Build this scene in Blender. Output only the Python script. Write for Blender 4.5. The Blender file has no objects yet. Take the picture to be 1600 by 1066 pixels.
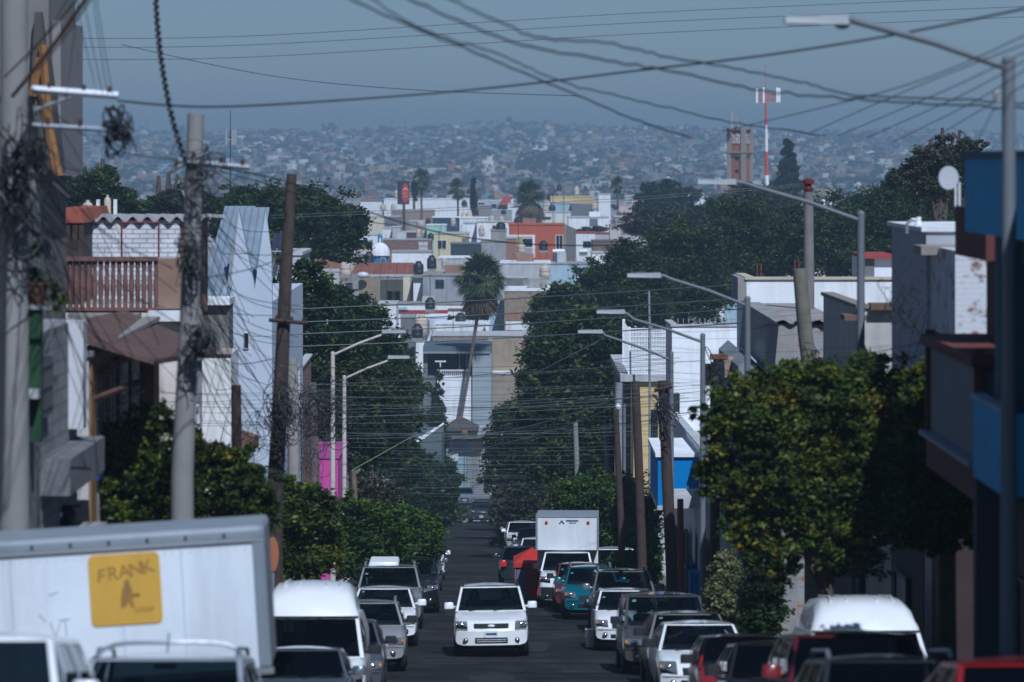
import bpy, bmesh, math, random
import numpy as np
from mathutils import Vector, Matrix, Euler
R = math.radians
SC = bpy.context.scene
COL = SC.collection
rng = random.Random(7)
nr = np.random.default_rng(7)

# ------------------------------------------------------------------ camera
F, CX, HY = 6000.0, 800.0, 250.0        # focal length / principal column / horizon row in the 1600 px photograph
cd = bpy.data.cameras.new('camera'); cam = bpy.data.objects.new('camera', cd); COL.objects.link(cam)
cam.location = (0, 0, 0); cam.rotation_euler = (R(90), 0, 0)
cd.sensor_width = 36; cd.lens = 135; cd.shift_y = -(533 - HY) / 1600
cd.clip_start = 0.5; cd.clip_end = 20000
cd.dof.use_dof = True; cd.dof.focus_distance = 150; cd.dof.aperture_fstop = 2.0
SC.camera = cam
# ------------------------------------------------------------------ light
SUN_EL, SUN_AZ = 49, 162                # azimuth: clockwise from +Y
wd = bpy.data.worlds.new('World'); SC.world = wd; wd.use_nodes = True
wn = wd.node_tree.nodes; bg = wn['Background']
sky = wn.new('ShaderNodeTexSky'); sky.sky_type = 'NISHITA'; sky.sun_disc = False
sky.sun_elevation = R(SUN_EL); sky.sun_rotation = R(SUN_AZ)
sky.air_density = 1.0; sky.dust_density = 0.6; sky.ozone_density = 2.5; sky.altitude = 1500
wd.node_tree.links.new(sky.outputs[0], bg.inputs[0]); bg.inputs[1].default_value = 0.045
sd = bpy.data.lights.new('sun', 'SUN'); sd.energy = 4.4; sd.angle = R(0.5); sd.color = (1.0, 0.97, 0.92)
sun = bpy.data.objects.new('sun', sd); COL.objects.link(sun)
_d = Vector((math.sin(R(SUN_AZ)) * math.cos(R(SUN_EL)), math.cos(R(SUN_AZ)) * math.cos(R(SUN_EL)), math.sin(R(SUN_EL))))
sun.rotation_euler = _d.to_track_quat('Z', 'Y').to_euler(); sun.location = _d * 60
SC.view_settings.view_transform = 'Standard'; SC.view_settings.look = 'None'
SC.view_settings.use_white_balance = True; SC.view_settings.white_balance_temperature = 5300; SC.view_settings.exposure = -0.12; SC.view_settings.gamma = 1.0
SC.cycles.max_bounces = 6; SC.cycles.transparent_max_bounces = 12; SC.cycles.volume_bounces = 0
SC.cycles.caustics_reflective = False; SC.cycles.caustics_refractive = False

# ------------------------------------------------------------------ ground profile and street frame
KN = [(-400,24),(-100,8),(0,-1.7),(44,-7.1),(50,-7.8),(57,-8.65),(62,-9.2),(70,-9.95),(92,-11.9),(150,-16.5),(200,-20.46),(310,-29.2),
      (345,-29.6),(372,-25.5),(400,-21.5),(450,-19.3),(500,-18),(600,-17),(800,-15.5),(1000,-16.5),(1300,-20),(1700,-24),(2000,-22),(2500,-12),
      (3000,-.5),(3500,12.5),(4200,29),(4600,24),(6000,-30)]
KY = [k[0] for k in KN]; KZ = [k[1] for k in KN]
def G(y): return float(np.interp(y, KY, KZ))
def SX(y): return 1.1 - 0.0139 * min(y, 330)          # street centre line
def at(px, py, D): return Vector(((px - CX) * D / F, D, -(py - HY) * D / F))
def X(px, D): return (px - CX) * D / F
def Z(py, D): return -(py - HY) * D / F

# ------------------------------------------------------------------ mesh builder
ORG = {}
class MB:
    def __init__(s): s.v = []; s.f = []; s.m = []; s.k = 0
    def mat(s, k): s.k = k; return s
    def add(s, vs, fs):
        b = len(s.v); s.v += [tuple(p) for p in vs]
        for f in fs: s.f.append([b + i for i in f]); s.m.append(s.k)
        return s
    def box(s, x0, x1, y0, y1, z0, z1):
        if x0 > x1: x0, x1 = x1, x0
        if y0 > y1: y0, y1 = y1, y0
        if z0 > z1: z0, z1 = z1, z0
        return s.add([(x0,y0,z0),(x1,y0,z0),(x1,y1,z0),(x0,y1,z0),(x0,y0,z1),(x1,y0,z1),(x1,y1,z1),(x0,y1,z1)],
                     [(0,3,2,1),(4,5,6,7),(0,1,5,4),(1,2,6,5),(2,3,7,6),(3,0,4,7)])
    def rbox(s, x0, x1, y0, y1, z0, z1, b=.05):      # box with chamfered vertical and top edges
        n = len(s.v)
        def ring(d, z): return [(x0+d+b,y0+d,z),(x1-d-b,y0+d,z),(x1-d,y0+d+b,z),(x1-d,y1-d-b,z),(x1-d-b,y1-d,z),(x0+d+b,y1-d,z),(x0+d,y1-d-b,z),(x0+d,y0+d+b,z)]
        rs = [ring(0,z0), ring(0,z1-b), ring(b*.5, z1)]
        vs = sum(rs, []); fs = [tuple(range(7,-1,-1)), tuple(range(16,24))]
        for k in range(2):
            for i in range(8): j=(i+1)%8; fs.append((k*8+i,k*8+j,k*8+8+j,k*8+8+i))
        return s.add(vs, fs)
    def quad(s, a, b, c, d): return s.add([a,b,c,d], [(0,1,2,3)])
    def hexa(s, lo, hi):                               # eight corners: four below, four above
        return s.add(list(lo)+list(hi), [(0,3,2,1),(4,5,6,7),(0,1,5,4),(1,2,6,5),(2,3,7,6),(3,0,4,7)])
    def prism(s, poly, axis, a, b):                    # polygon extruded along an axis
        def p(u, w, t): return {'y':(u,t,w),'x':(t,u,w),'z':(u,w,t)}[axis]
        n = len(poly); vs = [p(u,w,a) for u,w in poly] + [p(u,w,b) for u,w in poly]
        fs = [tuple(range(n)), tuple(range(2*n-1,n-1,-1))]
        for i in range(n): j=(i+1)%n; fs.append((i,n+i,n+j,j))
        return s.add(vs, fs)
    def tube(s, pts, r, n=6, cap=True):
        pts = [Vector(p) for p in pts]; m = len(pts)
        rs = r if isinstance(r, (list,tuple)) else [r]*m
        vs = []; prev = None
        for i,p in enumerate(pts):
            t = (pts[min(i+1,m-1)] - pts[max(i-1,0)])
            if t.length < 1e-9: t = Vector((0,0,1))
            t.normalize()
            a = Vector((0,0,1)) if abs(t.z) < .9 else Vector((1,0,0))
            u = t.cross(a).normalized() if prev is None else (prev - t*prev.dot(t)).normalized()
            prev = u; w = t.cross(u)
            for k in range(n):
                q = 2*math.pi*k/n; vs.append(p + (u*math.cos(q) + w*math.sin(q))*rs[i])
        fs = []
        for i in range(m-1):
            for k in range(n):
                j=(k+1)%n; fs.append((i*n+k,i*n+j,(i+1)*n+j,(i+1)*n+k))
        if cap: fs += [tuple(range(n-1,-1,-1)), tuple((m-1)*n+k for k in range(n))]
        return s.add(vs, fs)
    def lathe(s, c, prof, n=16, axis='z'):
        vs = []; c = Vector(c)
        for r,h in prof:
            for k in range(n):
                q = 2*math.pi*k/n; a,b = r*math.cos(q), r*math.sin(q)
                vs.append(c + Vector({'z':(a,b,h),'x':(h,a,b),'y':(b,h,a)}[axis]))
        fs = []
        m = len(prof)
        for i in range(m-1):
            for k in range(n): j=(k+1)%n; fs.append((i*n+k,i*n+j,(i+1)*n+j,(i+1)*n+k))
        fs += [tuple(range(n-1,-1,-1)), tuple((m-1)*n+k for k in range(n))]
        return s.add(vs, fs)
    def grid(s, fn, us, vs_, skip=None):
        P = [fn(u,v) for v in vs_ for u in us]; nu = len(us); fs = []
        for j in range(len(vs_)-1):
            for i in range(nu-1):
                if skip and skip((us[i]+us[i+1])/2, (vs_[j]+vs_[j+1])/2): continue
                fs.append((j*nu+i, j*nu+i+1, (j+1)*nu+i+1, (j+1)*nu+i))
        return s.add(P, fs)
    def ball(s, c, rx, ry, rz, n=12, m=8):
        prof = [(math.sin(math.pi*i/m)+1e-4, -math.cos(math.pi*i/m)) for i in range(m+1)]
        b = len(s.v); s.lathe((0,0,0), prof, n)
        for i in range(b, len(s.v)):
            p = s.v[i]; s.v[i] = (c[0]+p[0]*rx, c[1]+p[1]*ry, c[2]+p[2]*rz)
        return s
    def build(s, name, mats, parent=None, smooth=False, org=None, sharp=None):
        o3 = Vector(ORG[parent.name]) if parent is not None and parent.name in ORG else Vector((0,0,0))
        if org is not None: o3 = Vector(org)
        me = bpy.data.meshes.new(name)
        me.from_pydata([tuple(Vector(p)-o3) for p in s.v], [], s.f)
        ml = mats if isinstance(mats, (list,tuple)) else [mats]
        for q in ml: me.materials.append(q)
        if len(ml) > 1: me.polygons.foreach_set('material_index', s.m)
        bm = bmesh.new(); bm.from_mesh(me); bmesh.ops.recalc_face_normals(bm, faces=bm.faces); bm.to_mesh(me); bm.free()
        if smooth:
            me.polygons.foreach_set('use_smooth', [True]*len(me.polygons))
            me.set_sharp_from_angle(angle=R(sharp or 40))
        me.update()
        ob = bpy.data.objects.new(name, me); COL.objects.link(ob)
        if parent is not None: ob.parent = parent
        if org is not None and parent is None: ob.location = o3
        ORG[ob.name] = tuple(o3)
        return ob
def npmesh(name, verts, faces, mats, parent=None, org=(0,0,0), mi=None, smooth=False):   # numpy arrays, all quads
    me = bpy.data.meshes.new(name); v = np.asarray(verts, np.float32) - np.asarray(org, np.float32); f = np.asarray(faces, np.int32)
    me.vertices.add(len(v)); me.vertices.foreach_set('co', v.ravel())
    me.loops.add(f.size); me.loops.foreach_set('vertex_index', f.ravel())
    me.polygons.add(len(f)); me.polygons.foreach_set('loop_start', np.arange(0, f.size, f.shape[1], dtype=np.int32))
    me.polygons.foreach_set('loop_total', np.full(len(f), f.shape[1], np.int32))
    for q in (mats if isinstance(mats,(list,tuple)) else [mats]): me.materials.append(q)
    if mi is not None: me.polygons.foreach_set('material_index', np.asarray(mi, np.int32))
    if smooth: me.polygons.foreach_set('use_smooth', np.ones(len(f), bool))
    me.update(calc_edges=True); me.validate()
    ob = bpy.data.objects.new(name, me); COL.objects.link(ob)
    if parent is not None: ob.parent = parent
    else: ob.location = org
    ORG[ob.name] = tuple(org)
    return ob
def tag(o, label, cat, group=None, kind=None):
    if label: o['label'] = label
    if cat: o['category'] = cat
    if group: o['group'] = group
    if kind: o['kind'] = kind
    return o
def thing(name, label, cat, loc, rot=(0,0,0), group=None):
    o = bpy.data.objects.new(name, None); COL.objects.link(o); o.empty_display_size = .3
    o.location = loc; o.rotation_euler = rot; ORG[o.name] = tuple(loc)
    return tag(o, label, cat, group)
def copy_tree(o, parent=None):
    c = o.copy(); COL.objects.link(c); c.parent = parent
    if 'label' in c and parent is None: del c['label']
    for ch in list(o.children): copy_tree(ch, c)
    return c

# ------------------------------------------------------------------ materials
MC = {}
def nt(name):
    m = bpy.data.materials.new(name); m.use_nodes = True; t = m.node_tree; b = t.nodes['Principled BSDF']
    return m, t, b, lambda a, c: t.links.new(a, c)
def ramp(t, stops, interp='LINEAR'):
    r = t.nodes.new('ShaderNodeValToRGB'); e = r.color_ramp.elements; r.color_ramp.interpolation = interp
    while len(e) < len(stops): e.new(0.5)
    for q,(p,c) in zip(e, stops): q.position = p; q.color = (*c, 1) if len(c) == 3 else c
    return r
def noise(t, vec, scale, detail=4, rough=.6):
    n = t.nodes.new('ShaderNodeTexNoise'); n.inputs['Scale'].default_value = scale; n.inputs['Detail'].default_value = detail
    n.inputs['Roughness'].default_value = rough
    if vec is not None: t.links.new(vec, n.inputs['Vector'])
    return n
def mixc(t, fac, a, b, mode='MIX'):
    n = t.nodes.new('ShaderNodeMix'); n.data_type = 'RGBA'; n.blend_type = mode
    for s, v in ((0, fac), (6, a), (7, b)):
        if hasattr(v, 'links') or hasattr(v, 'is_linked'): t.links.new(v, n.inputs[s])
        elif s == 0: n.inputs[0].default_value = v
        else: n.inputs[s].default_value = (*v, 1)
    return n.outputs[2]
def M(col, rough=.85, var=.18, scale=1.5, stain=0., bump=.3, metal=0., coat=0., name=None, stainc=None):
    key = (tuple(col), rough, var, scale, stain, bump, metal, coat)
    if key in MC: return MC[key]
    m, t, b, L = nt(name or 'paint')
    co = t.nodes.new('ShaderNodeTexCoord').outputs['Object']
    n1 = noise(t, co, scale, 6)
    r1 = ramp(t, [(.25, (1-var,)*3), (.75, (1+var*.6,)*3)]); L(n1.outputs[0], r1.inputs[0])
    c = mixc(t, 1., col, r1.outputs[0], 'MULTIPLY')
    if stain:
        mp = t.nodes.new('ShaderNodeMapping'); mp.inputs['Scale'].default_value = (1.6, 1.6, .22); L(co, mp.inputs[0])
        n2 = noise(t, mp.outputs[0], 1.3, 7, .65)
        r2 = ramp(t, [(.47, (0,0,0)), (.72, (1,1,1))]); L(n2.outputs[0], r2.inputs[0])
        k = t.nodes.new('ShaderNodeMath'); k.operation = 'MULTIPLY'; L(r2.outputs[0], k.inputs[0]); k.inputs[1].default_value = stain
        c = mixc(t, k.outputs[0], c, stainc or tuple(x*.42+.015 for x in col))
    L(c, b.inputs['Base Color']); b.inputs['Roughness'].default_value = rough; b.inputs['Metallic'].default_value = metal
    if coat: b.inputs['Coat Weight'].default_value = coat; b.inputs['Coat Roughness'].default_value = .08
    if bump:
        n3 = noise(t, co, scale*14, 3); bp = t.nodes.new('ShaderNodeBump'); bp.inputs['Strength'].default_value = bump; bp.inputs['Distance'].default_value = .02
        L(n3.outputs[0], bp.inputs['Height']); L(bp.outputs[0], b.inputs['Normal'])
    MC[key] = m; return m
def BR(c1, c2, mortar, w=.26, h=.085, peel=0., peelc=(.7,.7,.7), rough=.9):
    key = ('br', c1, c2, mortar, w, h, peel, peelc)
    if key in MC: return MC[key]
    m, t, b, L = nt('brickwork')
    co = t.nodes.new('ShaderNodeTexCoord').outputs['Object']
    sp = t.nodes.new('ShaderNodeSeparateXYZ'); L(co, sp.inputs[0])
    ad = t.nodes.new('ShaderNodeMath'); L(sp.outputs[0], ad.inputs[0]); L(sp.outputs[1], ad.inputs[1])
    cb = t.nodes.new('ShaderNodeCombineXYZ'); L(ad.outputs[0], cb.inputs[0]); L(sp.outputs[2], cb.inputs[1])
    bt = t.nodes.new('ShaderNodeTexBrick'); L(cb.outputs[0], bt.inputs[0]); bt.inputs['Scale'].default_value = 1
    bt.inputs['Color1'].default_value = (*c1,1); bt.inputs['Color2'].default_value = (*c2,1); bt.inputs['Mortar'].default_value = (*mortar,1)
    bt.inputs['Brick Width'].default_value = w; bt.inputs['Row Height'].default_value = h; bt.inputs['Mortar Size'].default_value = h*.13
    n1 = noise(t, co, 2.2, 6); r1 = ramp(t, [(.3,(.72,)*3),(.7,(1.1,)*3)]); L(n1.outputs[0], r1.inputs[0])
    c = mixc(t, 1., bt.outputs[0], r1.outputs[0], 'MULTIPLY')
    if peel:
        n2 = noise(t, co, 1.9, 9, .72); r2 = ramp(t, [(peel-.03,(1,1,1)),(peel+.03,(0,0,0))]); L(n2.outputs[0], r2.inputs[0])
        c = mixc(t, r2.outputs[0], c, peelc)
    L(c, b.inputs['Base Color']); b.inputs['Roughness'].default_value = rough
    bp = t.nodes.new('ShaderNodeBump'); bp.inputs['Strength'].default_value = .5; bp.inputs['Distance'].default_value = .02
    L(bt.outputs['Fac'], bp.inputs['Height']); bp.invert = True; L(bp.outputs[0], b.inputs['Normal'])
    MC[key] = m; return m
def CORR(col, freq=6., rough=.45, metal=.5, axis=0, stain=.3):      # corrugated / ribbed sheet
    key = ('co', col, freq, rough, metal, axis)
    if key in MC: return MC[key]
    m, t, b, L = nt('ribbed_sheet')
    co = t.nodes.new('ShaderNodeTexCoord').outputs['Object']
    wv = t.nodes.new('ShaderNodeTexWave'); wv.bands_direction = 'XYZ'[axis]; wv.inputs['Scale'].default_value = freq*.318; L(co, wv.inputs[0])
    n1 = noise(t, co, 1.2, 7, .7); r1 = ramp(t, [(.35,tuple(x*.5 for x in col)),(.62,col)]); L(n1.outputs[0], r1.inputs[0])
    c = mixc(t, stain, col, r1.outputs[0])
    L(c, b.inputs['Base Color']); b.inputs['Roughness'].default_value = rough; b.inputs['Metallic'].default_value = metal
    bp = t.nodes.new('ShaderNodeBump'); bp.inputs['Strength'].default_value = .8; bp.inputs['Distance'].default_value = .05
    L(wv.outputs[0], bp.inputs['Height']); L(bp.outputs[0], b.inputs['Normal'])
    MC[key] = m; return m
def LEAF(stops, name='leaves', clump=.7, trans=.25):
    m, t, b, L = nt(name)
    ge = t.nodes.new('ShaderNodeNewGeometry'); co = t.nodes.new('ShaderNodeTexCoord').outputs['Object']
    n1 = noise(t, co, clump, 3)
    ma = t.nodes.new('ShaderNodeMath'); ma.operation = 'MULTIPLY_ADD'; L(ge.outputs['Random Per Island'], ma.inputs[0]); ma.inputs[1].default_value = .50
    mb = t.nodes.new('ShaderNodeMath'); mb.operation = 'MULTIPLY_ADD'; L(n1.outputs[0], mb.inputs[0]); mb.inputs[1].default_value = 1.7; mb.inputs[2].default_value = -.62
    L(mb.outputs[0], ma.inputs[2])
    r = ramp(t, stops); L(ma.outputs[0], r.inputs[0])
    L(r.outputs[0], b.inputs['Base Color']); b.inputs['Roughness'].default_value = .5; b.inputs['Specular IOR Level'].default_value = .2
    tr = t.nodes.new('ShaderNodeBsdfTranslucent'); L(r.outputs[0], tr.inputs[0])
    mx = t.nodes.new('ShaderNodeMixShader'); mx.inputs[0].default_value = trans
    L(b.outputs[0], mx.inputs[1]); L(tr.outputs[0], mx.inputs[2]); L(mx.outputs[0], t.nodes['Material Output'].inputs[0])
    return m
def GLASS(tint=(.3,.36,.38), fres=1.45, name='glass'):
    m, t, b, L = nt(name); t.nodes.remove(b)
    tr = t.nodes.new('ShaderNodeBsdfTransparent'); tr.inputs[0].default_value = (*tint,1)
    gl = t.nodes.new('ShaderNodeBsdfGlossy'); gl.inputs['Roughness'].default_value = .03
    fr = t.nodes.new('ShaderNodeFresnel'); fr.inputs[0].default_value = fres
    mx = t.nodes.new('ShaderNodeMixShader'); L(fr.outputs[0], mx.inputs[0]); L(tr.outputs[0], mx.inputs[1]); L(gl.outputs[0], mx.inputs[2])
    L(mx.outputs[0], t.nodes['Material Output'].inputs[0]); return m

WHITE = M((.80,.81,.82), .85, .12, .8, .55, stainc=(.45,.44,.42)); WHITE2 = M((.74,.75,.77), .85, .12, 1., .5, stainc=(.38,.37,.35))
CREAM = M((.62,.55,.42), .9, .12, 1., .4); YELLOW = M((.62,.47,.22), .9, .1, 1., .3); PINK = M((.60,.45,.40), .9, .12, 1., .4)
GREY = M((.33,.33,.33), .92, .22, 1.2, .5); GREYD = M((.17,.17,.175), .92, .25, 1.2, .4); GREYL = M((.48,.48,.48), .92, .18, 1.2, .6)
CONC = M((.30,.29,.27), .95, .3, 2., .5); STONE = M((.27,.25,.23), .95, .35, 3., .5)
LBLUE = M((.38,.50,.58), .9, .12, 1., .5); MINT = M((.38,.58,.50), .9, .12, 1., .4); BLUEP = M((.0,.17,.47), .75, .1, 1., .2)
TEALP = M((.03,.10,.13), .8, .15, 1., .2); SKYBLUE = M((.05,.36,.66), .75, .12, 1., .25); DBLUE = M((.02,.05,.10), .7, .2, 1., .2)
ORANGE = M((.42,.10,.045), .85, .1, 1., .25); REDP = M((.32,.05,.04), .8, .2, 1.5, .3); MAGENTA = M((.55,.07,.33), .8, .12, 1., .25)
BROWN = M((.16,.10,.07), .9, .25, 2., .4); REDBROWN = M((.13,.035,.025), .85, .25, 2., .2); TAN = M((.36,.27,.19), .9, .15, 1., .4); OCHRE = M((.27,.13,.04), .8, .15, 2., .2)
BRICKR = BR((.30,.13,.08), (.36,.17,.10), (.28,.25,.22)); BRICKB = BR((.36,.27,.19), (.30,.22,.15), (.22,.18,.14))
BRICKW = BR((.72,.73,.76), (.64,.65,.69), (.36,.33,.34), .30, .10, .40, (.56,.52,.52)); BRICKPEEL = BR((.24,.11,.08), (.3,.15,.1), (.3,.28,.26), .26, .085, .555, (.60,.60,.62))
BLOCK = BR((.36,.35,.34), (.30,.29,.28), (.22,.21,.2), .40, .20)
DARK = M((.012,.013,.016), .6, .2, 2., 0, 0); PANE = M((.02,.028,.035), .12, .3, 1., 0, 0, name='window_pane'); BLACKR = M((.012,.012,.013), .75, .2, 4., 0, .1, name='rubber')
STEEL = M((.42,.44,.46), .4, .2, 3., .2, .1, .7); STEELP = M((.30,.33,.36), .45, .2, 2., .3, .1, .3); ALU = M((.7,.72,.74), .35, .1, 3., .1, 0, .8)
RUST = M((.20,.075,.035), .85, .4, 4., .5); WOODD = M((.055,.035,.028), .9, .35, 5., .4); WOODP = M((.16,.12,.10), .9, .35, 4., .4); TRUNK = M((.10,.075,.055), .95, .35, 6., .3, .8)
TILE = CORR((.26,.09,.055), 4.5, .85, 0., 0, .6); SHEET = CORR((.30,.36,.42), 5., .45, .2, 0, .35); SHEETG = CORR((.45,.46,.46), 5., .6, .2, 0, .6)
SHUT = CORR((.20,.22,.24), 9., .5, .3, 2, .3); WSHUT = CORR((.6,.6,.6), 10., .6, .1, 0, .3)
WIRE = M((.02,.02,.024), .6, .2, 2., 0, 0, name='cable'); WIREL = M((.16,.19,.18), .45, .2, 2., 0, 0, .3, name='bare_wire'); WIREB = M((.17,.09,.045), .7, .3, 3., 0, 0)
TANKB = M((.022,.023,.028), .45, .2, 2., .15, 0); TANKC = M((.55,.46,.37), .65, .15, 2., .4, 0); WHITEP = M((.78,.79,.80), .4, .06, 2., .12, 0)
GFOL = LEAF([(0,(.009,.022,.008)),(.42,(.024,.046,.013)),(.76,(.058,.088,.019)),(1,(.13,.14,.03))], 'leaf_dark')
GCIT = LEAF([(0,(.010,.022,.006)),(.40,(.034,.062,.010)),(.70,(.095,.128,.015)),(.92,(.24,.20,.02)),(1,(.40,.20,.015))], 'leaf_citrus', 1.1)
GHED = LEAF([(0,(.014,.036,.008)),(.5,(.045,.088,.014)),(1,(.12,.165,.022))], 'leaf_hedge', 1.)
GOLI = LEAF([(0,(.04,.05,.02)),(.5,(.16,.17,.07)),(1,(.32,.32,.15))], 'leaf_olive', 1.5)
GDRY = LEAF([(0,(.02,.022,.014)),(.5,(.05,.055,.03)),(1,(.11,.09,.05))], 'leaf_dry', .6)
GPAL = LEAF([(0,(.025,.045,.018)),(.6,(.065,.095,.035)),(1,(.17,.18,.08))], 'frond', .8); GPALD = LEAF([(0,(.06,.045,.03)),(1,(.20,.14,.09))], 'frond_dry', .8)
GFAR = LEAF([(0,(.010,.018,.009)),(.6,(.022,.036,.014)),(1,(.05,.06,.025))], 'leaf_far', .05, .1)
# ------------------------------------------------------------------ the ground, the street, haze
def ground():
    ys = sorted(set([y for y in KY if -200 <= y <= 6000] + list(range(-100, 340, 10)) + list(range(340, 700, 12)) + list(range(700, 2000, 60)) + list(range(2000, 6001, 120))))
    us = np.linspace(-1, 1, 61); us = np.sign(us)*np.abs(us)**1.6
    V = []
    for y in ys:
        for u in us:
            x = u*1500; z = G(y) - .03
            if y > 1600:
                k = min(1, (y-1600)/1200); z += k*(5*math.sin(x/170+1.3)+3.5*math.sin(x/71+y/300)+2*math.sin(x/37+2))*.8
                z -= k*(max(0, x-350)/1000)**1.2*22
            V.append((x, y, z))
    n = len(us); i = np.arange(len(ys)-1)[:,None]*n + np.arange(n-1)[None]; i = i.ravel()
    m, t, b, L = nt('earth'); co = t.nodes.new('ShaderNodeTexCoord').outputs['Object']
    n1 = noise(t, co, .03, 8, .7); r = ramp(t, [(.3,(.09,.085,.06)),(.5,(.17,.14,.10)),(.7,(.24,.20,.15))]); L(n1.outputs[0], r.inputs[0]); L(r.outputs[0], b.inputs['Base Color']); b.inputs['Roughness'].default_value = 1
    o = npmesh('ground', V, np.stack([i, i+1, i+n+1, i+n], 1), m, smooth=False); tag(o, 'bare earth ground falling into the valley and rising to the far hill', 'ground', kind='structure')
ground()
def strip(name, x0, x1, y0, y1, dz, mat, label, cat, step=5):
    ys = sorted(set([y for y in KY if y0 < y < y1] + list(np.arange(y0, y1, step)) + [y1])); mb = MB()
    V = []; Fc = []
    for k, y in enumerate(ys):
        V += [(SX(y)+x0, y, G(y)+dz), (SX(y)+x1, y, G(y)+dz)]
        if k: Fc.append((2*k-2, 2*k-1, 2*k+1, 2*k))
    o = mb.add(V, Fc).build(name, mat); return tag(o, label, cat, kind='structure')
def asphalt():
    m, t, b, L = nt('asphalt'); co = t.nodes.new('ShaderNodeTexCoord').outputs['Object']
    mp = t.nodes.new('ShaderNodeMapping'); mp.inputs['Scale'].default_value = (1.2, .16, 1); L(co, mp.inputs[0])
    n1 = noise(t, mp.outputs[0], .9, 7, .65); r = ramp(t, [(.3,(.014,.0145,.015)),(.5,(.022,.022,.0225)),(.72,(.040,.039,.038))]); L(n1.outputs[0], r.inputs[0])
    n2 = noise(t, co, .45, 5, .7); r2 = ramp(t, [(.52,(1,1,1)),(.60,(.62,.62,.62))]); L(n2.outputs[0], r2.inputs[0])
    mp2 = t.nodes.new('ShaderNodeMapping'); mp2.inputs['Scale'].default_value = (.12, .9, 1); L(co, mp2.inputs[0])
    n4 = noise(t, mp2.outputs[0], .35, 4, .6); r4 = ramp(t, [(.42,(.62,.62,.62)),(.64,(1.28,1.27,1.25))]); L(n4.outputs[0], r4.inputs[0])
    c = mixc(t, 1, r.outputs[0], r2.outputs[0], 'MULTIPLY'); c = mixc(t, 1, c, r4.outputs[0], 'MULTIPLY'); L(c, b.inputs['Base Color']); b.inputs['Roughness'].default_value = .9; b.inputs['Specular IOR Level'].default_value = .15
    n3 = noise(t, co, 30, 3); bp = t.nodes.new('ShaderNodeBump'); bp.inputs['Strength'].default_value = .4; bp.inputs['Distance'].default_value = .02; L(n3.outputs[0], bp.inputs['Height']); L(bp.outputs[0], b.inputs['Normal'])
    return m
ASPH = asphalt()
strip('road', -4.4, 4.4, -90, 345, .0, ASPH, 'grey asphalt street running straight downhill between parked cars', 'road')
for sgn, nm in ((-1,'on the orange tree side'),(1,'on the street lamp row side')):
    mb = MB(); ys = sorted(set([y for y in KY if -90 < y < 312] + list(np.arange(-90, 312, 5)) + [312])); V=[]; Fc=[]
    for k, y in enumerate(ys):
        a, b_ = SX(y)+sgn*4.4, SX(y)+sgn*6.5
        V += [(a,y,G(y)-.02),(a,y,G(y)+.13),(b_,y,G(y)+.13)]
        if k: q=3*k; Fc += [(q-3,q-2,q+1,q),(q-2,q-1,q+2,q+1)]
    tag(mb.add(V,Fc).build('pavement', CONC), 'narrow concrete pavement with raised kerb '+nm, 'pavement', kind='structure')
mb = MB(); mb.hexa([(-70,318,G(318)+.006),(70,318,G(318)+.006),(70,333,G(333)+.006),(-70,333,G(333)+.006)], [(-70,318,G(318)+.012),(70,318,G(318)+.012),(70,333,G(333)+.012),(-70,333,G(333)+.012)])
tag(mb.build('cross_road', ASPH), 'cross street at the foot of the hill', 'road', kind='structure')
mb = MB()
for k in range(8):
    x = SX(311)-4.1+k*1.05; mb.quad((x,307.5,G(307.5)+.006),(x+.55,307.5,G(307.5)+.006),(x+.55,312.5,G(312.5)+.006),(x,312.5,G(312.5)+.006))
tag(mb.build('crosswalk', M((.42,.42,.40), .8, .35, 3., .5)), 'worn white zebra crossing painted before the cross street', 'crosswalk', kind='structure')
mb = MB()
for (x, y, w, l) in ((-.4,80,.9,5),(.9,97,.5,7),(-1.2,120,.6,9),(-1.2,88,1.5,.9),(1.6,84,1.1,2.2),(-2.0,101,2.4,.7),(0.3,128,2.2,1.4),(-1.5,170,2.6,1.0),(1.0,205,3,1.2)):
    mb.add([(SX(y)+x+w*(.5*math.cos(a)*(1+.25*math.sin(3*a+x))), y+l*(.5*math.sin(a)*(1+.2*math.cos(2*a))), G(y)+.005+ (G(y+1)-G(y))*(l*(.5*math.sin(a)*(1+.2*math.cos(2*a))))) for a in np.linspace(0,2*math.pi,15)[:-1]], [tuple(range(14))])
tag(mb.build('road_patches', M((.012,.012,.013), .9, .3, 3.)), 'darker asphalt repair patches on the street', 'road patch', kind='structure')
HZ = MB().box(-1600, 1600, -120, 6050, -46, 64).build('haze', bpy.data.materials.new('haze_air'))
tag(HZ, 'thin blue-grey haze over the whole town', 'haze', kind='stuff')
hm = HZ.data.materials[0]; hm.use_nodes = True; ht = hm.node_tree; ht.nodes.remove(ht.nodes['Principled BSDF'])
pv = ht.nodes.new('ShaderNodeVolumePrincipled'); pv.inputs['Color'].default_value = (.41,.57,.72,1); pv.inputs['Density'].default_value = .00040; pv.inputs['Anisotropy'].default_value = .0
ht.links.new(pv.outputs[0], ht.nodes['Material Output'].inputs['Volume'])

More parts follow.
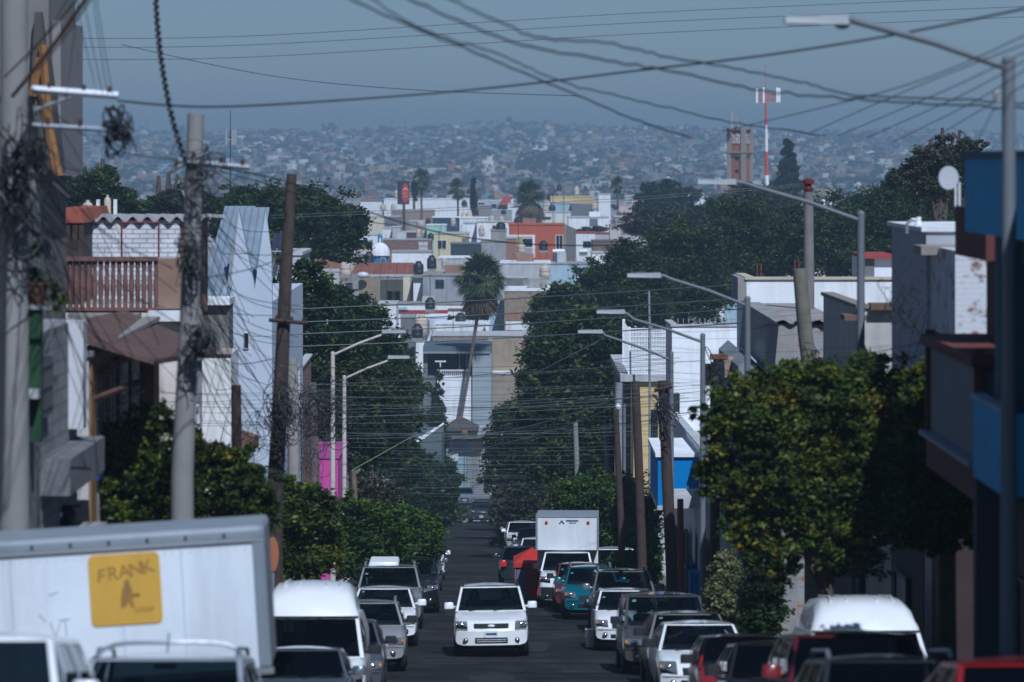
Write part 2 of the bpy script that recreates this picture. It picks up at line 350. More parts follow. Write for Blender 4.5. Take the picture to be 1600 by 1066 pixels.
# ------------------------------------------------------------------ vegetation
def leaf_cloud(blobs, size, seed, per=64, flat=.5):
    """blobs: (cx,cy,cz,rx,ry,rz,n leaves) -> quads scattered in clumps through the shells of the blobs"""
    r = np.random.default_rng(seed); P = []
    for (cx,cy,cz,rx,ry,rz,n) in blobs:
        k = max(4, int(n/per)); d = r.normal(size=(k,3)); d /= np.linalg.norm(d,axis=1)[:,None]
        rad = np.where(r.random(k)<.80, r.uniform(.66,1.06,k), r.uniform(.2,.7,k)); rad = np.where(r.random(k)<.09, r.uniform(1.08,1.38,k), rad); c = d*rad[:,None]
        sc = r.uniform(.07,.21,k)
        p = np.repeat(c, per, 0) + r.normal(size=(k*per,3))*np.repeat(sc,per)[:,None]*np.array([1,1,.75])
        P.append(p*np.array([rx,ry,rz]) + np.array([cx,cy,cz]))
    P = np.concatenate(P); n = len(P)
    a = r.normal(size=(n,3)); a[:,2] *= flat; a /= np.linalg.norm(a,axis=1)[:,None]
    b = r.normal(size=(n,3)); b -= a*(a*b).sum(1)[:,None]; b /= np.linalg.norm(b,axis=1)[:,None]
    s = (size*r.uniform(.45,1.6,n))[:,None]
    V = np.stack([P - a*s, P + b*s*.42, P + a*s, P - b*s*.42], 1).reshape(-1,3)
    return V, np.arange(4*n).reshape(-1,4)
TREEN = [0]
def tree(name, label, cat, base, blobs, leaf, size, trunk=.12, h=2., group=None, limbs=True, wood=TRUNK, lean=(0,0)):
    TREEN[0] += 1; base = Vector(base); far = base.y > 600
    if not far: blobs = [(*b[:6], int(b[6]*(2.6 if base.y > 100 else 3.0))) for b in blobs]; size *= (.5 if base.y > 100 else .54)
    t = thing(name, label, cat, base, group=group)
    V, Fc = leaf_cloud([(base.x+b[0], base.y+b[1], base.z+b[2], *b[3:]) for b in blobs], size, TREEN[0]*13+5)
    npmesh('crown', V, Fc, leaf, t, tuple(base))
    mb = MB(); top = base + Vector((lean[0], lean[1], h))
    mb.tube([base - Vector((0,0,.3)), base+Vector((lean[0]*.3,lean[1]*.3,h*.4)), top], [trunk*1.25, trunk, trunk*.8], 8)
    if limbs:
        for b in blobs[:9]:
            e = base + Vector(b[:3]); mid = top.lerp(e, .5) + Vector((0,0,.1*h))
            mb.tube([top - Vector((0,0,.15*h)), mid, e], [trunk*.6, trunk*.4, trunk*.15], 5)
    mb.build('trunk', wood, t, True)
    return t
def crown_px(D, items, n, dep=.8):
    """items: (px,py,rx_px,ry_px) ellipses seen in the photo -> blobs relative to a base"""
    out = []; tot = sum(a[2]*a[3] for a in items)
    for k,(px,py,rx,ry) in enumerate(items):
        s = D/F; off = rng.uniform(-.35,.35)*rx*s
        out.append((px, py, off, rx*s, rx*s*dep, ry*s, int(n*rx*ry/tot)))
    return out
def tree_px(name, label, cat, px, D, items, n, leaf, size, trunk=.14, h=None, group=None, dep=.8, lean=0, zoff=.1):
    base = Vector((X(px,D), D, G(D)+zoff)); bl = crown_px(D, items, n, dep)
    blobs = [(X(a[0],D)-base.x, a[2], Z(a[1],D)-base.z, *a[3:]) for a in bl]
    lowest = min(b[2] for b in blobs)
    return tree(name, label, cat, base, blobs, leaf, size, trunk, h or max(1.2, lowest), group, lean=(lean,0))

OT = 'orange trees on the left pavement'
tree_px('orange_tree', 'orange tree with a few ripe fruit below the barred blue window', 'tree', 215, 57, [(205,700,50,46),(235,660,38,30),(180,760,45,42),(250,745,50,50),(215,800,70,40),(285,700,26,30),(165,700,22,24)], 9000, GCIT, .085, .10, group=OT)
tree_px('orange_tree', 'dense orange tree spreading behind the white truck box', 'tree', 355, 62, [(330,760,60,42),(390,760,45,40),(300,715,34,30),(355,720,40,26),(395,800,40,36),(310,800,55,30),(265,770,40,40),(300,670,14,26)], 9500, GCIT, .085, .10, group=OT)
tree_px('orange_tree', 'round dark green tree beside the leaning brown pole', 'tree', 468, 82, [(470,800,42,42),(455,850,38,45),(495,850,36,42),(475,880,45,30),(500,805,26,34),(440,770,24,22)], 9000, GCIT, .10, .12, group=OT)
tree_px('ficus_tree', 'bushy street tree leaning over the parked silver and black cars', 'tree', 565, 112, [(560,820,38,38),(600,850,42,44),(560,870,38,36),(530,845,22,40),(590,805,40,22),(545,790,18,18)], 9000, GHED, .13, .14)
tree_px('ficus_tree', 'small street tree whose drooping twigs reach over the open road', 'tree', 640, 124, [(640,825,34,30),(660,845,34,32),(640,865,36,28),(672,822,20,18),(625,800,24,16),(682,850,14,22)], 8000, GHED, .13, .12)
tree_px('bare_shrub', 'brown half-bare shrub in front of the magenta wall', 'shrub', 585, 138, [(570,785,26,34),(600,780,30,34),(560,760,14,20),(615,800,22,24)], 2600, GDRY, .13, .06, h=1.5)
# big ficus on the left side of the street
FL = 'large ficus trees on the left side of the street'
for lab, px, D, it, n in (
  ('tall ficus tree nearest the two white lamp posts', 505, 158, [(500,500,44,50),(520,560,50,60),(480,600,40,50),(540,620,48,60),(500,460,30,34),(470,540,34,50),(560,560,30,44),(505,680,44,50),(560,690,40,44),(475,430,36,30)], 15000),
  ('wide ficus tree shading the left row behind the second lamp post', 578, 185, [(560,500,40,40),(580,540,44,50),(600,590,44,50),(570,630,46,50),(610,650,38,50),(545,560,34,40),(590,690,40,44),(625,600,28,36),(540,480,34,30)], 14000),
  ('ficus tree standing left of the slatted white awning', 618, 215, [(610,560,32,40),(630,600,30,40),(610,640,34,40),(640,640,22,34),(600,700,36,40),(630,720,30,36)], 11000),
  ('ficus tree hanging over the far left kerb before the crossing', 655, 245, [(650,745,34,32),(680,770,28,30),(640,780,34,32),(665,800,34,28),(690,800,22,26),(635,720,26,24),(700,745,18,22)], 11000),
  ('ficus tree at the left corner of the crossing', 672, 285, [(670,720,22,24),(690,740,20,24),(665,750,26,24),(700,770,18,22),(712,800,14,22),(690,810,22,22)], 7000)):
    tree_px('ficus_tree', lab, 'tree', px, D, it, n, GFOL, .22 if D<200 else .28, .3, group=FL)
tree_px('dark_tree', 'dark round-topped tree rising over the roofs left of the red sign', 'tree', 470, 250, [(400,330,48,36),(450,320,50,30),(500,335,50,36),(540,355,36,32),(470,370,60,36),(530,385,40,26),(420,375,44,34),(560,350,16,20),(375,315,30,22),(350,340,24,30)], 15000, GFOL, .3, .45)
tree_px('dark_tree', 'sparse dark tree behind the corrugated roof of the white brick wall', 'tree', 155, 230, [(150,290,30,26),(130,310,30,24),(180,315,30,24),(110,300,20,22),(200,320,26,16),(95,325,26,18),(165,275,20,14)], 9000, GFOL, .26, .3)
tree_px('dark_tree', 'low bushy tree far behind the left concrete pole', 'tree', 255, 260, [(240,325,30,16),(270,315,30,20),(300,320,30,22),(330,325,24,20)], 6000, GDRY, .28, .3)
tree_px('columnar_tree', 'clipped columnar tree beside the white balcony house', 'tree', 683, 318, [(683,620,10,16),(683,650,13,24),(684,690,16,28),(682,725,15,26),(686,590,6,14),(680,660,14,30)], 8000, GFOL, .2, .2)
# right hand trees
tree_px('citrus_tree', 'large lit orange tree overhanging the parked cars by the white wall', 'tree', 1290, 62.5, [(1290,610,80,44),(1200,630,66,44),(1370,600,60,40),(1290,650,70,44),(1200,660,60,46),(1150,690,50,50),(1240,730,80,60),(1340,690,70,60),(1180,770,60,50),(1290,800,80,50),(1370,780,60,60),(1230,830,70,42),(1140,640,30,30),(1330,850,60,36),(1120,740,30,40),(1390,640,50,40),(1175,602,26,20),(1255,580,30,18),(1345,572,34,22),(1098,655,20,24),(1225,884,26,22),(1300,892,24,18),(1160,830,24,26),(1400,720,50,60),(1410,800,46,50),(1260,690,60,50),(1320,760,60,50)], 32000, GCIT, .095, .16)
tree_px('citrus_tree', 'shaded dark tree under the grey enclosed balcony', 'tree', 1480, 54.6, [(1470,640,44,60),(1440,610,40,44),(1480,590,36,36),(1490,720,50,60),(1460,740,46,60),(1490,800,50,50),(1450,820,44,46),(1520,780,50,50),(1465,600,30,34),(1500,640,40,40),(1440,690,30,50)], 15000, GCIT, .09, .14)
tree_px('clipped_ficus', 'square clipped ficus behind the white box truck', 'tree', 945, 142, [(900,780,40,34),(940,775,44,34),(985,785,40,36),(920,830,50,40),(975,840,50,40),(880,810,24,34),(1005,830,26,44),(1010,790,20,30)], 17000, GHED, .14, .16)
tree_px('clipped_ficus', 'second clipped ficus by the dark wooden poles', 'tree', 1005, 150, [(1000,840,28,40),(980,880,34,30),(1015,880,20,36)], 6000, GHED, .14, .14)
tree_px('street_tree', 'olive brown street tree drooping over the parked cars beyond the truck', 'tree', 808, 215, [(800,810,30,28),(830,830,30,34),(785,790,22,24),(820,790,30,26),(850,800,26,34),(795,840,22,18),(840,860,26,30)], 9000, GDRY, .2, .16)
tree_px('columnar_shrub', 'narrow yellow-green variegated shrub in front of the lavender wall', 'shrub', 1134, 80, [(1136,885,20,24),(1132,910,23,28),(1134,940,25,30),(1140,960,20,20),(1128,930,18,30)], 7000, GOLI, .07, .05, h=.7)
tree_px('columnar_shrub', 'dark clipped columnar shrub under the big orange tree', 'shrub', 1190, 74, [(1190,870,28,34),(1190,910,30,40),(1192,955,32,36),(1186,980,30,26)], 8000, GFOL, .09, .06, h=.7)
tree_px('street_shrub', 'shaded low shrub behind the grey parked car with roof rails', 'shrub', 985, 128, [(985,880,30,20),(1010,895,24,16),(965,890,20,18)], 3500, GFOL, .12, .06, h=.6)
FR = 'large ficus trees on the right beyond the wires'
for lab, px, D, it, n in (
  ('broad ficus filling the gap left of the white fence cage', 905, 185, [(880,560,60,50),(930,540,60,50),(860,610,54,46),(920,610,60,50),(960,590,34,50),(890,660,56,46),(945,670,40,50),(840,650,34,36),(870,720,50,40),(930,720,48,40)], 17000),
  ('ficus reaching lowest over the far right kerb', 820, 235, [(820,660,40,34),(800,690,40,34),(840,700,44,40),(790,720,32,34),(820,745,40,34),(775,745,22,30),(850,740,30,36),(800,650,28,22)], 13000),
  ('ficus whose top tip stands before the tan brick house', 850, 260, [(860,500,34,34),(890,480,36,40),(850,540,34,36),(880,545,40,40),(905,520,34,40),(830,590,24,28),(840,500,16,14),(868,468,16,14)], 11000),
  ('ficus with a rounded top right of the brown terrace', 960, 275, [(960,430,44,40),(930,450,36,36),(990,440,44,46),(950,480,50,44),(1000,490,46,44),(980,400,28,24),(915,470,26,30),(1020,460,40,50)], 14000),
  ('tall ficus behind the first white roof wall', 1065, 290, [(1060,380,50,40),(1030,410,46,40),(1090,400,50,44),(1050,440,60,44),(1100,450,50,44),(1020,450,40,50),(1075,480,60,36)], 14000),
  ('tall ficus right behind the concrete pole with the red cap', 1170, 300, [(1150,350,54,36),(1190,360,54,40),(1130,390,54,40),(1180,400,60,44),(1220,390,50,44),(1160,430,70,40)], 14000),
  ('ficus behind the second lamp of the right row', 1300, 290, [(1270,350,50,40),(1310,340,54,40),(1350,350,50,44),(1290,390,60,44),(1340,395,60,44),(1380,380,40,50),(1250,390,44,44)], 14000),
  ('dark ficus behind the small hut with the red roof edge', 1420, 260, [(1400,330,50,44),(1440,330,50,44),(1390,370,50,40),(1450,365,50,40),(1480,330,40,50),(1420,300,40,30)], 12000)):
    tree_px('ficus_tree', lab, 'tree', px, D, it, n, GFOL, .26, .35, group=FR)
tree_px('eucalyptus_tree', 'airy grey-green eucalyptus behind the satellite dish', 'tree', 1470, 190, [(1440,260,30,26),(1480,245,34,26),(1510,240,24,24),(1460,290,44,26),(1500,275,34,26),(1410,280,24,20),(1530,232,14,12),(1475,225,16,12)], 6500, GDRY, .2, .2)
tree_px('brown_tree', 'brownish half-bare tree crown above the ficus row', 'tree', 1060, 420, [(1010,350,34,22),(1050,345,34,22),(1090,345,30,22),(1130,330,34,24),(1160,315,34,24),(1190,325,30,26)], 9000, GDRY, .4, .4)
tree_px('grey_tree', 'grey-green tree standing below the clock tower', 'tree', 1200, 520, [(1170,310,24,20),(1200,312,26,22),(1225,318,22,20),(1150,320,20,18)], 6000, GDRY, .45, .5)
tree_px('dark_grove_tree', 'dark tree clump with bare twigs between the white roofs and the far palm', 'tree', 1040, 620, [(1020,300,24,16),(1050,300,24,16),(1035,315,34,20),(1070,308,20,16),(1010,325,24,16)], 6000, GFAR, .6, .5)
tree_px('pine_tree', 'dark conical pine beside the red and white mast', 'tree', 1231, 640, [(1231,228,6,12),(1231,244,10,14),(1232,262,14,14),(1232,278,17,14),(1233,290,22,12),(1216,286,12,8),(1246,288,12,8)], 7000, GFAR, .5, .4)
tree_px('cypress_tree', 'thin pointed cypress right of the white warehouse', 'tree', 740, 790, [(740,285,1.6,10),(740,300,2.8,14),(740,314,3.6,14),(740,322,4,12)], 3000, GFAR, .45, .3)
tree_px('cypress_tree', 'small cypress beside the red sign', 'tree', 647, 830, [(647,292,2.5,10),(647,303,3.5,10)], 1500, GFAR, .45, .3)
tree_px('roof_bush', 'row of planters with bushes behind the orange house', 'shrub', 928, 560, [(918,359,12,4),(935,358,14,4),(908,362,8,3)], 2400, GFAR, .3, .1, h=.5)
tree_px('garden_bush', 'dark garden bush under the big palm crown', 'shrub', 757, 400, [(757,480,14,24),(752,500,16,16),(762,465,10,10)], 4000, GFAR, .3, .15)
tree_px('garden_bush', 'low green bush beside the black tank on the white wall', 'shrub', 735, 384, [(735,498,12,8),(700,500,6,7)], 1500, GFAR, .28, .1, h=.5)
def hanging(name, label, px, D, it, n):
    return tree_px(name, label, 'tree', px, D, it, n, GFAR, .35, .2)
def palm(label, px, D, ytop, ybase, rx, ry, group=None, trunk=.2, pts=None, dead=.35, n=46):
    """fan palm: trunk, green fan fronds, skirt of dead fronds"""
    cz = Z(ytop, D); cxx = X(px, D); base = Vector((X(pts[0][0],D) if pts else cxx, D, G(D)))
    t = thing('palm_tree', label, 'palm', base, group=group); s = D/F
    path = [at(p[0],p[1],D) for p in pts] if pts else [Vector((cxx,D,G(D)-.3)), Vector((cxx+.1,D,(G(D)+cz)/2)), Vector((cxx,D,cz))]
    MB().tube([Vector((path[0].x,D,G(D)-.3))]+path[(0 if pts else 1):], [trunk*1.2]+[trunk]*(len(path)-(0 if pts else 1)), 8).build('trunk', M((.14,.11,.085), .95, .4, 5., .4, .8), t, True)
    r = random.Random(int(px)); c = path[-1]; R0 = rx*s
    def fronds(k, e0, e1, L0, L1, mb):
        for i in range(k):
            az = r.uniform(0, 2*math.pi); el = R(r.uniform(e0, e1)); Ls = R0*r.uniform(L0, L1)
            d = Vector((math.cos(az)*math.cos(el), math.sin(az)*math.cos(el), math.sin(el)))
            side = d.cross(Vector((0,0,1))); side = side.normalized() if side.length > .01 else Vector((1,0,0)); up = side.cross(d)
            stem = c + d*Ls*.45
            mb.tube([c, stem], R0*.012, 4, False)
            m = 15
            for j in range(m):
                q = (j/(m-1)-.5)*2.6
                e = d*math.cos(q) + side*math.sin(q); tip = stem + e*Ls*.55 + Vector((0,0,-.22*Ls*abs(q)**.6*r.uniform(.5,1.3) - .10*Ls))
                wv = side.cross(e)*.0 + (side*math.cos(q)-d*math.sin(q))*Ls*.028
                mid = stem.lerp(tip, .55) + up*Ls*.05
                mb.add([stem, mid-wv, tip, mid+wv], [(0,1,2,3)])
    g = MB(); fronds(n, -42, 85, .75, 1.15, g); g.build('crown', GPAL, t)
    g = MB(); fronds(int(n*dead*.7), -89, -52, .75, 1.05*ry/rx, g); g.build('dead_fronds', GPALD, t)
    return t
palm('tall leaning fan palm rising in front of the white balcony house', 750, 343.5, 428, 660, 47, 60, trunk=.15, pts=[(714,700),(719,660),(732,585),(745,500),(750,432)], dead=.8, n=90)
PF = 'fan palms among the distant roofs'
palm('slender fan palm just right of the red sign', 658, 760, 279, 345, 21, 21, PF, .22, n=40)
palm('slender fan palm left of the pointed cypress', 715, 790, 294, 340, 20, 19, PF, .22, n=40)
palm('thick shaggy fan palm behind the orange house', 828, 640, 302, 352, 28, 42, PF, .75, dead=1.2, n=60)
palm('slender fan palm right of the yellow parapet', 965, 740, 290, 335, 17, 16, PF, .22, n=36)

t = thing('manhole_cover','round iron manhole cover in the road before the white SUV','manhole',(X(800,84),84,G(84))); m=MB().lathe((0,0,0),[(.30,.0),(.30,.012),(.26,.016)],20); m.v=[(p[0]+X(800,84),p[1]+84,p[2]+G(84)+p[1]*(G(85)-G(84))) for p in m.v]; m.build('cover',M((.03,.028,.027),.6,.3,8.,0,.3,.5),t)
# ------------------------------------------------------------------ vehicles
CARGLASS = GLASS((.46,.55,.56)); DKGLASS = GLASS((.14,.18,.20), 1.5); LENS = GLASS((.75,.77,.8), 1.6, 'lens')
CHROME = M((.75,.76,.78), .15, .05, 1., 0, 0, .95); PLAST = M((.010,.010,.011), .85, .2, 3., 0, .1); INTER = M((.016,.017,.020), .9, .3, 3., 0, 0); RIM = M((.32,.33,.35), .35, .1, 3., 0, 0, .7)
HLM = M((.34,.35,.36), .25, .25, 9., 0, 0, .35)
AMBER = M((.55,.20,.03), .3, .1, 1., 0, 0); REDL = M((.45,.015,.012), .25, .1, 1., 0, 0); PLATE = M((.68,.70,.70), .6, .1, 3., .2, 0); SEAT = M((.028,.028,.032), .95, .2, 4., 0, 0)
def PAINT(c, metal=0.): return M(c, .32, .07, 2.5, .12, 0, metal, .8)
def ip(tab, y):
    return float(np.interp(y, [a for a,_ in tab], [b for _,b in tab]))
KINDS = {
 'sedan': dict(L=4.4,W=1.70,H=1.48,top=[(0,.55),(.06,.62),(.2,.74),(.5,.84),(1.1,.98)],cowl=1.1,rf=(1.85,1.42),rr=(3.0,1.42),br=3.75,deck=[(3.8,1.02),(4.3,1.03),(4.4,.9)],r=.30,wy=(.85,3.45)),
 'hatch': dict(L=3.75,W=1.64,H=1.50,top=[(0,.56),(.06,.63),(.2,.75),(.45,.84),(.98,.99)],cowl=.98,rf=(1.65,1.44),rr=(3.1,1.43),br=3.65,deck=[(3.7,.98),(3.75,.9)],r=.29,wy=(.75,3.1)),
 'suv': dict(L=4.4,W=1.78,H=1.70,top=[(0,.66),(.05,.75),(.16,.88),(.4,.96),(1.15,1.11)],cowl=1.15,rf=(1.75,1.63),rr=(3.9,1.62),br=4.3,deck=[(4.35,1.08),(4.4,1.0)],r=.34,wy=(.85,3.45)),
 'minivan': dict(L=4.8,W=1.92,H=1.72,top=[(0,.58),(.08,.68),(.3,.80),(.55,.89),(1.0,1.04)],cowl=1.0,rf=(2.0,1.65),rr=(4.4,1.64),br=4.72,deck=[(4.75,1.0),(4.8,.95)],r=.32,wy=(.9,3.85)),
 'van': dict(L=4.9,W=1.95,H=1.80,top=[(0,.62),(.05,.74),(.16,.92),(.40,1.0),(.80,1.08)],cowl=.8,rf=(1.45,1.74),rr=(4.6,1.80),br=4.82,deck=[(4.85,1.2),(4.9,1.1)],r=.33,wy=(.85,3.9)),
 'pickup': dict(L=5.0,W=1.80,H=1.72,top=[(0,.70),(.05,.84),(.16,1.0),(.4,1.06),(1.2,1.14)],cowl=1.2,rf=(1.8,1.66),rr=(3.0,1.66),br=3.25,deck=[(3.3,1.10),(4.95,1.10),(5.0,1.0)],r=.36,wy=(.9,3.9)),
}
def bil(q, u, v):
    a,b,c,d = [Vector(p) for p in q]; return a.lerp(b,u).lerp(d.lerp(c,u), v)
def car(name, label, D, px, kind, color, cat='car', back=False, yaw=0., metal=0., detail=2, lift=0., roll=0., hb=None, group='cars parked along the kerb', scale=(1,1,1), roof=None, glass=None, **o):
    K = dict(KINDS[kind]); K['top'] = o.get('top0', K['top']); W, L, H = K['W'], K['L'], K['H']; pm = color if not isinstance(color, tuple) else PAINT(color, metal); gl = glass or CARGLASS
    Dc = D + L/2; slope = (G(D+L)-G(D))/L
    x = X(px, D)
    t = thing(name, label, cat, (x - (D+L/2-D)*0.0139, Dc, G(D+.5*L)+lift), (math.atan(slope)*(1), roll, 0.0139+yaw), group)
    ORG[t.name] = (0, L/2, 0)                    # parts are modelled with the nose at y = 0
    if back: t.rotation_euler = (-math.atan(slope), -roll, math.pi+.0139+yaw)
    t.scale = scale; hw = W/2
    top = K['top'] + K['deck']
    def nose(xf): return .16*abs(xf)**3 + .10*xf*xf
    def zt(y): return ip(top, y)
    st = [0,.05,.14,.3,.55,K['cowl'],K['cowl']+.5,2.2,L*.72,L-.45,L-.15,L-.04,L]
    st = sorted(set(round(s,3) for s in st))
    ringp = [(0,0),(.80,0),(.95,.10),(1.0,.30),(1.0,.58),(.985,.80),(.95,.93),(.86,.985),(.5,1.0),(0,1.0)]
    V=[]; Fc=[]; n=len(ringp)*2-2
    def wid(y): return hw*ip([(0,.955),(.1,.975),(.4,1),(L-.4,1),(L,.95)], y)
    def ringat(y):
        zb = .24 + .05*max(0,1-y/.4); z1 = zt(y); w = wid(y); fo = math.exp(-y/.55); fb = math.exp(-(L-y)/.5); pts=[]
        for xf,zf in ringp: pts.append((xf*w, y + nose(xf)*fo - nose(xf)*fb*.7, zb+(z1-zb)*zf))
        return pts + [(-p[0],p[1],p[2]) for p in pts[-2:0:-1]]
    for y in st: V += ringat(y)
    for i in range(len(st)-1):
        for k in range(n): j=(k+1)%n; Fc.append((i*n+k,(i+1)*n+k,(i+1)*n+j,i*n+j))
    b = MB().add(V, Fc)
    for yy in (0, L):                            # end caps that follow the nose curve
        P = ringat(yy); h = len(ringp)
        prev=None
        for k in range(h):
            p = P[k]; q = P[(n-k)%n]; row=[]
            for s in np.linspace(-1,1,9):
                xx = p[0]*s; row.append((xx, (yy + (nose(s*ringp[k][0]) if yy==0 else -nose(s*ringp[k][0])*.7)), p[2]))
            if prev: b.grid(lambda u,v,A=prev,B=row: (A if v==0 else B)[int(u)], list(range(9)), [0,1])
            prev=row
    # greenhouse frame
    rfy, rfz = K['rf']; rry, rrz = K['rr']; wb = hw*.955; wr = hw*(.76 if kind not in ('van','minivan') else .84); bz = zt(K['cowl'])-.03; cy = K['cowl']-.02; bry=K['br']; bz2 = zt(min(bry, L-.1))-.03
    if kind in ('suv','pickup'): wr = hw*.80
    fq = [(-wb,cy,bz),(wb,cy,bz),(wr,rfy,rfz),(-wr,rfy,rfz)]
    bq = [(-wb,bry,bz2),(wb,bry,bz2),(wr,rry,rrz),(-wr,rry,rrz)]
    bow = .14
    def FQ(u,v,off=0): p = bil(fq,u,v); p.y += -bow*(1-(2*u-1)**2)*(1-.3*v) + bow*.15 + off; return p
    def BQ(u,v,off=0): p = bil(bq,u,v); p.y += .08*(1-(2*u-1)**2) - off; return p
    us = [0,.035,.2,.35,.5,.65,.8,.965,1]; vs = [0,.03,.35,.65,.955,1]
    inside = lambda a0,a1,b0,b1: (lambda u,v: a0<u<a1 and b0<v<b1)
    b.grid(FQ, us, vs, inside(.035,.965,.03,.955)); b.grid(BQ, us, vs, inside(.035,.965,.03,.955))
    sw = [(.08,.49),(.54,.90)] if kind not in ('van','pickup') else [(.08,.34 if kind=='van' else .88)]
    pan = o.get('panel_van', False)
    for sg in (-1,1):
        sq = [(sg*wb,cy,bz),(sg*wb,bry,bz2),(sg*wr,rry,rrz),(sg*wr,rfy,rfz)]
        def SQ(u,v,off=0,sq=sq,sg=sg): p = bil(sq,u,v); p.x += sg*(.05*math.sin(math.pi*v) + off); return p
        su = sorted(set([0,1]+[a for w in sw for a in w])); b.grid(SQ, su, [0,.08,.5,.92,1], lambda u,v: any(a<u<c for a,c in sw) and .08<v<.92)
        for a,c in sw:
            MB().grid(lambda u,v: SQ(u,v,-.012), [a,(a+c)/2,c], [.08,.5,.92]).build('side_window', gl, t)
    def RF(u,v): 
        y = rfy+(rry-rfy)*v; z = rfz+(rrz-rfz)*v; k=1-(2*u-1)**2
        return Vector(((2*u-1)*wr, y + (-bow*.7*k if v==0 else 0) + (.08*k if v==1 else 0), z + (H-rfz)*k*math.sin(math.pi*(.15+.7*v)) ))
    (rb := MB() if roof else b).grid(RF, [0,.06,.2,.4,.6,.8,.94,1], [0,.06,.25,.5,.75,.94,1])
    if roof: rb.build('roof', roof, t, True)
    b.build('body', pm, t, True, sharp=42)
    if kind == 'van':                            # tall white cap over the cab
        hr = MB(); rows=[]
        for yy,zz,ww in ((rfy-.02,rfz-.01,1.0),(rfy+.10,rfz+.22,.985),(rfy+.32,rfz+.44,.95),(rfy+.8,rfz+.58,.92),(2.8,rfz+.62,.91),(rry-.05,rfz+.58,.90),(rry,rfz+.02,.95)):
            rows.append([(wr*ww*a, yy-.10*(1-a*a)*(1 if yy<2 else -.3), rfz-.02+(zz-rfz+.02)*q) for a,q in ((-1.04,0),(-1,.45),(-.93,.78),(-.8,.94),(-.4,1),(0,1.02),(.4,1),(.8,.94),(.93,.78),(1,.45),(1.04,0))])
        hr.grid(lambda u,v: rows[int(v)][int(u)], list(range(11)), list(range(len(rows)))); hr.build('high_roof', o.get('capm', pm), t, True, sharp=60)
        for a in (-.62,-.3,.3,.62): MB().tube([(wr*a*.95, rfy+.55, rfz+.52), (wr*a*.93, rfy+.85, rfz+.60), (wr*a*.92, rry-.3, rfz+.61)], .022, 5).build('roof_rib', pm, t, True)
        MB().tube([(wr*1.0*a, rfy-.03-.10*(1-a*a), rfz+.005) for a in np.linspace(-1,1,9)], .014, 4).build('screen_seal', PLAST, t)
    MB().grid(lambda u,v: FQ(u,v,.012), [.035,.2,.35,.5,.65,.8,.965], [.03,.35,.65,.955]).build('windshield', gl, t, True)
    MB().grid(lambda u,v: BQ(u,v,.012), [.035,.3,.5,.7,.965], [.03,.5,.955]).build('rear_window', gl, t, True)
    # wheels
    for wy in K['wy']:
        for sg in (-1,1):
            r = K['r']; xo = sg*(hw-.01)
            w = MB().lathe((0,0,0), [(r*.62,-.10),(r*.95,-.10),(r,-.06),(r,.06),(r*.95,.10),(r*.62,.10)], 20, 'x')
            w.v = [(p[0]+sg*(hw-.095), p[1]+wy, p[2]+r) for p in w.v]
            wo = w.build('wheel', BLACKR, t, True)
            if detail > 0:
                k = MB().lathe((0,0,0), [(r*.60,0),(r*.60,sg*.085),(r*.5,sg*.10),(r*.12,sg*.085)], 12, 'x'); k.v=[(p[0]+sg*(hw-.095),p[1]+wy,p[2]+r) for p in k.v]; k.build('rim', RIM, wo, True)
            a = MB().lathe((0,0,0), [(r*1.17,-.01),(r*1.17,.008)], 20, 'x'); a.v=[(p[0]+xo,p[1]+wy,max(.22,p[2]+r)) for p in a.v]; a.build('wheel_arch', PLAST, t)
    MB().box(-hw*.8,hw*.8,.3,L-.3,.2,.3).build('underbody', PLAST, t)
    if detail == 0: return t
    # front surface helper
    def FS(xf, z, off):                           # point on the nose at height z
        y = float(np.interp(z, [a[1] for a in K['top']], [a[0] for a in K['top']])) if z > K['top'][0][1] else 0
        return Vector((xf*wid(y), y + nose(xf)*math.exp(-y/.55) - off, z))
    z0, z1 = K['top'][0][1], K['top'][2][1]
    def patch(nm, x0, x1, za, zb_, mat, off=.012, par=None, slant=0, nx=5):
        m = MB(); xs = list(np.linspace(x0,x1,nx))
        f = lambda u,v: FS(u, (za + slant*abs(u)) + ((zb_+slant*.3*abs(u))-(za+slant*abs(u)))*v, off*(.3 if v in (0,1) else 1))
        m.grid(f, xs, [0,.25,.5,.75,1]); return m.build(nm, mat, par or t, True)
    hl = o.get('lamp', (.60,.985)); hz = o.get('lampz', (z0-.02, z1-.03))
    for sg in (-1,1):
        p = patch('headlight', sg*hl[0], sg*hl[1], hz[0], hz[1], HLM, .010, slant=o.get('lslant', .05))
        lens = MB(); xs = [sg*q for q in np.linspace(hl[0],hl[1],5)]
        lens.grid(lambda u,v: FS(u, hz[0]+.05*abs(u) + (hz[1]+.015*abs(u)-hz[0]-.05*abs(u))*v, .035 if .1<v<.9 else .012), xs, [0,.3,.7,1]).build('lens', LENS, p, True)
        c = FS(sg*(hl[0]*.55+hl[1]*.45), (hz[0]+hz[1])/2+.03, .03); MB().ball((c.x,c.y+.015,c.z), .07,.03,.055, 10, 6).build('bulb', CHROME, p, True)
        c2 = FS(sg*(hl[1]-.03), (hz[0]+hz[1])/2+.02, .03); MB().ball((c2.x,c2.y+.02,c2.z), .035,.03,.05, 8, 6).build('indicator', o.get('ind', AMBER), p, True)
    gz = o.get('grillez', (z0, z0+.13)); gw = o.get('grillew', .5)
    g = patch('grille', -gw, gw, gz[0], gz[1], PLAST, .024, nx=9)
    c = FS(0, sum(gz)/2, .03)
    if o.get('emblem','disc') == 'oval': MB().ball((c.x,c.y+.004,c.z), .085,.02,.036, 14, 8).build('emblem', M((.7,.72,.75),.4,.05,1.,0,0), g, True)
    else: MB().lathe((c.x,c.y,c.z), [(.02,.0),(.05,.0),(.045,-.018),(.02,-.02)], 14, 'y').build('emblem', CHROME, g, True)
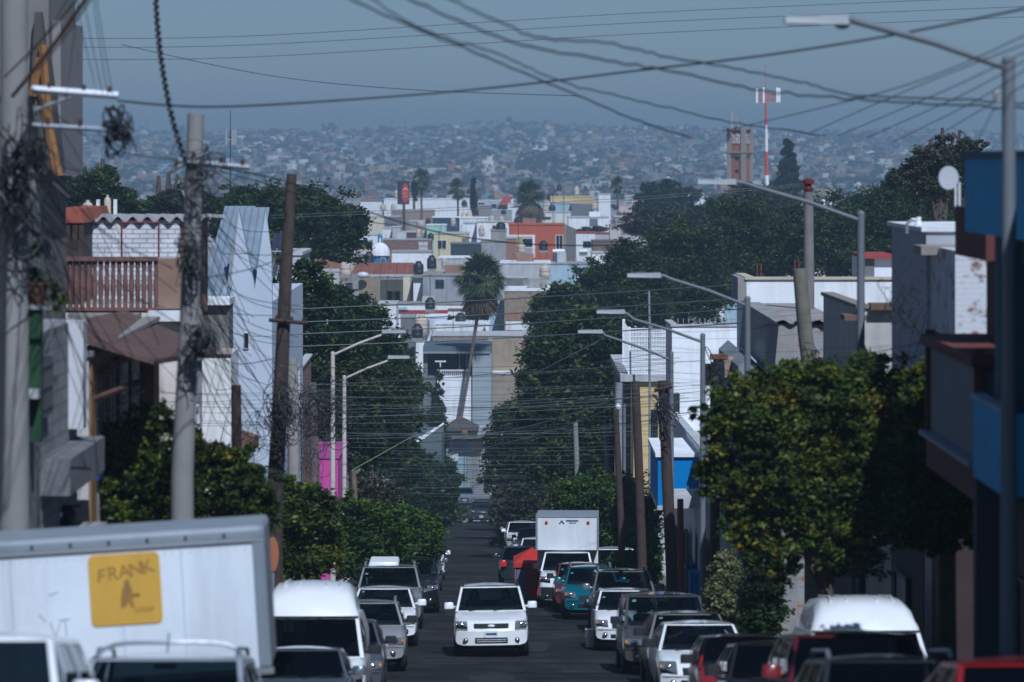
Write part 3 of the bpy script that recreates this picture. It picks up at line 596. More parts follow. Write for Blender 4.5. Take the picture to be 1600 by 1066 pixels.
    if o.get('bar'): patch('grille_bar', -gw*.95, gw*.95, sum(gz)/2-.012, sum(gz)/2+.012, CHROME, .024, g)
    iz = o.get('intake', (.34,.46)); iw = o.get('intakew', .55)
    it = patch('air_intake', -iw, iw, iz[0], iz[1], PLAST, .010, nx=7)
    for q in (.33,.66): patch('intake_bar', -iw*.9, iw*.9, iz[0]+(iz[1]-iz[0])*q-.008, iz[0]+(iz[1]-iz[0])*q+.008, o.get('barm', PLAST), .02, it)
    for sg in (-1,1):
        c = FS(sg*.72, .40, .012); f = MB().lathe((c.x,c.y,c.z), [(.065,.03),(.065,-.0),(.05,-.012),(.02,-.006)], 14, 'y').build('fog_lamp', PLAST, t, True)
        MB().ball((c.x,c.y-.008,c.z), .042,.012,.042, 10, 6).build('lens', CHROME, f, True)
    if o.get('bumper'): patch('bumper', -.985, .985, .30, z0-.04, o['bumper'], .008, nx=13)
    if o.get('seam', 1): patch('bumper_seam', -.96, .96, z0-.045, z0-.03, PLAST, .006, nx=13)
    p = MB().box(-.155,.155,-.028,-.012, o.get('platez',.50)-.078, o.get('platez',.50)+.078).build('licence_plate', PLATE, t)
    MB().box(-.13,.13,-.034,-.028, o.get('platez',.5)-.02, o.get('platez',.5)+.035).build('plate_number', M((.05,.08,.2), .6, .6, 30., 0, 0), p)
    # mirrors, wipers, antenna, rails
    mm = o.get('mirror', pm)
    for sg in (-1,1):
        m = MB(); zc = bz+.13
        m.rbox(sg*(hw+.12)-.11, sg*(hw+.12)+.11, cy+.36, cy+.47, zc-.075, zc+.08, .035); m.tube([(sg*(hw-.06),cy+.42,zc-.04),(sg*(hw+.05),cy+.42,zc-.03)], .03, 6)
        m.build('side_mirror', mm, t, True)
    for sg in (-.62,.08):
        a = FQ(.5+sg*.5, .03, -.02); e = FQ(.5+sg*.5+.3, .10, -.03); MB().tube([a,e], .012, 4).build('wiper', PLAST, t)
    if o.get('antenna'): MB().tube([(0,rfy+.15,H),(0,rfy+.35,H+.22)], .008, 4).build('antenna', PLAST, t)
    if o.get('rails'):
        for sg in (-1,1):
            MB().tube([(sg*wr*.93,rfy+.15,rfz+.02),(sg*wr*.93,rfy+.3,rfz+.11),(sg*wr*.93,rry-.3,rrz+.11),(sg*wr*.93,rry-.1,rrz+.02)], .025, 6).build('roof_rail', o.get('railm', STEEL), t, True)
    if o.get('archbar'): MB().tube([(wr*1.04*a, rfy+.5+.1*abs(a), rfz-.02+.20*(1-abs(a)**6)) for a in np.linspace(-1,1,15)], .03, 6).build('crossbar', STEEL, t, True)
    if o.get('crossbars'):
        for yy in (rfy+.5, rry-.5): MB().tube([(-wr*.93,yy,rfz+.15),(wr*.93,yy,rfz+.15)], .022, 6).build('crossbar', PLAST, t)
    # interior
    if detail > 1:
        MB().box(-wb+.04,wb-.04,cy+.05,bry-.05,bz-.1,bz+.005).build('cabin_floor', INTER, t)
        MB().prism([(cy+.0,bz),(cy+.5,bz),(cy+.45,bz+.10),(cy+.15,bz+.09)], 'x', -wb+.08, wb-.08).build('dashboard', INTER, t, True)
        sy = rfy+.45
        for sx in (-.38,.38):
            s = MB().rbox(sx-.22, sx+.22, sy, sy+.14, bz-.05, bz+.24, .05).build('seat', SEAT, t, True)
            MB().rbox(sx-.12, sx+.12, sy+.03, sy+.12, bz+.27, bz+.42, .04).build('headrest', SEAT, s, True)
        if kind not in ('pickup',) and not pan:
            s = MB().rbox(-.6,.6, sy+.95, sy+1.1, bz-.05, bz+.2, .05).build('rear_seat', SEAT, t, True)
            for sx in (-.4,.4): MB().rbox(sx-.12,sx+.12,sy+.98,sy+1.06,bz+.22,bz+.34,.03).build('headrest', SEAT, s, True)
        q = FQ(.5,.86,.06); MB().rbox(q.x-.12,q.x+.12,q.y,q.y+.03,q.z-.03,q.z+.03,.01).build('rear_view_mirror', PLAST, t)
        lt = MB().tube([( .38+.19*math.cos(a), cy+.55, bz+.07+.17*math.sin(a)) for a in np.linspace(0,2*math.pi,17)], .015, 5, False).build('steering_wheel', PLAST, t, True)
        for (u,v) in ((.08,.80),(.07,.64),(.09,.12)):
            if rng.random() < .14: q0=FQ(u,v,.006); MB().add([FQ(u,v,.006),FQ(u+.05,v,.006),FQ(u+.05,v+.07,.006),FQ(u,v+.07,.006)],[(0,1,2,3)]).build('windscreen_sticker', M((.12,.25,.22), .6, .2, 5., 0, 0), t)
    if back or o.get('tails'):
        for sg in (-1,1):
            m = MB(); zz = zt(L-.1)-.12
            m.rbox(sg*hw*.82-.12, sg*hw*.82+.12, L-.1, L+.01, zz-.14, zz+.1, .03).build('tail_light', REDL, t, True)
        MB().box(-.16,.16,L-.01,L+.015,.75,.88).build('licence_plate', PLATE, t)
    return t

WC=(.78,.79,.80); SI=(.36,.37,.37); GD=(.075,.077,.08); GM=(.17,.17,.165); BK=(.012,.013,.016)
GP='cars parked along the right kerb'; GL='cars parked along the left kerb'
# the moving car
hero = car('compact_suv', 'white compact SUV with two occupants driving uphill in mid road', 91.5, 768.5, 'suv', WC, group=None, roll=R(-.8), lamp=(.66,.985), lampz=(.64,.85), lslant=.0, grillez=(.69,.80), grillew=.48, emblem='oval', intake=(.33,.47), intakew=.46, platez=.55, antenna=1, ind=CHROME, barm=PAINT(WC), seam=0, rails=1, railm=PLAST, top0=[(0,.62),(.05,.70),(.14,.83),(.4,.91),(1.15,1.09)])
# left kerb, nearest first
car('white_car', 'white car cut off by the lower left picture edge', 29.5, -105, 'suv', WC, group=GL, glass=DKGLASS, detail=1)
car('estate_car', 'silver estate with chrome roof rails and tall aerial in front of the truck', 36, 232, 'minivan', (.42,.45,.48), metal=.3, group=GL, rails=1, antenna=1, scale=(.93,.9,.86), glass=DKGLASS, archbar=1)
car('dark_sedan', 'low dark blue sedan in front of the white van', 58, 462, 'sedan', (.10,.13,.16), metal=.3, group=GL, scale=(.95,1,.93), glass=DKGLASS)
car('white_van', 'white delivery van with tall blank roof front in the left row', 64.5, 480, 'van', WC, 'van', group=GL, glass=DKGLASS, mirror=PLAST, panel_van=True, scale=(1,.95,.98))
car('grey_car', 'dark grey car with black door mirror squeezed behind the white van', 71.5, 527, 'sedan', (.10,.11,.12), metal=.3, group=GL, mirror=PLAST)
car('silver_estate', 'silver hatchback with round headlight right behind the white van', 83.5, 571, 'hatch', (.40,.41,.40), metal=.35, group=GL, mirror=PLAST, scale=(1.05,1.05,1.02), rails=1)
vs = car('white_sedan', 'white sedan with a brown leaf-coloured patch on its bonnet', 96.5, 598, 'sedan', WC, group=GL)
js = car('silver_suv', 'silver crossover carrying a white roof box in the left row', 107, 607, 'suv', (.33,.34,.35), metal=.4, group=GL, scale=(1.05,1.08,1.04), rails=1, mirror=PLAST)
car('black_suv', 'black pickup with orange-brown bonnet patch behind the silver crossover', 118.5, 641, 'suv', BK, group=GL)
car('grey_hatchback', 'small dark grey car between the black pickup and the far white car', 139, 655, 'hatch', (.08,.09,.10), group=GL, metal=.3, detail=1)
car('white_hatchback', 'far white car peeping out below the drooping street tree', 152, 661, 'sedan', WC, group=GL, detail=1)
# right kerb, nearest first
car('red_car', 'bright red car roof at the lower right picture corner', 30, 1680, 'sedan', (.26,.012,.012), group=GP, glass=DKGLASS, detail=1)
car('dark_car', 'dark grey car with roof rails nearest in the right row', 36, 1430, 'suv', (.035,.04,.045), metal=.3, group=GP, rails=1, scale=(.92,1,.86), glass=DKGLASS)
car('maroon_suv', 'maroon SUV with red door mirror in front of the white high van', 44, 1362, 'suv', (.10,.012,.018), group=GP, mirror=PAINT((.2,.012,.012)), scale=(1,1,1.0), glass=DKGLASS)
car('white_van', 'white high-roof van with small black aerial behind the maroon SUV', 56.5, 1372, 'van', WC, 'van', group=GP, glass=DKGLASS, scale=(1.0,.9,.875), antenna=1, lift=.1)
car('black_car', 'black car with dull brown bonnet left of the white high van', 52, 1240, 'hatch', (.016,.013,.014), group=GP, mirror=PLAST, glass=DKGLASS, scale=(1.06,1,1.02))
car('red_car', 'red sedan nosing out behind the white sedan with big headlights', 62.5, 1172, 'hatch', (.24,.012,.012), group=GP, mirror=PLAST, scale=(1,1,.98))
car('white_sedan', 'white sedan with large slanted headlights on the right', 70, 1103, 'sedan', WC, group=GP, mirror=PLAST, lamp=(.62,.99), lampz=(.54,.78))
car('grey_wagon', 'light grey car mostly hidden behind the white sedan on the right', 76, 1082, 'hatch', (.22,.21,.20), metal=.2, group=GP, mirror=PLAST, scale=(1.05,1.05,1.0))
car('minivan', 'dusty dark grey minivan with amber headlight corners', 82, 1045, 'minivan', (.085,.082,.075), group=GP, metal=.2, mirror=PLAST, lampz=(.58,.75))
car('white_hatchback', 'white hatchback parked beside the paint bucket', 94.5, 982, 'hatch', WC, group=GP, mirror=PLAST, lampz=(.57,.75), lamp=(.62,.98), intake=(.32,.42))
car('grey_suv', 'grey SUV with roof rails behind the white hatchback', 105, 978, 'suv', (.15,.155,.155), metal=.3, group=GP, rails=1, scale=(1.02,.9,1.0))
car('teal_hatchback', 'turquoise hatchback with roof rails in the right row', 113.5, 926, 'hatch', (.008,.13,.17), metal=.2, group=GP, rails=1, scale=(1.03,1,1.05), lampz=(.58,.77))
car('dark_red_car', 'dark red car hidden behind the turquoise hatchback', 118.5, 908, 'hatch', (.10,.022,.018), group=GP, mirror=PLAST, scale=(.98,1,1.03))
car('white_pickup', 'white car roof showing behind the box truck on the kerb side', 133, 962, 'suv', WC, group=GP, detail=1)
car('dark_hatchback', 'dark car seen from behind beside the red canopy', 146, 814, 'hatch', (.02,.026,.03), back=True, group=GP, detail=1)
for lab, D, px, kind, colr in (('white car first beyond the dark hatchback under the tree', 163, 842, 'sedan', WC),('maroon car parked under the olive street tree', 186, 834, 'hatch', (.09,.02,.02)),('white SUV with black windows far down the right kerb', 196, 818, 'suv', WC),('grey car last seen in the far right row', 210, 812, 'sedan', (.1,.1,.11))):
    car('parked_car', lab, D, px, kind, colr, group=GP, detail=1)
car('dark_pickup', 'dark pickup waiting at the crossing on the right', 303, 752, 'pickup', (.03,.04,.045), group=None, detail=1)
car('white_sedan', 'white and dark car crossing behind the pickup at the far junction', 326, 726, 'sedan', (.2,.22,.24), group=None, detail=1)
# a roof box, bonnet patches, leaves lying on the cars
mb = MB(); c = at(599,883,109.5); mb.rbox(c.x-.42,c.x+.42,c.y-.1,c.y+1.5,c.z-.04,c.z+.09,.06); tag(mb.build('roof_box', WHITEP, None, True, org=(c.x,c.y,c.z)), 'flat white roof box on the silver crossover', 'roof box')
for lab, px, py, D, w in (('brown cardboard sheet on the bonnet of the white sedan', 622, 960, 97.1, .5),('orange-brown cardboard sheet on the bonnet of the black pickup', 668, 926, 119.2, .42)):
    a = at(px,py,D); tag(MB().hexa([(a.x-w/2,a.y-.3,a.z-.09),(a.x+w/2,a.y-.3,a.z-.09),(a.x+w/2,a.y+.35,a.z+.03),(a.x-w/2,a.y+.35,a.z+.03)],[(a.x-w/2,a.y-.3,a.z-.08),(a.x+w/2,a.y-.3,a.z-.08),(a.x+w/2,a.y+.35,a.z+.04),(a.x-w/2,a.y+.35,a.z+.04)]).build('cardboard_sheet', M((.36,.24,.10), .9, .3, 4.), None, org=tuple(a)), lab, 'cardboard')
# ------------------------------------------------------------------ box truck on the right
def font(txt, size, loc, rot, mat, parent, name='lettering', ext=.002, align='CENTER'):
    cu = bpy.data.curves.new(name, 'FONT'); cu.body = txt; cu.size = size; cu.align_x = align; cu.align_y = 'CENTER'; cu.extrude = ext
    cu.materials.append(mat); oc = bpy.data.objects.new(name, cu); COL.objects.link(oc); bpy.context.view_layer.update(); me = bpy.data.meshes.new_from_object(oc.evaluated_get(bpy.context.evaluated_depsgraph_get())); bpy.data.objects.remove(oc); bpy.data.curves.remove(cu); ob = bpy.data.objects.new(name, me); COL.objects.link(ob); ob.location = loc; ob.rotation_euler = rot
    if parent is not None: ob.parent = parent; ob.location = Vector(loc) - Vector(ORG[parent.name])
    return ob
INK = M((.03,.03,.05), .7, .2, 3., 0, 0)
tk = car('box_truck', 'small white box truck parked in the right row before the clipped ficus', 123, 890, 'pickup', WC, 'truck', group=None, yaw=R(-2.2), bumper=PLAST, scale=(1.0,1,1.06), mirror=PLAST, lampz=(.78,.98), grillez=(.62,.86))
tk.rotation_euler.x += R(1.2)
bx = MB().rbox(-1.0, 1.0, 1.95, 6.4, 1.72, 2.75, .04); bx.box(-1.0,1.0,3.25,6.4,1.0,1.73); bx.build('cargo_box', M((.66,.67,.69), .5, .06, 1.5, .3, 0), tk)
MB().box(-1.02,1.02,1.93,6.42,2.72,2.80).build('box_roof', M((.22,.25,.28), .6, .1, 2.), tk)
for sg in (-1,1):
    MB().box(sg*1.0-.03,sg*1.0+.03,1.92,1.98,1.70,2.78).build('corner_post', STEEL, tk)
    MB().lathe((sg*.68,1.94,2.56), [(.05,0),(.05,-.02),(.02,-.03)], 10, 'y').build('marker_lamp', REDL, tk, True)
MB().box(-.85,.85,3.2,6.3,.55,1.0).build('chassis', PLAST, tk)
g = MB(); g.prism([(-.27,2.53),(-.18,2.64),(-.09,2.53),(-.13,2.53),(-.18,2.60),(-.23,2.53)], 'y', 1.925, 1.948); g.box(-.04,.36,1.935,1.948,2.60,2.635); g.box(.06,.28,1.937,1.948,2.54,2.56); g.build('emblem', INK, tk)
# ------------------------------------------------------------------ the near truck across the left pavement
D0 = 42; c = at(215, 935, D0); t = thing('box_truck', 'white box truck with square orange FRANK sign standing across the left pavement', 'truck', (c.x,c.y,G(D0)), (0, R(-3.5), R(1.2)))
ORG[t.name] = (0,0,0); bz0 = Z(1056,D0)-G(D0); bz1 = Z(834,D0)-G(D0); xr = (436-215)*D0/F; xl = -2.4
BOXM = M((.74,.78,.82), .5, .10, 1.1, .55, 0, stainc=(.46,.49,.5)); TRIM = M((.24,.27,.30), .5, .12, 2., .3, 0)
b = MB().box(xl, xr-.10, 0, 1.3, bz0, bz1-.12); b.build('cargo_box', BOXM, t)
MB().rbox(xl-.02, xr, -.02, 1.32, bz1-.12, bz1, .05).build('roof_rail', TRIM, t)
MB().box(xr-.13, xr-.004, -.025, 1.32, bz0+.02, bz1-.13).build('corner_post', TRIM, t)
MB().box(xl, xr+.02, -.03, 0, bz0-.07, bz0+.005).build('bottom_rail', ALU, t)
for k in range(9): x=xl+.15+k*.42; MB().box(x-.012,x+.012,-.03,-.012,bz1-.11,bz1-.06).build('rivet_strip', PLAST, t)
MB().box(xl, xr, -.032, -.012, bz1-.165, bz1-.125).build('edge_strip', ALU, t)
for xs_ in (-.05,-1.25,.62): MB().box(xs_,xs_+.012,-.006,0,bz0+.03,bz1-.17).build('panel_seam', M((.5,.54,.58),.5,.1,2.,.3,0), t)
for zz_ in (bz0+.05, bz1-.24):
    m = MB()
    for k in range(38): m.lathe((xl+.1+k*.098,0,zz_),[(.008,0),(.006,-.006)],6,'y')
    m.build('rivet_row', M((.45,.48,.5),.4,.1,2.,0,0,.6), t)
m = MB(); q0=(X(95,D0)-c.x, Z(965,D0)-G(D0))
for a,b2 in (((0,0),(.05,-.16)),((.05,-.16),(.11,.0)),((.10,.02),(.22,.03)),((.16,.03),(.17,-.15)),((-.12,.1),(-.05,.02)),((.0,.3),(.1,.33))): m.tube([(q0[0]+a[0],-.004,q0[1]+a[1]),(q0[0]+b2[0],-.004,q0[1]+b2[1])],.006,4)
m.build('scribble', M((.42,.45,.48),.7,.2,3.), t)
MB().box(xl,xr-.3,.2,1.1,bz0-.45,bz0-.07).build('chassis', PLAST, t)
for xx in (xr-.75, xl+.6):
    for yy in (.15,1.1):
        w = MB().lathe((xx,yy,.0), [(.2,-.12),(.42,-.12),(.45,-.05),(.45,.05),(.42,.12),(.2,.12)], 20, 'y'); w.v=[(p[0],p[1],p[2]+.42) for p in w.v]; w.build('wheel', BLACKR, t, True)
OSG = M((.62,.36,.045), .6, .12, 1.5, .25, 0); sx, szc = (215-215)*D0/F, (Z(920,D0)-G(D0)); hwS=.39; rr=.06
poly = [(sx+dx*(hwS-rr)+rr*math.cos(a), szc+dz*(hwS-rr)+rr*math.sin(a)) for dx,dz,a0 in ((1,1,0),(-1,1,90),(-1,-1,180),(1,-1,270)) for a in [R(a0+q) for q in (0,30,60,90)]]
sg = MB().prism(poly, 'y', -.012, .0).build('sign', OSG, t)
INKO = M((.33,.175,.04), .8, .3, 6., .3, 0)
for k,ch in enumerate('FRANK'):
    u=k-2; font(ch, .21, (sx+u*.128, -.014, szc+.19+u*.018), (R(90), R(-6-u*5), 0), INKO, sg)
g = MB(); zz=szc
g.ball((sx+.02,-.016,zz+.07),.035,.004,.045,10,6); g.prism([(sx-.05,zz-.08),(sx-.03,zz+.03),(sx+.06,zz+.03),(sx+.08,zz-.06),(sx+.16,zz-.09),(sx+.14,zz-.05),(sx+.05,zz-.13),(sx-.02,zz-.20),(sx-.06,zz-.20)], 'y', -.016, -.012); g.prism([(sx+.02,zz-.1),(sx+.07,zz-.12),(sx+.09,zz-.2),(sx+.05,zz-.2)], 'y', -.0155, -.012)
g.build('emblem', INKO, sg); font('2 PZAS', .07, (sx+.19,-.014,zz-.235), (R(90),R(-4),0), INKO, sg)
t.location.z += .0
# bucket, canopy
c = at(923.5, 1009, 97); c.z = G(97)
bk = thing('paint_bucket', 'white paint-smeared bucket on the road beside the white hatchback', 'bucket', c)
MB().lathe(c, [(.125,0),(.15,.40),(.16,.42),(.16,.45),(.14,.45),(.12,.05)], 18).build('pail', M((.82,.82,.80), .5, .1, 8., .35, 0, stainc=(.40,.33,.28)), bk, True)
MB().tube([(c.x+.16*math.cos(a),c.y-.02,c.z+.40+.13*-math.sin(a)) for a in np.linspace(0,math.pi,9)], .006, 4).build('handle', STEEL, bk)
for zz in (.27,.34): MB().lathe(c, [(.147,zz),(.155,zz+.01),(.147,zz+.02)], 18).build('rib', WHITEP, bk, True)
REDC = M((.42,.018,.012), .75, .1, 2., .15, .1); CD=131; c = at(822,945,CD); c.z=G(CD)
ca = thing('canopy', 'red pop-up canopy with side walls standing beyond the box truck', 'canopy', c)
x0,x1 = X(805,CD),X(850,CD); y0,y1=CD,CD+2.2; zt_=G(CD)+1.25; za=zt_+.42
m = MB(); cxm=(x0+x1)/2
for a,b_,in ((0,1),(1,2),(2,3),(3,0)):
    q=[(x0-.06,y0-.06),(x1+.06,y0-.06),(x1+.06,y1),(x0-.06,y1)]; m.add([(*q[a],zt_),(*q[b_],zt_),(cxm+.1,(y0+y1)/2,za)],[(0,1,2)]); m.add([(*q[a],zt_),(*q[b_],zt_),(*q[b_],zt_-.16),(*q[a],zt_-.16)],[(0,1,2,3)])
m.build('canopy_roof', REDC, ca)
m = MB().box(x0,x1,y1-.03,y1,G(CD)-.1,zt_-.1); m.box(x0+.36,x0+.75,y0,y0+.02,G(CD)+.02,zt_-.12); m.box(x0-.0,x0+.05,y0,y1,G(CD)-.05,zt_-.1); m.build('side_wall', REDC, ca)
MB().box(x0+.06,x0+.36,y0+.0,y0+.02,G(CD)+.05,zt_-.2).build('side_panel', M((.10,.14,.24), .5, .1, 2.), ca)
for xx in (x0,x1):
    for yy in (y0,y1): MB().tube([(xx,yy,G(yy)-.05),(xx,yy,zt_)], .02, 6).build('leg', STEEL, ca)
# ------------------------------------------------------------------ the two people in the white SUV
def person(label, sx, shirt, driver):
    K = KINDS['suv']; ox = Vector((hero.location)); Mx = Matrix.Translation(ox) @ hero.rotation_euler.to_matrix().to_4x4()
    p = thing('person', label, 'person', ox, hero.rotation_euler); ORG[p.name] = (0, K['L']/2, 0)
    y = 2.28; z = .72
    J = {'pel':(sx,y,z),'chest':(sx,y+.07,z+.36),'neck':(sx,y+.06,z+.54),'head0':(sx,y+.03,z+.60)}
    def sk(nm, pts, edges, rad, mat, par, lev=1):
        me = bpy.data.meshes.new(nm); me.from_pydata([Vector(q)-Vector(ORG[p.name]) for q in pts], edges, []); ob = bpy.data.objects.new(nm, me); COL.objects.link(ob); ob.parent = par; ORG[ob.name]=ORG[p.name]
        s = ob.modifiers.new('skin','SKIN')
        me.skin_vertices[0].data[0].use_root = True
        for i,r in enumerate(rad): me.skin_vertices[0].data[i].radius = r if isinstance(r, tuple) else (r,r)
        ob.modifiers.new('sub','SUBSURF').levels = lev; ob.modifiers['sub'].render_levels = lev; me.materials.append(mat)
        return ob
    SK = M((.30,.17,.11), .6, .1, 5., 0, 0)
    hands = [(sx-.15,y-.42,z+.34),(sx+.15,y-.42,z+.34)] if driver else [(sx-.12,y-.30,z+.12),(sx+.12,y-.30,z+.12)]
    pts = [J['pel'],(sx,y+.05,z+.2),J['chest'],J['neck'],(sx,y+.04,z+.62),(sx,y+.02,z+.72),(sx,y+.02,z+.80),
           (sx-.19,y+.06,z+.46),(sx-.27,y-.08,z+.22),hands[0],(sx+.19,y+.06,z+.46),(sx+.27,y-.08,z+.22),hands[1],
           (sx-.10,y-.2,z+.02),(sx-.12,y-.48,z+.04),(sx-.12,y-.55,z-.34),(sx+.10,y-.2,z+.02),(sx+.12,y-.48,z+.04),(sx+.12,y-.55,z-.34)]
    E = [(0,1),(1,2),(2,3),(3,4),(4,5),(5,6),(2,7),(7,8),(8,9),(2,10),(10,11),(11,12),(0,13),(13,14),(14,15),(0,16),(16,17),(17,18)]
    body = sk('body', pts, E, [(.16,.12),(.15,.11),(.17,.12),.055,.07,.088,.06,.065,.05,.035,.065,.05,.035,.08,.07,.05,.08,.07,.05], SK, p)
    for sg,hd in ((-1,hands[0]),(1,hands[1])):
        for q in range(4): sk('finger', [hd,(hd[0]+.02*(q-1.5),hd[1]-.06,hd[2]+.015),(hd[0]+.022*(q-1.5),hd[1]-.085,hd[2]-.02)], [(0,1),(1,2)], [.010,.009,.008], SK, body)
        sk('thumb', [hd,(hd[0]-sg*.04,hd[1]-.03,hd[2]+.02)], [(0,1)], [.011,.009], SK, body)
    sh = MB(); 
    sk('shirt', pts[:3]+[(sx,y+.06,z+.49)]+[pts[7],pts[8],pts[10],pts[11]], [(0,1),(1,2),(2,3),(2,4),(4,5),(2,6),(6,7)], [(.175,.135),(.165,.125),(.185,.135),.08,.085,.062,.085,.062], M(shirt,.9,.15,6.), p)
    hc = (sx,y+.02,z+.72)
    m = MB(); m.ball((hc[0],hc[1]+.02,hc[2]+.04),.092,.105,.105,12,8); m.v=[q if q[2]>hc[2]+.02 or q[1]>hc[1]+.02 else (q[0],q[1]+.05,hc[2]+.03) for q in m.v]; m.build('hair', M((.012,.010,.009),.7,.2,8.), p, True)
    for sg in (-1,1): MB().ball((hc[0]+sg*.032,hc[1]-.085,hc[2]+.012),.013,.008,.009,8,6).build('eye', DARK, p); MB().ball((hc[0]+sg*.093,hc[1]+.01,hc[2]),.012,.025,.03,8,6).build('ear', SK, p)
    MB().prism([(hc[1]-.085,hc[2]+.01),(hc[1]-.112,hc[2]-.03),(hc[1]-.085,hc[2]-.035)],'x',hc[0]-.012,hc[0]+.012).build('nose', SK, p); MB().box(hc[0]-.025,hc[0]+.025,hc[1]-.088,hc[1]-.08,hc[2]-.058,hc[2]-.050).build('mouth', M((.2,.06,.05),.6), p)
person('driver in a dark shirt behind the wheel of the white SUV', .38, (.03,.035,.05), True)
person('dark-haired front passenger in the white SUV', -.38, (.10,.06,.05), False)
# ------------------------------------------------------------------ building helpers
FRW = M((.6,.6,.6), .6, .1, 2., .2, 0); FRD = M((.05,.05,.055), .6, .2, 2., 0, 0)
def pbox(mb, pl, a0, a1, z0, z1, d0, d1):         # box on a wall plane; d is measured outward
    ax, q, s = pl
    if ax == 'y': mb.box(a0, a1, q + s*d0, q + s*d1, z0, z1)
    else: mb.box(q + s*d0, q + s*d1, a0, a1, z0, z1)
def window(par, pl, a0, a1, z0, z1, frame=FRW, pane=PANE, bars=0, name='window', mull=1, sill=None, d=.05):
    a0,a1 = min(a0,a1),max(a0,a1); z0,z1=min(z0,z1),max(z0,z1); w = min(.09, (a1-a0)*.09); m = MB()
    for A in ((a0,a0+w,z0,z1),(a1-w,a1,z0,z1),(a0+w,a1-w,z0,z0+w),(a0+w,a1-w,z1-w,z1)): pbox(m, pl, *A, -.02, d)
    for k in range(1, mull+1):
        c = a0+(a1-a0)*k/(mull+1); pbox(m, pl, c-w*.3, c+w*.3, z0+w, z1-w, -.02, d*.8)
    f = m.build(name, frame, par); m = MB(); pbox(m, pl, a0+w*.9, a1-w*.9, z0+w*.9, z1-w*.9, -.02, d*.3); m.build('pane', pane, f)
    if bars:
        m = MB()
        for k in range(bars): c = a0+(a1-a0)*(k+.5)/bars; pbox(m, pl, c-.012, c+.012, z0, z1, d+.02, d+.045)
        for zz in (z0+.1,(z0+z1)/2,z1-.1): pbox(m, pl, a0, a1, zz-.012, zz+.012, d+.022, d+.042)
        m.build('window_bars', FRD, f)
    if sill: m = MB(); pbox(m, pl, a0-.08, a1+.08, z0-.09, z0-.003, -.02, d+.08); m.build('sill', sill, f)
    return f
def door(par, pl, a0, a1, z0, z1, mat, frame=FRD, name='door'):
    m = MB(); pbox(m, pl, a0, a1, z0, z1, -.02, .03); d_ = m.build(name, mat, par)
    m = MB(); w=.06
    for A in ((a0-w,a0-.002,z0,z1+w),(a1+.002,a1+w,z0,z1+w),(a0-.001,a1+.001,z1+.001,z1+w)): pbox(m, pl, *A, -.02, .06)
    m.build('door_frame', frame, d_); m = MB(); pbox(m, pl, a1-.16, a1-.1, (z0+z1)/2-.08, (z0+z1)/2+.08, .03, .07); m.build('handle', STEEL, d_); return d_
def fx(side, D): return SX(D) + side*6.3 + (.1*side)
def house(label, cat, x, y, z, name='house', group=None): return thing(name, label, cat, (x,y,z), group=group)
def rowhouse(side, D0, D1, ztop, mat, label, name='house', depth=9., roofm=GREYL, parapet=.65, low=None, face=None):
    """house on the street: facade towards the street, party wall towards the camera"""
    xf0, xf1 = fx(side,D0), fx(side,D1); xo = xf0 + side*depth; zb = G(D1)-.6; t = house(label, 'house', (xf0+xo)/2, D0, G(D0), name)
    zt0 = ztop - parapet
    def slab(e0, xa0, xa1, ya, yb, xb0, xb1, z0, z1): return [(xa0,ya,z0),(xb0,ya,z0),(xb1,yb,z0),(xa1,yb,z0)],[(xa0,ya,z1),(xb0,ya,z1),(xb1,yb,z1),(xa1,yb,z1)]
    w = MB(); w.hexa(*slab(0,xf0,xf1,D0,D1,xo,xo,zb,zt0)); k = .16*side
    w.hexa(*slab(0,xf0,xf0,D0+.004,D0+.16,xo,xo,zt0-.05,ztop)); w.hexa(*slab(0,xf0+.003*side,xf1+.003*side,D0+.161,D1,xf0+k,xf1+k,zt0-.05,ztop)); w.build('wall', mat, t)
    m = MB(); m.hexa(*slab(0,xf0+k*1.02,xf1+k*1.02,D0+.165,D1-.01,xo,xo,zt0-.02,zt0+.05)); m.build('roof', GREYL, t)
    e=.05*side; m = MB(); m.hexa(*slab(0,xf0-e,xf0-e,D0-.05,D0+.20,xo,xo,ztop,ztop+.07)); m.hexa(*slab(0,xf0-e,xf1-e,D0+.201,D1,xf0+k+e,xf1+k+e,ztop,ztop+.07)); m.build('coping', roofm, t)
    return t, xf0, xf1
def fpl(side, D0, D1):                              # facade plane (a = y); slight skew ignored inside a house
    return ('x', fx(side,(D0+D1)/2), -side)
def skew(o, side): 
    return o
def grp(o, g): o['group']=g; return o
# facade blocks stand on the skewed street: keep each facade short so the skew stays under a few cm
# ------------------------------------------------------------------ right side of the street
# R-A the blue balcony house
t = house('dark teal house with sky-blue balcony and sky-blue roof fascia at the right picture edge', 'house', 8.5, 40, G(40))
zf=-.86
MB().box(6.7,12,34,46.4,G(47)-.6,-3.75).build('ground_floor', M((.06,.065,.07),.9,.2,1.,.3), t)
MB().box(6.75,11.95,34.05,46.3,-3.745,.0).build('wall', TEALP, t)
MB().box(5.45,12,34,46.2,zf,.02).build('roof_fascia', SKYBLUE, t); MB().box(5.40,12.1,33.9,46.25,.02,.10).build('roof', DBLUE, t)
b = MB().box(5.5,6.75,42.9,45.8,-3.77,-3.55).build('balcony', SKYBLUE, t)
m = MB().box(5.5,5.6,42.9,45.8,-3.55,-2.84); m.box(5.6,6.75,42.9,43.0,-3.55,-2.84); m.box(5.6,6.75,45.7,45.8,-3.55,-2.84); m.build('parapet', SKYBLUE, b)
MB().box(5.47,5.63,42.86,45.84,-2.84,-2.78).build('coping', M((.3,.42,.5),.8,.1,1.,.2), b)
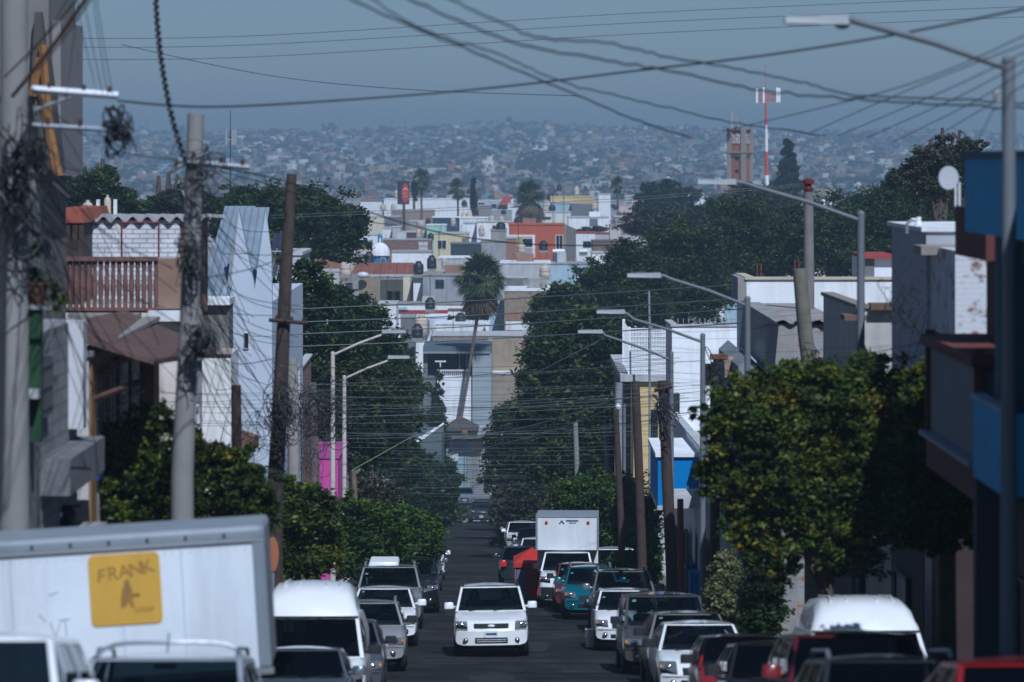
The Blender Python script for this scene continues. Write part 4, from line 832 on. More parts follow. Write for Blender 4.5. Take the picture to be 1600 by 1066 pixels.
MB().box(5.75,6.05,45.3,45.75,-2.84,zf).build('column', TEALP, t); MB().box(5.55,5.9,45.9,46.2,G(46)-.2,-3.77).build('post', M((.05,.06,.08),.8,.1), t)
window(t, ('x',6.75,-1), 43.3, 45.0, -3.4, -1.5, FRD, PANE, 0, mull=2); door(t, ('x',6.7,-1), 43.6, 44.8, G(44)+.1, G(44)+2.2, M((.07,.05,.04),.8))
# R-B grey enclosed balcony
t = house('red-brown house with grey panelled enclosed balcony over the pavement', 'house', 8, 49, G(49))
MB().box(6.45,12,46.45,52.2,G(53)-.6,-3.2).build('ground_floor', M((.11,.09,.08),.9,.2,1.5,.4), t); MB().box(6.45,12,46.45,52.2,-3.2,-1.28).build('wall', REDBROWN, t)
MB().box(6.0,7.4,48.6,52.0,-1.28,-.62).build('parapet', REDBROWN, t)
b = MB().box(5.62,6.45,46.5,52.1,-4.15,-3.72).build('balcony', M((.14,.05,.04),.85,.2,2.,.3), t)
MB().box(5.66,6.45,46.6,52.0,-3.66,-2.55).build('grey_panel', M((.16,.18,.20),.7,.12,1.,.2), b); MB().box(5.52,6.45,46.45,52.15,-3.72,-3.66).build('ledge', M((.33,.34,.37),.8,.1), b)
for y in (46.55,52.0): MB().box(5.60,5.72,y-.06,y+.06,-3.66,-2.3).build('corner_post', REDBROWN, b)
MB().box(5.55,6.5,46.4,52.2,-2.5,-2.36).build('balcony_roof', REDBROWN, b)
for y in (47.6,49.8): door(t, ('x',6.45,-1), y, y+.95, G(y)+.15, G(y)+2.2, M((.10,.08,.06),.8))
# R-C peeled brick house
t = house('house with white paint peeling off its brick side wall above the shaded tree', 'house', 9, 58, G(58))
zc = Z(392,58); MB().box(fx(1,58),13,58,61.4,Z(530,58),zc).build('wall', BRICKPEEL, t); MB().box(fx(1,58)+.02,13,58.03,61.4,G(62)-.6,Z(530,58)).build('lower_wall', M((.05,.03,.028),.9,.25,2.,.3), t)  # lower storey coloured dark brown to stand in for shade
MB().box(fx(1,61.5)-.04,fx(1,61.5)-.021,61.6,66.9,G(68)-.3,Z(640,64)).build('painted_shade', M((.06,.065,.085),.9,.2,1.,.4), t); MB().box(fx(1,61.5)-.02,13,61.41,67,G(68)-.6,Z(362,61.5)).build('tall_block', M((.42,.43,.46),.9,.15,1.2,.4), t)  # dark blue-grey panel: shade of the lower facade put into its colour
MB().box(fx(1,61.5)-.1,13.05,61.36,67.05,Z(362,61.5),Z(355,61.5)).build('roof', WHITE2, t)
m=MB().box(fx(1,60)-.25,fx(1,60)+.4,60.2,61.4,zc-.12,zc+.02); m.build('ledge', M((.3,.26,.24),.9,.2), t)
m = MB().tube([(X(1417,63),63,Z(365,63)),(X(1417,63),63,Z(350,63)),(X(1425,63),63,Z(343,63)),(X(1436,63),63,Z(345,63))], .03, 6); m.build('vent_pipe', STEELP, t)
MB().lathe((X(1435,63),63,Z(358,63)),[(.06,0),(.06,.10),(.045,.12),(.045,.2)],8).build('vent_cap', WHITE, t)
for y in (59.0,64.5): window(t, ('x',fx(1,y)-.015,-1), y-.5, y+.5, G(y)+3.6, G(y)+4.9, FRD, PANE, 6)
door(t, ('x',fx(1,59),-1), 58.7, 59.7, G(59)+.1, G(59)+2.25, M((.30,.13,.04),.8)); door(t, ('x',fx(1,64.5)-.03,-1), 63.6, 65.4, G(64)+.1, G(64)+2.4, SHUT, name='roller_shutter')
# R-D beige house
t, x0, x1 = rowhouse(1, 72, 79, Z(482,72), M((.50,.48,.44),.9,.12,1.,.45), 'pale beige house with clutter on its roof ledge between lamp post and white house', roofm=M((.25,.22,.20),.9,.3))
m=MB(); pbox(m,('x',fx(1,75.5)-.0,-1),72.2,78.9,G(79)-.3,Z(640,75),-.3,.055); m.build('painted_shade', M((.07,.07,.08),.9,.2,1.,.4), t)  # added dark panel paints the shade along the foot of the beige facade
pl=('x',fx(1,75.5)-.06,-1); window(t, pl, 74,75.3, G(75)+3.6, G(75)+4.8, FRD, PANE, 6); door(t, pl, 76.5,77.6, G(77)+.1, G(77)+2.3, M((.32,.14,.05),.8,.15,2.))
MB().box(X(1318,71.9),X(1352,71.9),71.7,72.6,Z(500,72),Z(492,72)).build('ledge', BROWN, t); MB().box(X(1360,71.9),X(1400,71.9),71.8,72.4,Z(484,72),Z(474,72)).build('ledge', BROWN, t)
# R-E grey concrete gable
t = house('grey concrete house with sloping gable and corrugated roof edge behind the wood pole', 'house', 8, 85, G(85))
xg = X(1213,85)
MB().prism([(xg-.1,G(88)-.5),(xg-.1,Z(625,85)),(X(1217,85),Z(506,85)),(X(1246,85),Z(506,85)),(X(1246,85),G(88)-.5)], 'y', 85, 98).build('wall', CONC, t)
MB().box(X(1246,85)+.005,X(1330,85),85.05,98,G(88)-.5,Z(508,85)).build('side_wall', BR((.30,.12,.08),(.33,.17,.1),(.3,.27,.24),.26,.085,.56,(.30,.30,.30)), t)
m=MB(); us=list(np.linspace(X(1214,85),X(1330,85),61)); m.grid(lambda u,v: Vector((u,84.9+v,Z(503,85)+.045*math.sin(u*16)-.06*v)), us, [0,6,13.2]); m.build('corrugated_roof', M((.05,.05,.055),.8,.2), t)
MB().prism([(X(1156,88),Z(575,88)),(X(1156,88),G(90)-.4),(X(1212,88),G(90)-.4),(X(1212,88),Z(608,88)),(X(1198,88),Z(590,88)),(X(1172,88),Z(560,88))], 'y', 88.5, 97).build('front_block', M((.24,.26,.28),.9,.15,1.,.3), t)
MB().hexa([(X(1172,88),88.4,Z(558,88)),(X(1200,88),88.4,Z(586,88)),(X(1200,88),92,Z(586,88)),(X(1172,88),92,Z(558,88))],[(X(1172,88),88.4,Z(554,88)),(X(1200,88),88.4,Z(582,88)),(X(1200,88),92,Z(582,88)),(X(1172,88),92,Z(554,88))]).build('lean_to_roof', LBLUE, t)
door(t,('x',X(1213,85)-.1,-1),85.6,87.4,G(87)+.1,G(86)+2.3,M((.34,.14,.045),.8,.15,2.))
# R-F white wall
t, x0, x1 = rowhouse(1, 100, 103.5, Z(437,100), WHITE, 'white house with a long blank white side wall and cream coping', depth=12, roofm=M((.5,.44,.33),.9,.15))
MB().box(X(1153,100),x0-.0,100,103,Z(470,100),Z(434,100)).build('corner_block', M((.30,.27,.25),.9,.2), t)
for px_ in (1183,1189): MB().tube([(X(px_,100.4),100.4,Z(436,100)),(X(px_,100.4),100.4,Z(412,100))], .02, 4).build('rebar', RUST, t)
for px_ in (1242,1248): MB().tube([(X(px_,101),101,Z(436,100)),(X(px_,101),101,Z(408,100))], .02, 4).build('rebar', RUST, t)
h = house('small white hut with a red roof edge on the white house', 'hut', X(1375,103), 103, Z(432,100), 'roof_hut')
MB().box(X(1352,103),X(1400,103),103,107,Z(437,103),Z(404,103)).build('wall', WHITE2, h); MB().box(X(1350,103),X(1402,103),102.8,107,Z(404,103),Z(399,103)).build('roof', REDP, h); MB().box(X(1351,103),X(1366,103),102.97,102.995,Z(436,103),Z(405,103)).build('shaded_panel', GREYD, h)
MB().hexa([(fx(1,103.6),103.55,G(118)-.5),(fx(1,103.6)+10,103.55,G(118)-.5),(fx(1,118)+10,118,G(118)-.5),(fx(1,118),118,G(118)-.5)],[(fx(1,103.6),103.55,Z(735,103.6)),(fx(1,103.6)+10,103.55,Z(735,103.6)),(fx(1,118)+10,118,Z(735,103.6)),(fx(1,118),118,Z(735,103.6))]).build('rear_wing', GREYL, t)
pl=('x',x0-.17,-1)
for k,(c_,y) in enumerate((((.33,.31,.38),101),((.08,.09,.13),106),((.30,.29,.27),111))):
    m=MB(); pbox(m,('x',fx(1,y+2.2),-1),y,y+4.4,G(y+5)-.4,G(y)+3.1,-.5,.06); m.build('facade_panel', M(c_,.9,.12,1.2,.3), t)
    door(t, ('x',fx(1,y+2.2)-.06,-1), y+.6, y+1.6, G(y+1)+.1, G(y+1)+2.2, (M((.30,.13,.04),.8),M((.05,.06,.07),.8),BROWN)[k]); window(t, ('x',fx(1,y+2.2)-.06,-1), y+2.4, y+3.6, G(y)+.9, G(y)+2.1, FRD, PANE, 6)
# R-G second white wall
t, x0, x1 = rowhouse(1, 135, 139, Z(510,135), WHITE, 'white house with blue ground floor and stained upper wall behind the transformer', depth=12, roofm=GREYL)
m=MB(); 
for k in range(60): m.box(x0+.2+k*.19,x0+.23+k*.19,135.1,135.13,Z(510,135)+.1,Z(510,135)+.28)
m.build('roof_railing', STEEL, t)
window(t, ('y',135,-1), X(1050,135), X(1062,135), Z(655,135), Z(615,135), FRD, PANE, 0, mull=1)
# blue shop balcony + awning
b = house('bright blue balcony box with white rim above the shop', 'balcony', X(1050,122), 120, Z(750,120), 'shop_balcony')
xb=X(1028,120); MB().box(xb,xb+2.4,120,126.5,Z(792,120),Z(714,120)).build('parapet', BLUEP, b); MB().box(xb-.08,xb+2.4,119.9,126.6,Z(714,120),Z(708,120)).build('rim', WHITE, b)
MB().box(xb-.02,xb+.14,119.96,126.5,Z(790,120)-.14,Z(790,120)-.005).build('base_block', GREYL, b)
t, x0, x1 = rowhouse(1, 119, 134.9, Z(700,119), WHITE2, 'low shop with pale awning slab below the blue balcony', depth=8)
MB().box(fx(1,117)-1.1,fx(1,117)+.6,116,118.9,Z(790,117),Z(772,117)).build('awning_slab', GREYL, t)
m=MB(); pbox(m,('x',fx(1,127)-.12,-1),119.2,127,G(128)-.3,G(120)+1.3,-.3,.08); m.build('blue_dado', BLUEP, t)
for y,c_ in ((120.5,(.05,.06,.09)),(123.5,(.10,.03,.02)),(128.5,(.05,.05,.05))): door(t, ('x',fx(1,127)-.20,-1), y, y+1.3, G(y)+.1, G(y)+2.4, M(c_,.8))
# R-H yellow house + fence cage
t = house('yellow house whose upper storey juts over the street', 'house', X(1030,162), 160, G(160))
xy=X(986,160); MB().box(xy,xy+9,160,176,Z(775,160),Z(596,160)).build('upper_storey', YELLOW, t); MB().box(xy+.9,xy+9,160.2,176,G(177)-.5,Z(775,160)).build('ground_floor', GREYL, t)
MB().box(xy-.45,xy+9.1,159.8,176.3,Z(596,160),Z(585,160)).build('roof', GREYL, t); MB().box(xy-.30,xy-.005,160.6,175,Z(768,160),Z(600,160)).build('shutter_panel', M((.15,.15,.16),.8), t)
window(t, ('y',160,-1), X(1015,160), X(1028,160), Z(720,160), Z(640,160), FRD, PANE, 4, mull=0)
f = house('white mesh fence cage on the roof of the yellow house', 'fence', X(1012,160), 160, Z(590,160), 'roof_fence')
xa,xb2 = X(983,160.2),X(1045,160.2); za,zb2=Z(592,160),Z(514,160); m=MB()
for k in range(27): x=xa+(xb2-xa)*k/26; m.box(x-.022,x+.022,160.2,160.22,za,zb2)
for k in range(13): z=za+(zb2-za)*k/12; m.box(xa,xb2,160.185,160.2,z-.022,z+.022)
for k in range(22): y=160.3+k*.35; m.box(xa-.01,xa+.01,y-.012,y+.012,za,zb2)
for k in range(13): z=za+(zb2-za)*k/12; m.box(xa-.018,xa-.01,160.3,167.8,z-.012,z+.012)
m.build('mesh_panel', WHITEP, f)
for x,y in ((xa,160.2),(xb2,160.2),(xa,168)): MB().box(x-.06,x+.06,y-.06,y+.06,za-.02,zb2+.08).build('post', WHITEP, f)
# hidden rows behind the trees and the far right
for k,(D0,D1,zz,mt,lab) in enumerate(((178,205,-12.5,WHITE2,'pale house behind the first ficus of the right row'),(207,240,-15,CREAM,'cream house behind the middle ficus trees of the right row'),(243,280,-18.5,GREYL,'grey house behind the far right row of ficus'),(283,306,-22,PINK,'pinkish corner house before the crossing on the right'))):
    t,x0,x1 = rowhouse(1,D0,D1,zz,mt,lab)
    for j in range(3): y=D0+3+j*(D1-D0-5)/3; window(t, ('x',fx(1,(D0+D1)/2)-.5,-1), y, y+1.4, G(y)+1, G(y)+2.4, FRD, PANE, 6); 
# ------------------------------------------------------------------ left side of the street
# L-A grey house next to the concrete pole
t = house('weathered grey house with green downpipe board and mottled balcony at the left edge', 'house', -8.5, 46, G(46))
xa=X(78,45.5); MB().box(-13,fx(-1,45.3),45.3,48.2,G(49)-.6,Z(308,45.5)).build('wall', M((.24,.235,.22),.92,.15,1.,.4), t)
MB().box(-13,fx(-1,50)-.15,48.2,54.3,G(55)-.6,Z(520,50)).build('low_wing', BR((.30,.30,.30),(.24,.24,.245),(.2,.2,.2),.42,.2), t)
MB().box(-13,fx(-1,50)-.05,48.21,48.5,Z(520,50),Z(504,50)).build('parapet', GREYL, t)
MB().box(-6.9,-5.75,50.0,54.2,Z(755,52),Z(700,52)).build('balcony', M((.17,.17,.175),.95,.45,5.,.5), t)
MB().box(X(106,53.5),X(134,53.5),53.2,53.6,Z(668,53.5),Z(500,53.5)).build('column', M((.58,.58,.60),.8,.1,1.,.3), t)
MB().box(X(47,47.0),X(66,47.0),46.9,47.1,Z(690,47),Z(482,47)).build('green_board', M((.012,.055,.02),.7,.3,3.), t)
MB().box(fx(-1,47)-.02,fx(-1,47)+.2,46.6,46.9,Z(620,47),Z(607,47)).build('lamp_bracket', GREYL, t)
pl=('x',fx(-1,51)-.12,1); window(t, pl, 49.2,50.6, Z(650,50), Z(560,50), FRD, PANE, 6); door(t, pl, 51.2,52.2, G(52)+.1, G(52)+2.3, WSHUT)

# L-A2 tall gable far upper left with timber roof
t = house('tall house with timber-framed roof overhang at the upper left corner', 'house', X(20,70), 70, G(70), 'tall_house')
MB().box(-16,X(62,68),68,72,G(73)-.5,Z(150,68)).build('wall', M((.17,.16,.15),.9,.2,1.5,.3), t)
MB().box(-16,X(75,67.8),67.9,72,Z(150,68),Z(-70,68)).build('upper_wall', M((.19,.18,.175),.9,.15,1.5,.3), t)
MB().prism([(X(56,67.8),Z(20,68)),(X(66,67.8),Z(20,68)),(X(97,67.8),Z(270,68)),(X(70,67.8),Z(275,68)),(X(50,67.8),Z(150,68))], 'y', 67.6, 68.4).build('roof_underside', M((.07,.065,.06),.9,.2), t)
for a_,b_ in (((62,90),(50,150)),((66,70),(82,270)),((64,140),(92,275))): MB().tube([at(a_[0],a_[1],67.5),at(b_[0],b_[1],67.5)], .07, 4).build('timber', OCHRE, t)
MB().box(X(75,68),X(90,68),68.45,72,Z(275,68),Z(30,68)).build('side_wall', M((.24,.23,.22),.9,.15,1.5,.3), t)
m=MB(); m.box(X(2,67.8),X(36,67.8),67.82,67.89,Z(130,68),Z(95,68)); m.build('window', FRD, t)
# L-B tile awning house with blue barred window
t, x0, x1 = rowhouse(-1, 55, 67.5, Z(532,60), M((.52,.48,.43),.9,.15,1.2,.5), 'cream house with tiled awning over a tall blue barred window', roofm=STONE, parapet=.3)
px0=fx(-1,61)+.0
MB().hexa([(px0-.6,55.2,Z(508,57)),(px0+1.0,55.2,Z(560,57)),(px0+1.0,67,Z(574,63)),(px0-.6,67,Z(508,63))],[(px0-.6,55.2,Z(502,57)),(px0+1.0,55.2,Z(552,57)),(px0+1.0,67,Z(566,63)),(px0-.6,67,Z(500,63))]).build('tiled_awning', CORR((.13,.075,.06),4.5,.9,0.,1,.7), t)
for y in (55.6,66.6): MB().tube([(px0,y,Z(600,60)),(px0+.9,y,Z(566,60))], .05, 5).build('awning_bracket', M((.08,.04,.03),.8), t)
window(t, ('x',px0+.0,1), 56.0,63.4, Z(700,60), Z(566,58), M((.42,.19,.05),.8,.2,2.), M((.02,.035,.075),.25,.4,1.5), 16, mull=3, d=.08)
MB().box(px0-.1,px0+.16,64.2,65.2,G(66),Z(560,64)).build('post', OCHRE, t)
MB().box(px0-.1,px0+.10,55.2,55.9,G(56),Z(566,56)).build('post', OCHRE, t)
m=MB(); pbox(m,('x',px0,1),56,63.4,Z(718,60),Z(690,60),-.02,.12); m.build('blue_panel', M((.02,.04,.18),.6,.2), t)
# L-C terrace with balusters and white brick wall
t = house('house with terracotta baluster terrace and white-washed brick wall under corrugated roof', 'house', X(200,78), 76, G(76))
xc=fx(-1,75.5); MB().box(-14.5,X(300,88),78.71,88,G(89)-.6,Z(486,75.5)-.01).build('rear_block', CONC, t); MB().box(-14.5,xc,75.5,78.7,G(79)-.6,Z(486,75.5)).build('wall', M((.68,.62,.54),.92,.2,1.5,.6,stainc=(.26,.24,.22)), t)
MB().box(X(232,75.3),xc+.1,75.2,77,Z(502,75.3),Z(486,75.3)).build('ledge', WHITE2, t)
TERR=M((.17,.085,.07),.85,.2,3.,.3); m=MB(); zt1,zb1=Z(404,75.5),Z(484,75.5)
for k in range(16):
    x=X(100+k*9.6,75.6); w=.052; m.lathe((x,75.6,zb1),[(w*1.1,0),(w*.7,.12),(w*1.1,.45),(w*.7,.75),(w*1.1,zt1-zb1)],6)
m.box(X(94,75.6),X(247,75.6),75.5,75.72,zt1-.05,zt1+.03); m.box(X(94,75.6),X(247,75.6),75.5,75.72,zb1-.06,zb1+.03); m.build('balustrade', TERR, t)
MB().box(X(247,75.6),xc-.02,75.52,75.7,zb1+.02,zt1).build('parapet_panel', M((.25,.16,.11),.9,.15,1.5,.3), t)
MB().box(X(130,82),X(281,82),82,87,Z(500,82),Z(343,82)).build('upper_room', BRICKW, t); MB().box(X(281,82)+.003,X(287,82)+.12,82.01,87,Z(500,82),Z(343,82)).build('brick_pier', BRICKR, t)
m=MB(); us=list(np.linspace(X(126,82),X(330,82),121)); m.grid(lambda u,v: Vector((u,81.88+v,Z(338,82)+.06*math.sin(u*20)-.02*v)), us, [0,3,6]); m.grid(lambda u,v: Vector((u,81.88,Z(338,82)+.06*math.sin(u*20)-v)), us, [0,.07]); m.build('corrugated_roof', M((.38,.37,.37),.9,.25,2.,.5), t)
MB().box(X(82,80),X(128,80),80,85,Z(480,80),Z(346,80)).build('shed_wall', M((.05,.045,.042),.9,.4,3.), t); MB().prism([(X(78,79.8),Z(348,80)),(X(132,79.8),Z(348,80)),(X(126,79.8),Z(326,80)),(X(84,79.8),Z(326,80))],'y',79.7,85).build('shed_roof', M((.30,.08,.05),.85,.25,3.), t)
fr=MB()
for a_,b_ in (((190,348),(248,348)),((190,348),(190,402)),((248,348),(248,402))): fr.tube([at(a_[0],a_[1],81.3),at(b_[0],b_[1],81.3)],.02,4)
fr.build('pipe_frame', M((.16,.02,.04),.7), t)
for px_ in (105,117,127): MB().box(X(px_,79)-.05,X(px_,79)+.05,79,79.1,Z(486,79),Z(352,79)).build('post', WOODD, t)
for px_ in (290,297): MB().tube([at(px_,400,80),at(px_,310,80),at(px_-5,298,80)],.025,5).build('pipe', STEELP, t)
pl=('x',xc,1)
window(t, pl, 76.5, 77.5, Z(690,79), Z(625,79), WHITE, PANE, 0)
m=MB(); pbox(m, pl, 75.6, 78.6, Z(552,80), Z(544,80), -.02, .07); m.build('cornice', WHITE2, t)
MB().box(X(135,78),X(240,78),74.6,75.45,Z(545,75),Z(490,75)).build('rubble_wall', STONE, t)
for nm,px_,w,h0,h1,D in (('cream cylinder water tank left of the twin white tank',137,16,332,316,90),('cream water tank held between two white boards',168,11,332,308,90)):
    k=thing('water_tank', nm+' above the white brick wall', 'water tank', at(px_,h0,D)); c=at(px_,h0,D); r=w*D/F/2; H_=(h0-h1)*D/F
    MB().lathe(c,[(r,-.3),(r,H_*.75),(r*.7,H_*.92),(r*.35,H_)],14).build('tank', TANKC, k, True); MB().lathe((c.x,c.y,c.z+H_),[(r*.38,0),(r*.38,.05)],12).build('lid', TANKC, k)
    if px_==168:
        for s in (-1,1): MB().box(c.x+s*.16,c.x+s*.24,89.8,89.9,c.z-.15,c.z+H_*.85).build('board', WHITE, k)
# L-D concrete block + white facade
t = house('rough concrete and white plastered house in front of the zigzag gable', 'house', X(340,92), 90, G(90))
xd=fx(-1,96); MB().box(-14.5,X(352,104),91.01,104,G(105)-.6,Z(548,90)-.3).build('rear_block', CONC, t); xd=X(361,88.6); MB().box(-14.5,xd,88.6,91,G(92)-.6,Z(548,90)).build('wall', M((.76,.74,.71),.9,.12,1.2,.5), t)
MB().box(X(300,91),X(360,91),90.5,91.9,Z(550,91),Z(475,91)).build('concrete_block', M((.17,.165,.15),.95,.4,3.,.6), t); MB().box(X(301,90.8),X(361,90.8),90.3,92.0,Z(475,91),Z(465,91)).build('roof_slab', WHITE, t)
m=MB(); pbox(m,('y',88.6,-1),xd-4,xd+.02,Z(552,89),Z(543,89),-.05,.08); m.build('cornice', M((.4,.3,.27),.9,.2), t)
MB().lathe((X(350,92)-0,91,Z(715,92)),[(.5,0),(.9,.35),(.9,.6),(.6,.7)],14).build('clay_trim', M((.20,.10,.06),.9), t)
# L-E zigzag gable
t = house('tall pale house with two sharp white gable peaks and blue-grey sheet roofs', 'house', X(380,106), 106, G(106), 'gabled_house')
D=106; P=lambda a,b: (X(a,D),Z(b,D))
GABW=M((.50,.55,.62),.85,.06,.7,.2,stainc=(.36,.40,.45))
MB().prism([P(340,470),P(355,470),P(373,330),P(398,452),P(415,330),P(424,400),P(425,470)]+[(X(425,D),G(110)-.5),(X(340,D),G(110)-.5)], 'y', D, D+.35).build('gable_wall', GABW, t)
MB().box(-14,X(425,D)-.02,D+.351,D+16,G(124)-.5,Z(472,D)).build('wall', GABW, t)
for (a0,a1,b0,b1,mt) in ((322,373,328,466,SHEET),):
    MB().hexa([(X(318,D),D-1.5,Z(466,D)),(X(362,D),D-1.5,Z(466,D)),(X(373,D),D+7,Z(330,D)),(X(322,D),D+7,Z(330,D))],[(X(318,D),D-1.5,Z(466,D)+.06),(X(362,D),D-1.5,Z(466,D)+.06),(X(373,D),D+7,Z(330,D)+.06),(X(322,D),D+7,Z(330,D)+.06)]).build('sheet_roof', SHEET, t)
MB().hexa([(X(398,D),D+.4,Z(452,D)),(X(400,D),D+.4,Z(452,D)),(X(421,D+6),D+6,Z(327,D+6)),(X(374,D+6),D+6,Z(327,D+6))],[(X(398,D),D+.4,Z(450,D)),(X(400,D),D+.4,Z(450,D)),(X(421,D+6),D+6,Z(324,D+6)),(X(374,D+6),D+6,Z(324,D+6))]).build('valley_roof', SHEET, t)
MB().prism([P(352,480),P(358,478),P(373,334),P(369,332)],'y',D-.25,D-.02).build('barge_board', ALU, t)
for y in (118,): window(t, ('x',X(425,D)-.02,1), y,y+1.4, Z(690,D), Z(610,D), FRW, PANE, 0)
window(t, ('y',D,-1), X(381,D), X(389,D), Z(545,D), Z(520,D), FRW, PANE, 0, mull=0)
# L-F brick and magenta houses
t, x0, x1 = rowhouse(-1, 126, 138, Z(585,126), BR((.24,.10,.07),(.30,.14,.09),(.25,.2,.18)), 'narrow exposed brick house behind the tangle of poles on the left')
MB().box(x0-1.5,x0+.12,125.6,125.9,Z(720,126),Z(600,126)).build('render_strip', PINK, t); window(t, ('x',x0-.1,1),128,130,G(128)+1,G(128)+2.6,FRD,PANE,6)
t = house('bright magenta house wall behind the white lamp posts', 'house', X(500,143), 141, G(141)); xm=X(528,141)
MB().box(xm-6,xm,141,149,G(150)-.5,Z(717,141)).build('wall', MAGENTA, t); MB().box(xm-6.03,xm+.04,140.96,149.04,Z(717,141),Z(715,141)).build('roof', M((.35,.06,.22),.8,.2), t)
MB().box(X(458,141),X(474,141),140.4,140.95,G(142)-.4,Z(585,141)).build('magenta_tower', MAGENTA, t); door(t, ('x',xm,1), 144,145.2,G(145),G(145)+2.2,FRD)
for k,(D0,D1,zz,mt,lab) in enumerate(((159,185,-12.2,GREYL,'grey house behind the nearest left ficus'),(188,215,-14.5,CREAM,'cream house deep in the shade of the left ficus row'),(218,250,-17.5,WHITE2,'white house behind the slatted awning trees'),(281,305,-22.5,GREY,'grey corner house before the crossing on the left'))):
    t,x0,x1 = rowhouse(-1,D0,D1,zz,mt,lab)
    for j in range(3): y=D0+3+j*(D1-D0-5)/3; window(t, ('x',fx(-1,(D0+D1)/2)+.5,1), y, y+1.4, G(y)+1, G(y)+2.4, FRD, PANE, 6)
t = house('grey stone house with a row of slanted white awning slats', 'house', X(630,255), 253, G(254)); D=253
MB().box(X(600,D),X(645,D),D,D+12,G(D+12)-.5,Z(712,D)).build('wall', M((.30,.28,.29),.9,.3,2.,.4), t)
m=MB()
for k in range(5): m.tube([at(606+k*14,722-k*9,D-.5-k*.2),at(646+k*12,690-k*7,D-.5-k*.2)],.09,4)
m.build('awning_slats', WHITEP, t); MB().box(X(598,D),X(604,D),D-.3,D-.1,Z(742,D),Z(722,D)).build('post', WHITEP, t)
MB().box(X(645,D),X(690,D),D+.4,D+10,G(D+10)-.5,Z(684,D)).build('rear_wing', M((.10,.13,.14),.9,.2), t)
# ------------------------------------------------------------------ white balcony house closing the street
t = house('white house with deep shaded roof terrace closing the end of the street', 'house', X(715,346), 346, G(346), 'end_house'); D=346
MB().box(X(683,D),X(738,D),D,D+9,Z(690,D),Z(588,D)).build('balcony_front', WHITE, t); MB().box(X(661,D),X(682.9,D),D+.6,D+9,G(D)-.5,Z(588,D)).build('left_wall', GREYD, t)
MB().box(X(738.2,D),X(768,D),D-.4,D+9,G(D)-.5,Z(549,D)).build('right_wall', M((.30,.34,.36),.8,.08,.6,.2), t)
MB().box(X(661,D),X(768,D),D-.5,D+10,Z(549.5,D),Z(541,D)).build('roof', M((.10,.13,.15),.6,.15,1.), t); MB().box(X(661,D),X(766,D),D-.56,D-.5,Z(552,D),Z(549,D)).build('roof_edge', ALU, t)
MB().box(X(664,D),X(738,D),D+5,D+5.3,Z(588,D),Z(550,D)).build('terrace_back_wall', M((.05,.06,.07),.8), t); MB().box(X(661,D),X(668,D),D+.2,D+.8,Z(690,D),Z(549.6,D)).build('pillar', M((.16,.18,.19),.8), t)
m=MB()
for k in range(17): x=X(684+k*3.1,D); m.box(x-.03,x+.03,D+.1,D+.16,Z(588,D),Z(579,D))
m.box(X(683,D),X(735,D),D+.08,D+.18,Z(579.6,D),Z(578,D)); m.build('railing', WHITEP, t)
for px_ in (718,729): MB().box(X(px_,D)-.03,X(px_,D)+.03,D+.4,D+.46,Z(588,D),Z(550,D)).build('post', STEEL, t)
MB().tube([at(688,588,D-.3),at(688,564,D-.3)],.06,5).build('lamp_mast',WHITEP,t); MB().box(X(680,D),X(697,D),D-.4,D-.2,Z(565.5,D),Z(563.5,D)).build('lamp_bar', WHITEP, t)
k_ = house('pale wall and gate with a pyramid tiled porch below the palm trunk', 'house', X(725,338), 338, G(338), 'porch_house'); D=338
MB().box(X(697,D),X(790,D),D,D+6,G(D)-.4,Z(672,D)).build('wall', M((.42,.42,.42),.9,.15,1.,.5), k_)
xs=[X(696,D),X(748,D)]; ap=(X(719,D),D+1.4,Z(652,D)); m=MB(); q=[(xs[0],D-.9,Z(672,D)),(xs[1],D-.9,Z(672,D)),(xs[1],D+4,Z(670,D)),(xs[0],D+4,Z(670,D))]
m.add(q+[ap],[(0,1,4),(1,2,4),(2,3,4),(3,0,4),(0,3,2,1)]); m.build('tiled_roof', M((.075,.07,.068),.9,.3,2.,.3), k_)
for a_ in range(4): MB().tube([q[a_],ap],.03,5).build('ridge', M((.22,.07,.05),.8), k_)
door(k_, ('y',D,-1), X(708,D), X(731,D), G(D)+.1, Z(705,D), M((.30,.38,.42),.6,.15,1.,.2), WHITEP, 'gate')
MB().box(X(706,D),X(758,D),D-1.4,D-.05,Z(684,D),Z(680,D)).build('canopy_slab', GREYD, k_)
m=MB()
for k in range(6): x=X(732+k*4.4,D); m.box(x-.025,x+.025,D-1.2,D-1.15,Z(755,D),Z(684,D))
m.build('steel_posts', M((.06,.04,.04),.7), k_); MB().box(X(697,D),X(716,D),D-.25,D-.05,Z(720,D),Z(706,D)).build('window', FRW, k_)
MB().lathe((X(726,D),D-1.2,Z(680,D)),[(.2,0),(.32,.3),(.25,.5)],10).build('flower_pot', M((.3,.13,.07),.9), k_)
t = house('tan brick field wall with a white band right of the end house', 'wall', X(800,352), 352, G(352), 'boundary_wall'); D=352
MB().box(X(769,D),X(870,D),D,D+4,G(D)-.5,Z(584.5,D)).build('lower_wall', M((.30,.25,.19),.95,.2,1.,.4), t); MB().box(X(769,D),X(812,D),D-.08,D+4,Z(584.4,D),Z(580,D)).build('white_band', WHITE, t); MB().box(X(769,D),X(822,D),D+.5,D+4.5,Z(584,D),Z(531,D)).build('upper_wall', M((.34,.27,.19),.95,.2,1.,.5), t)
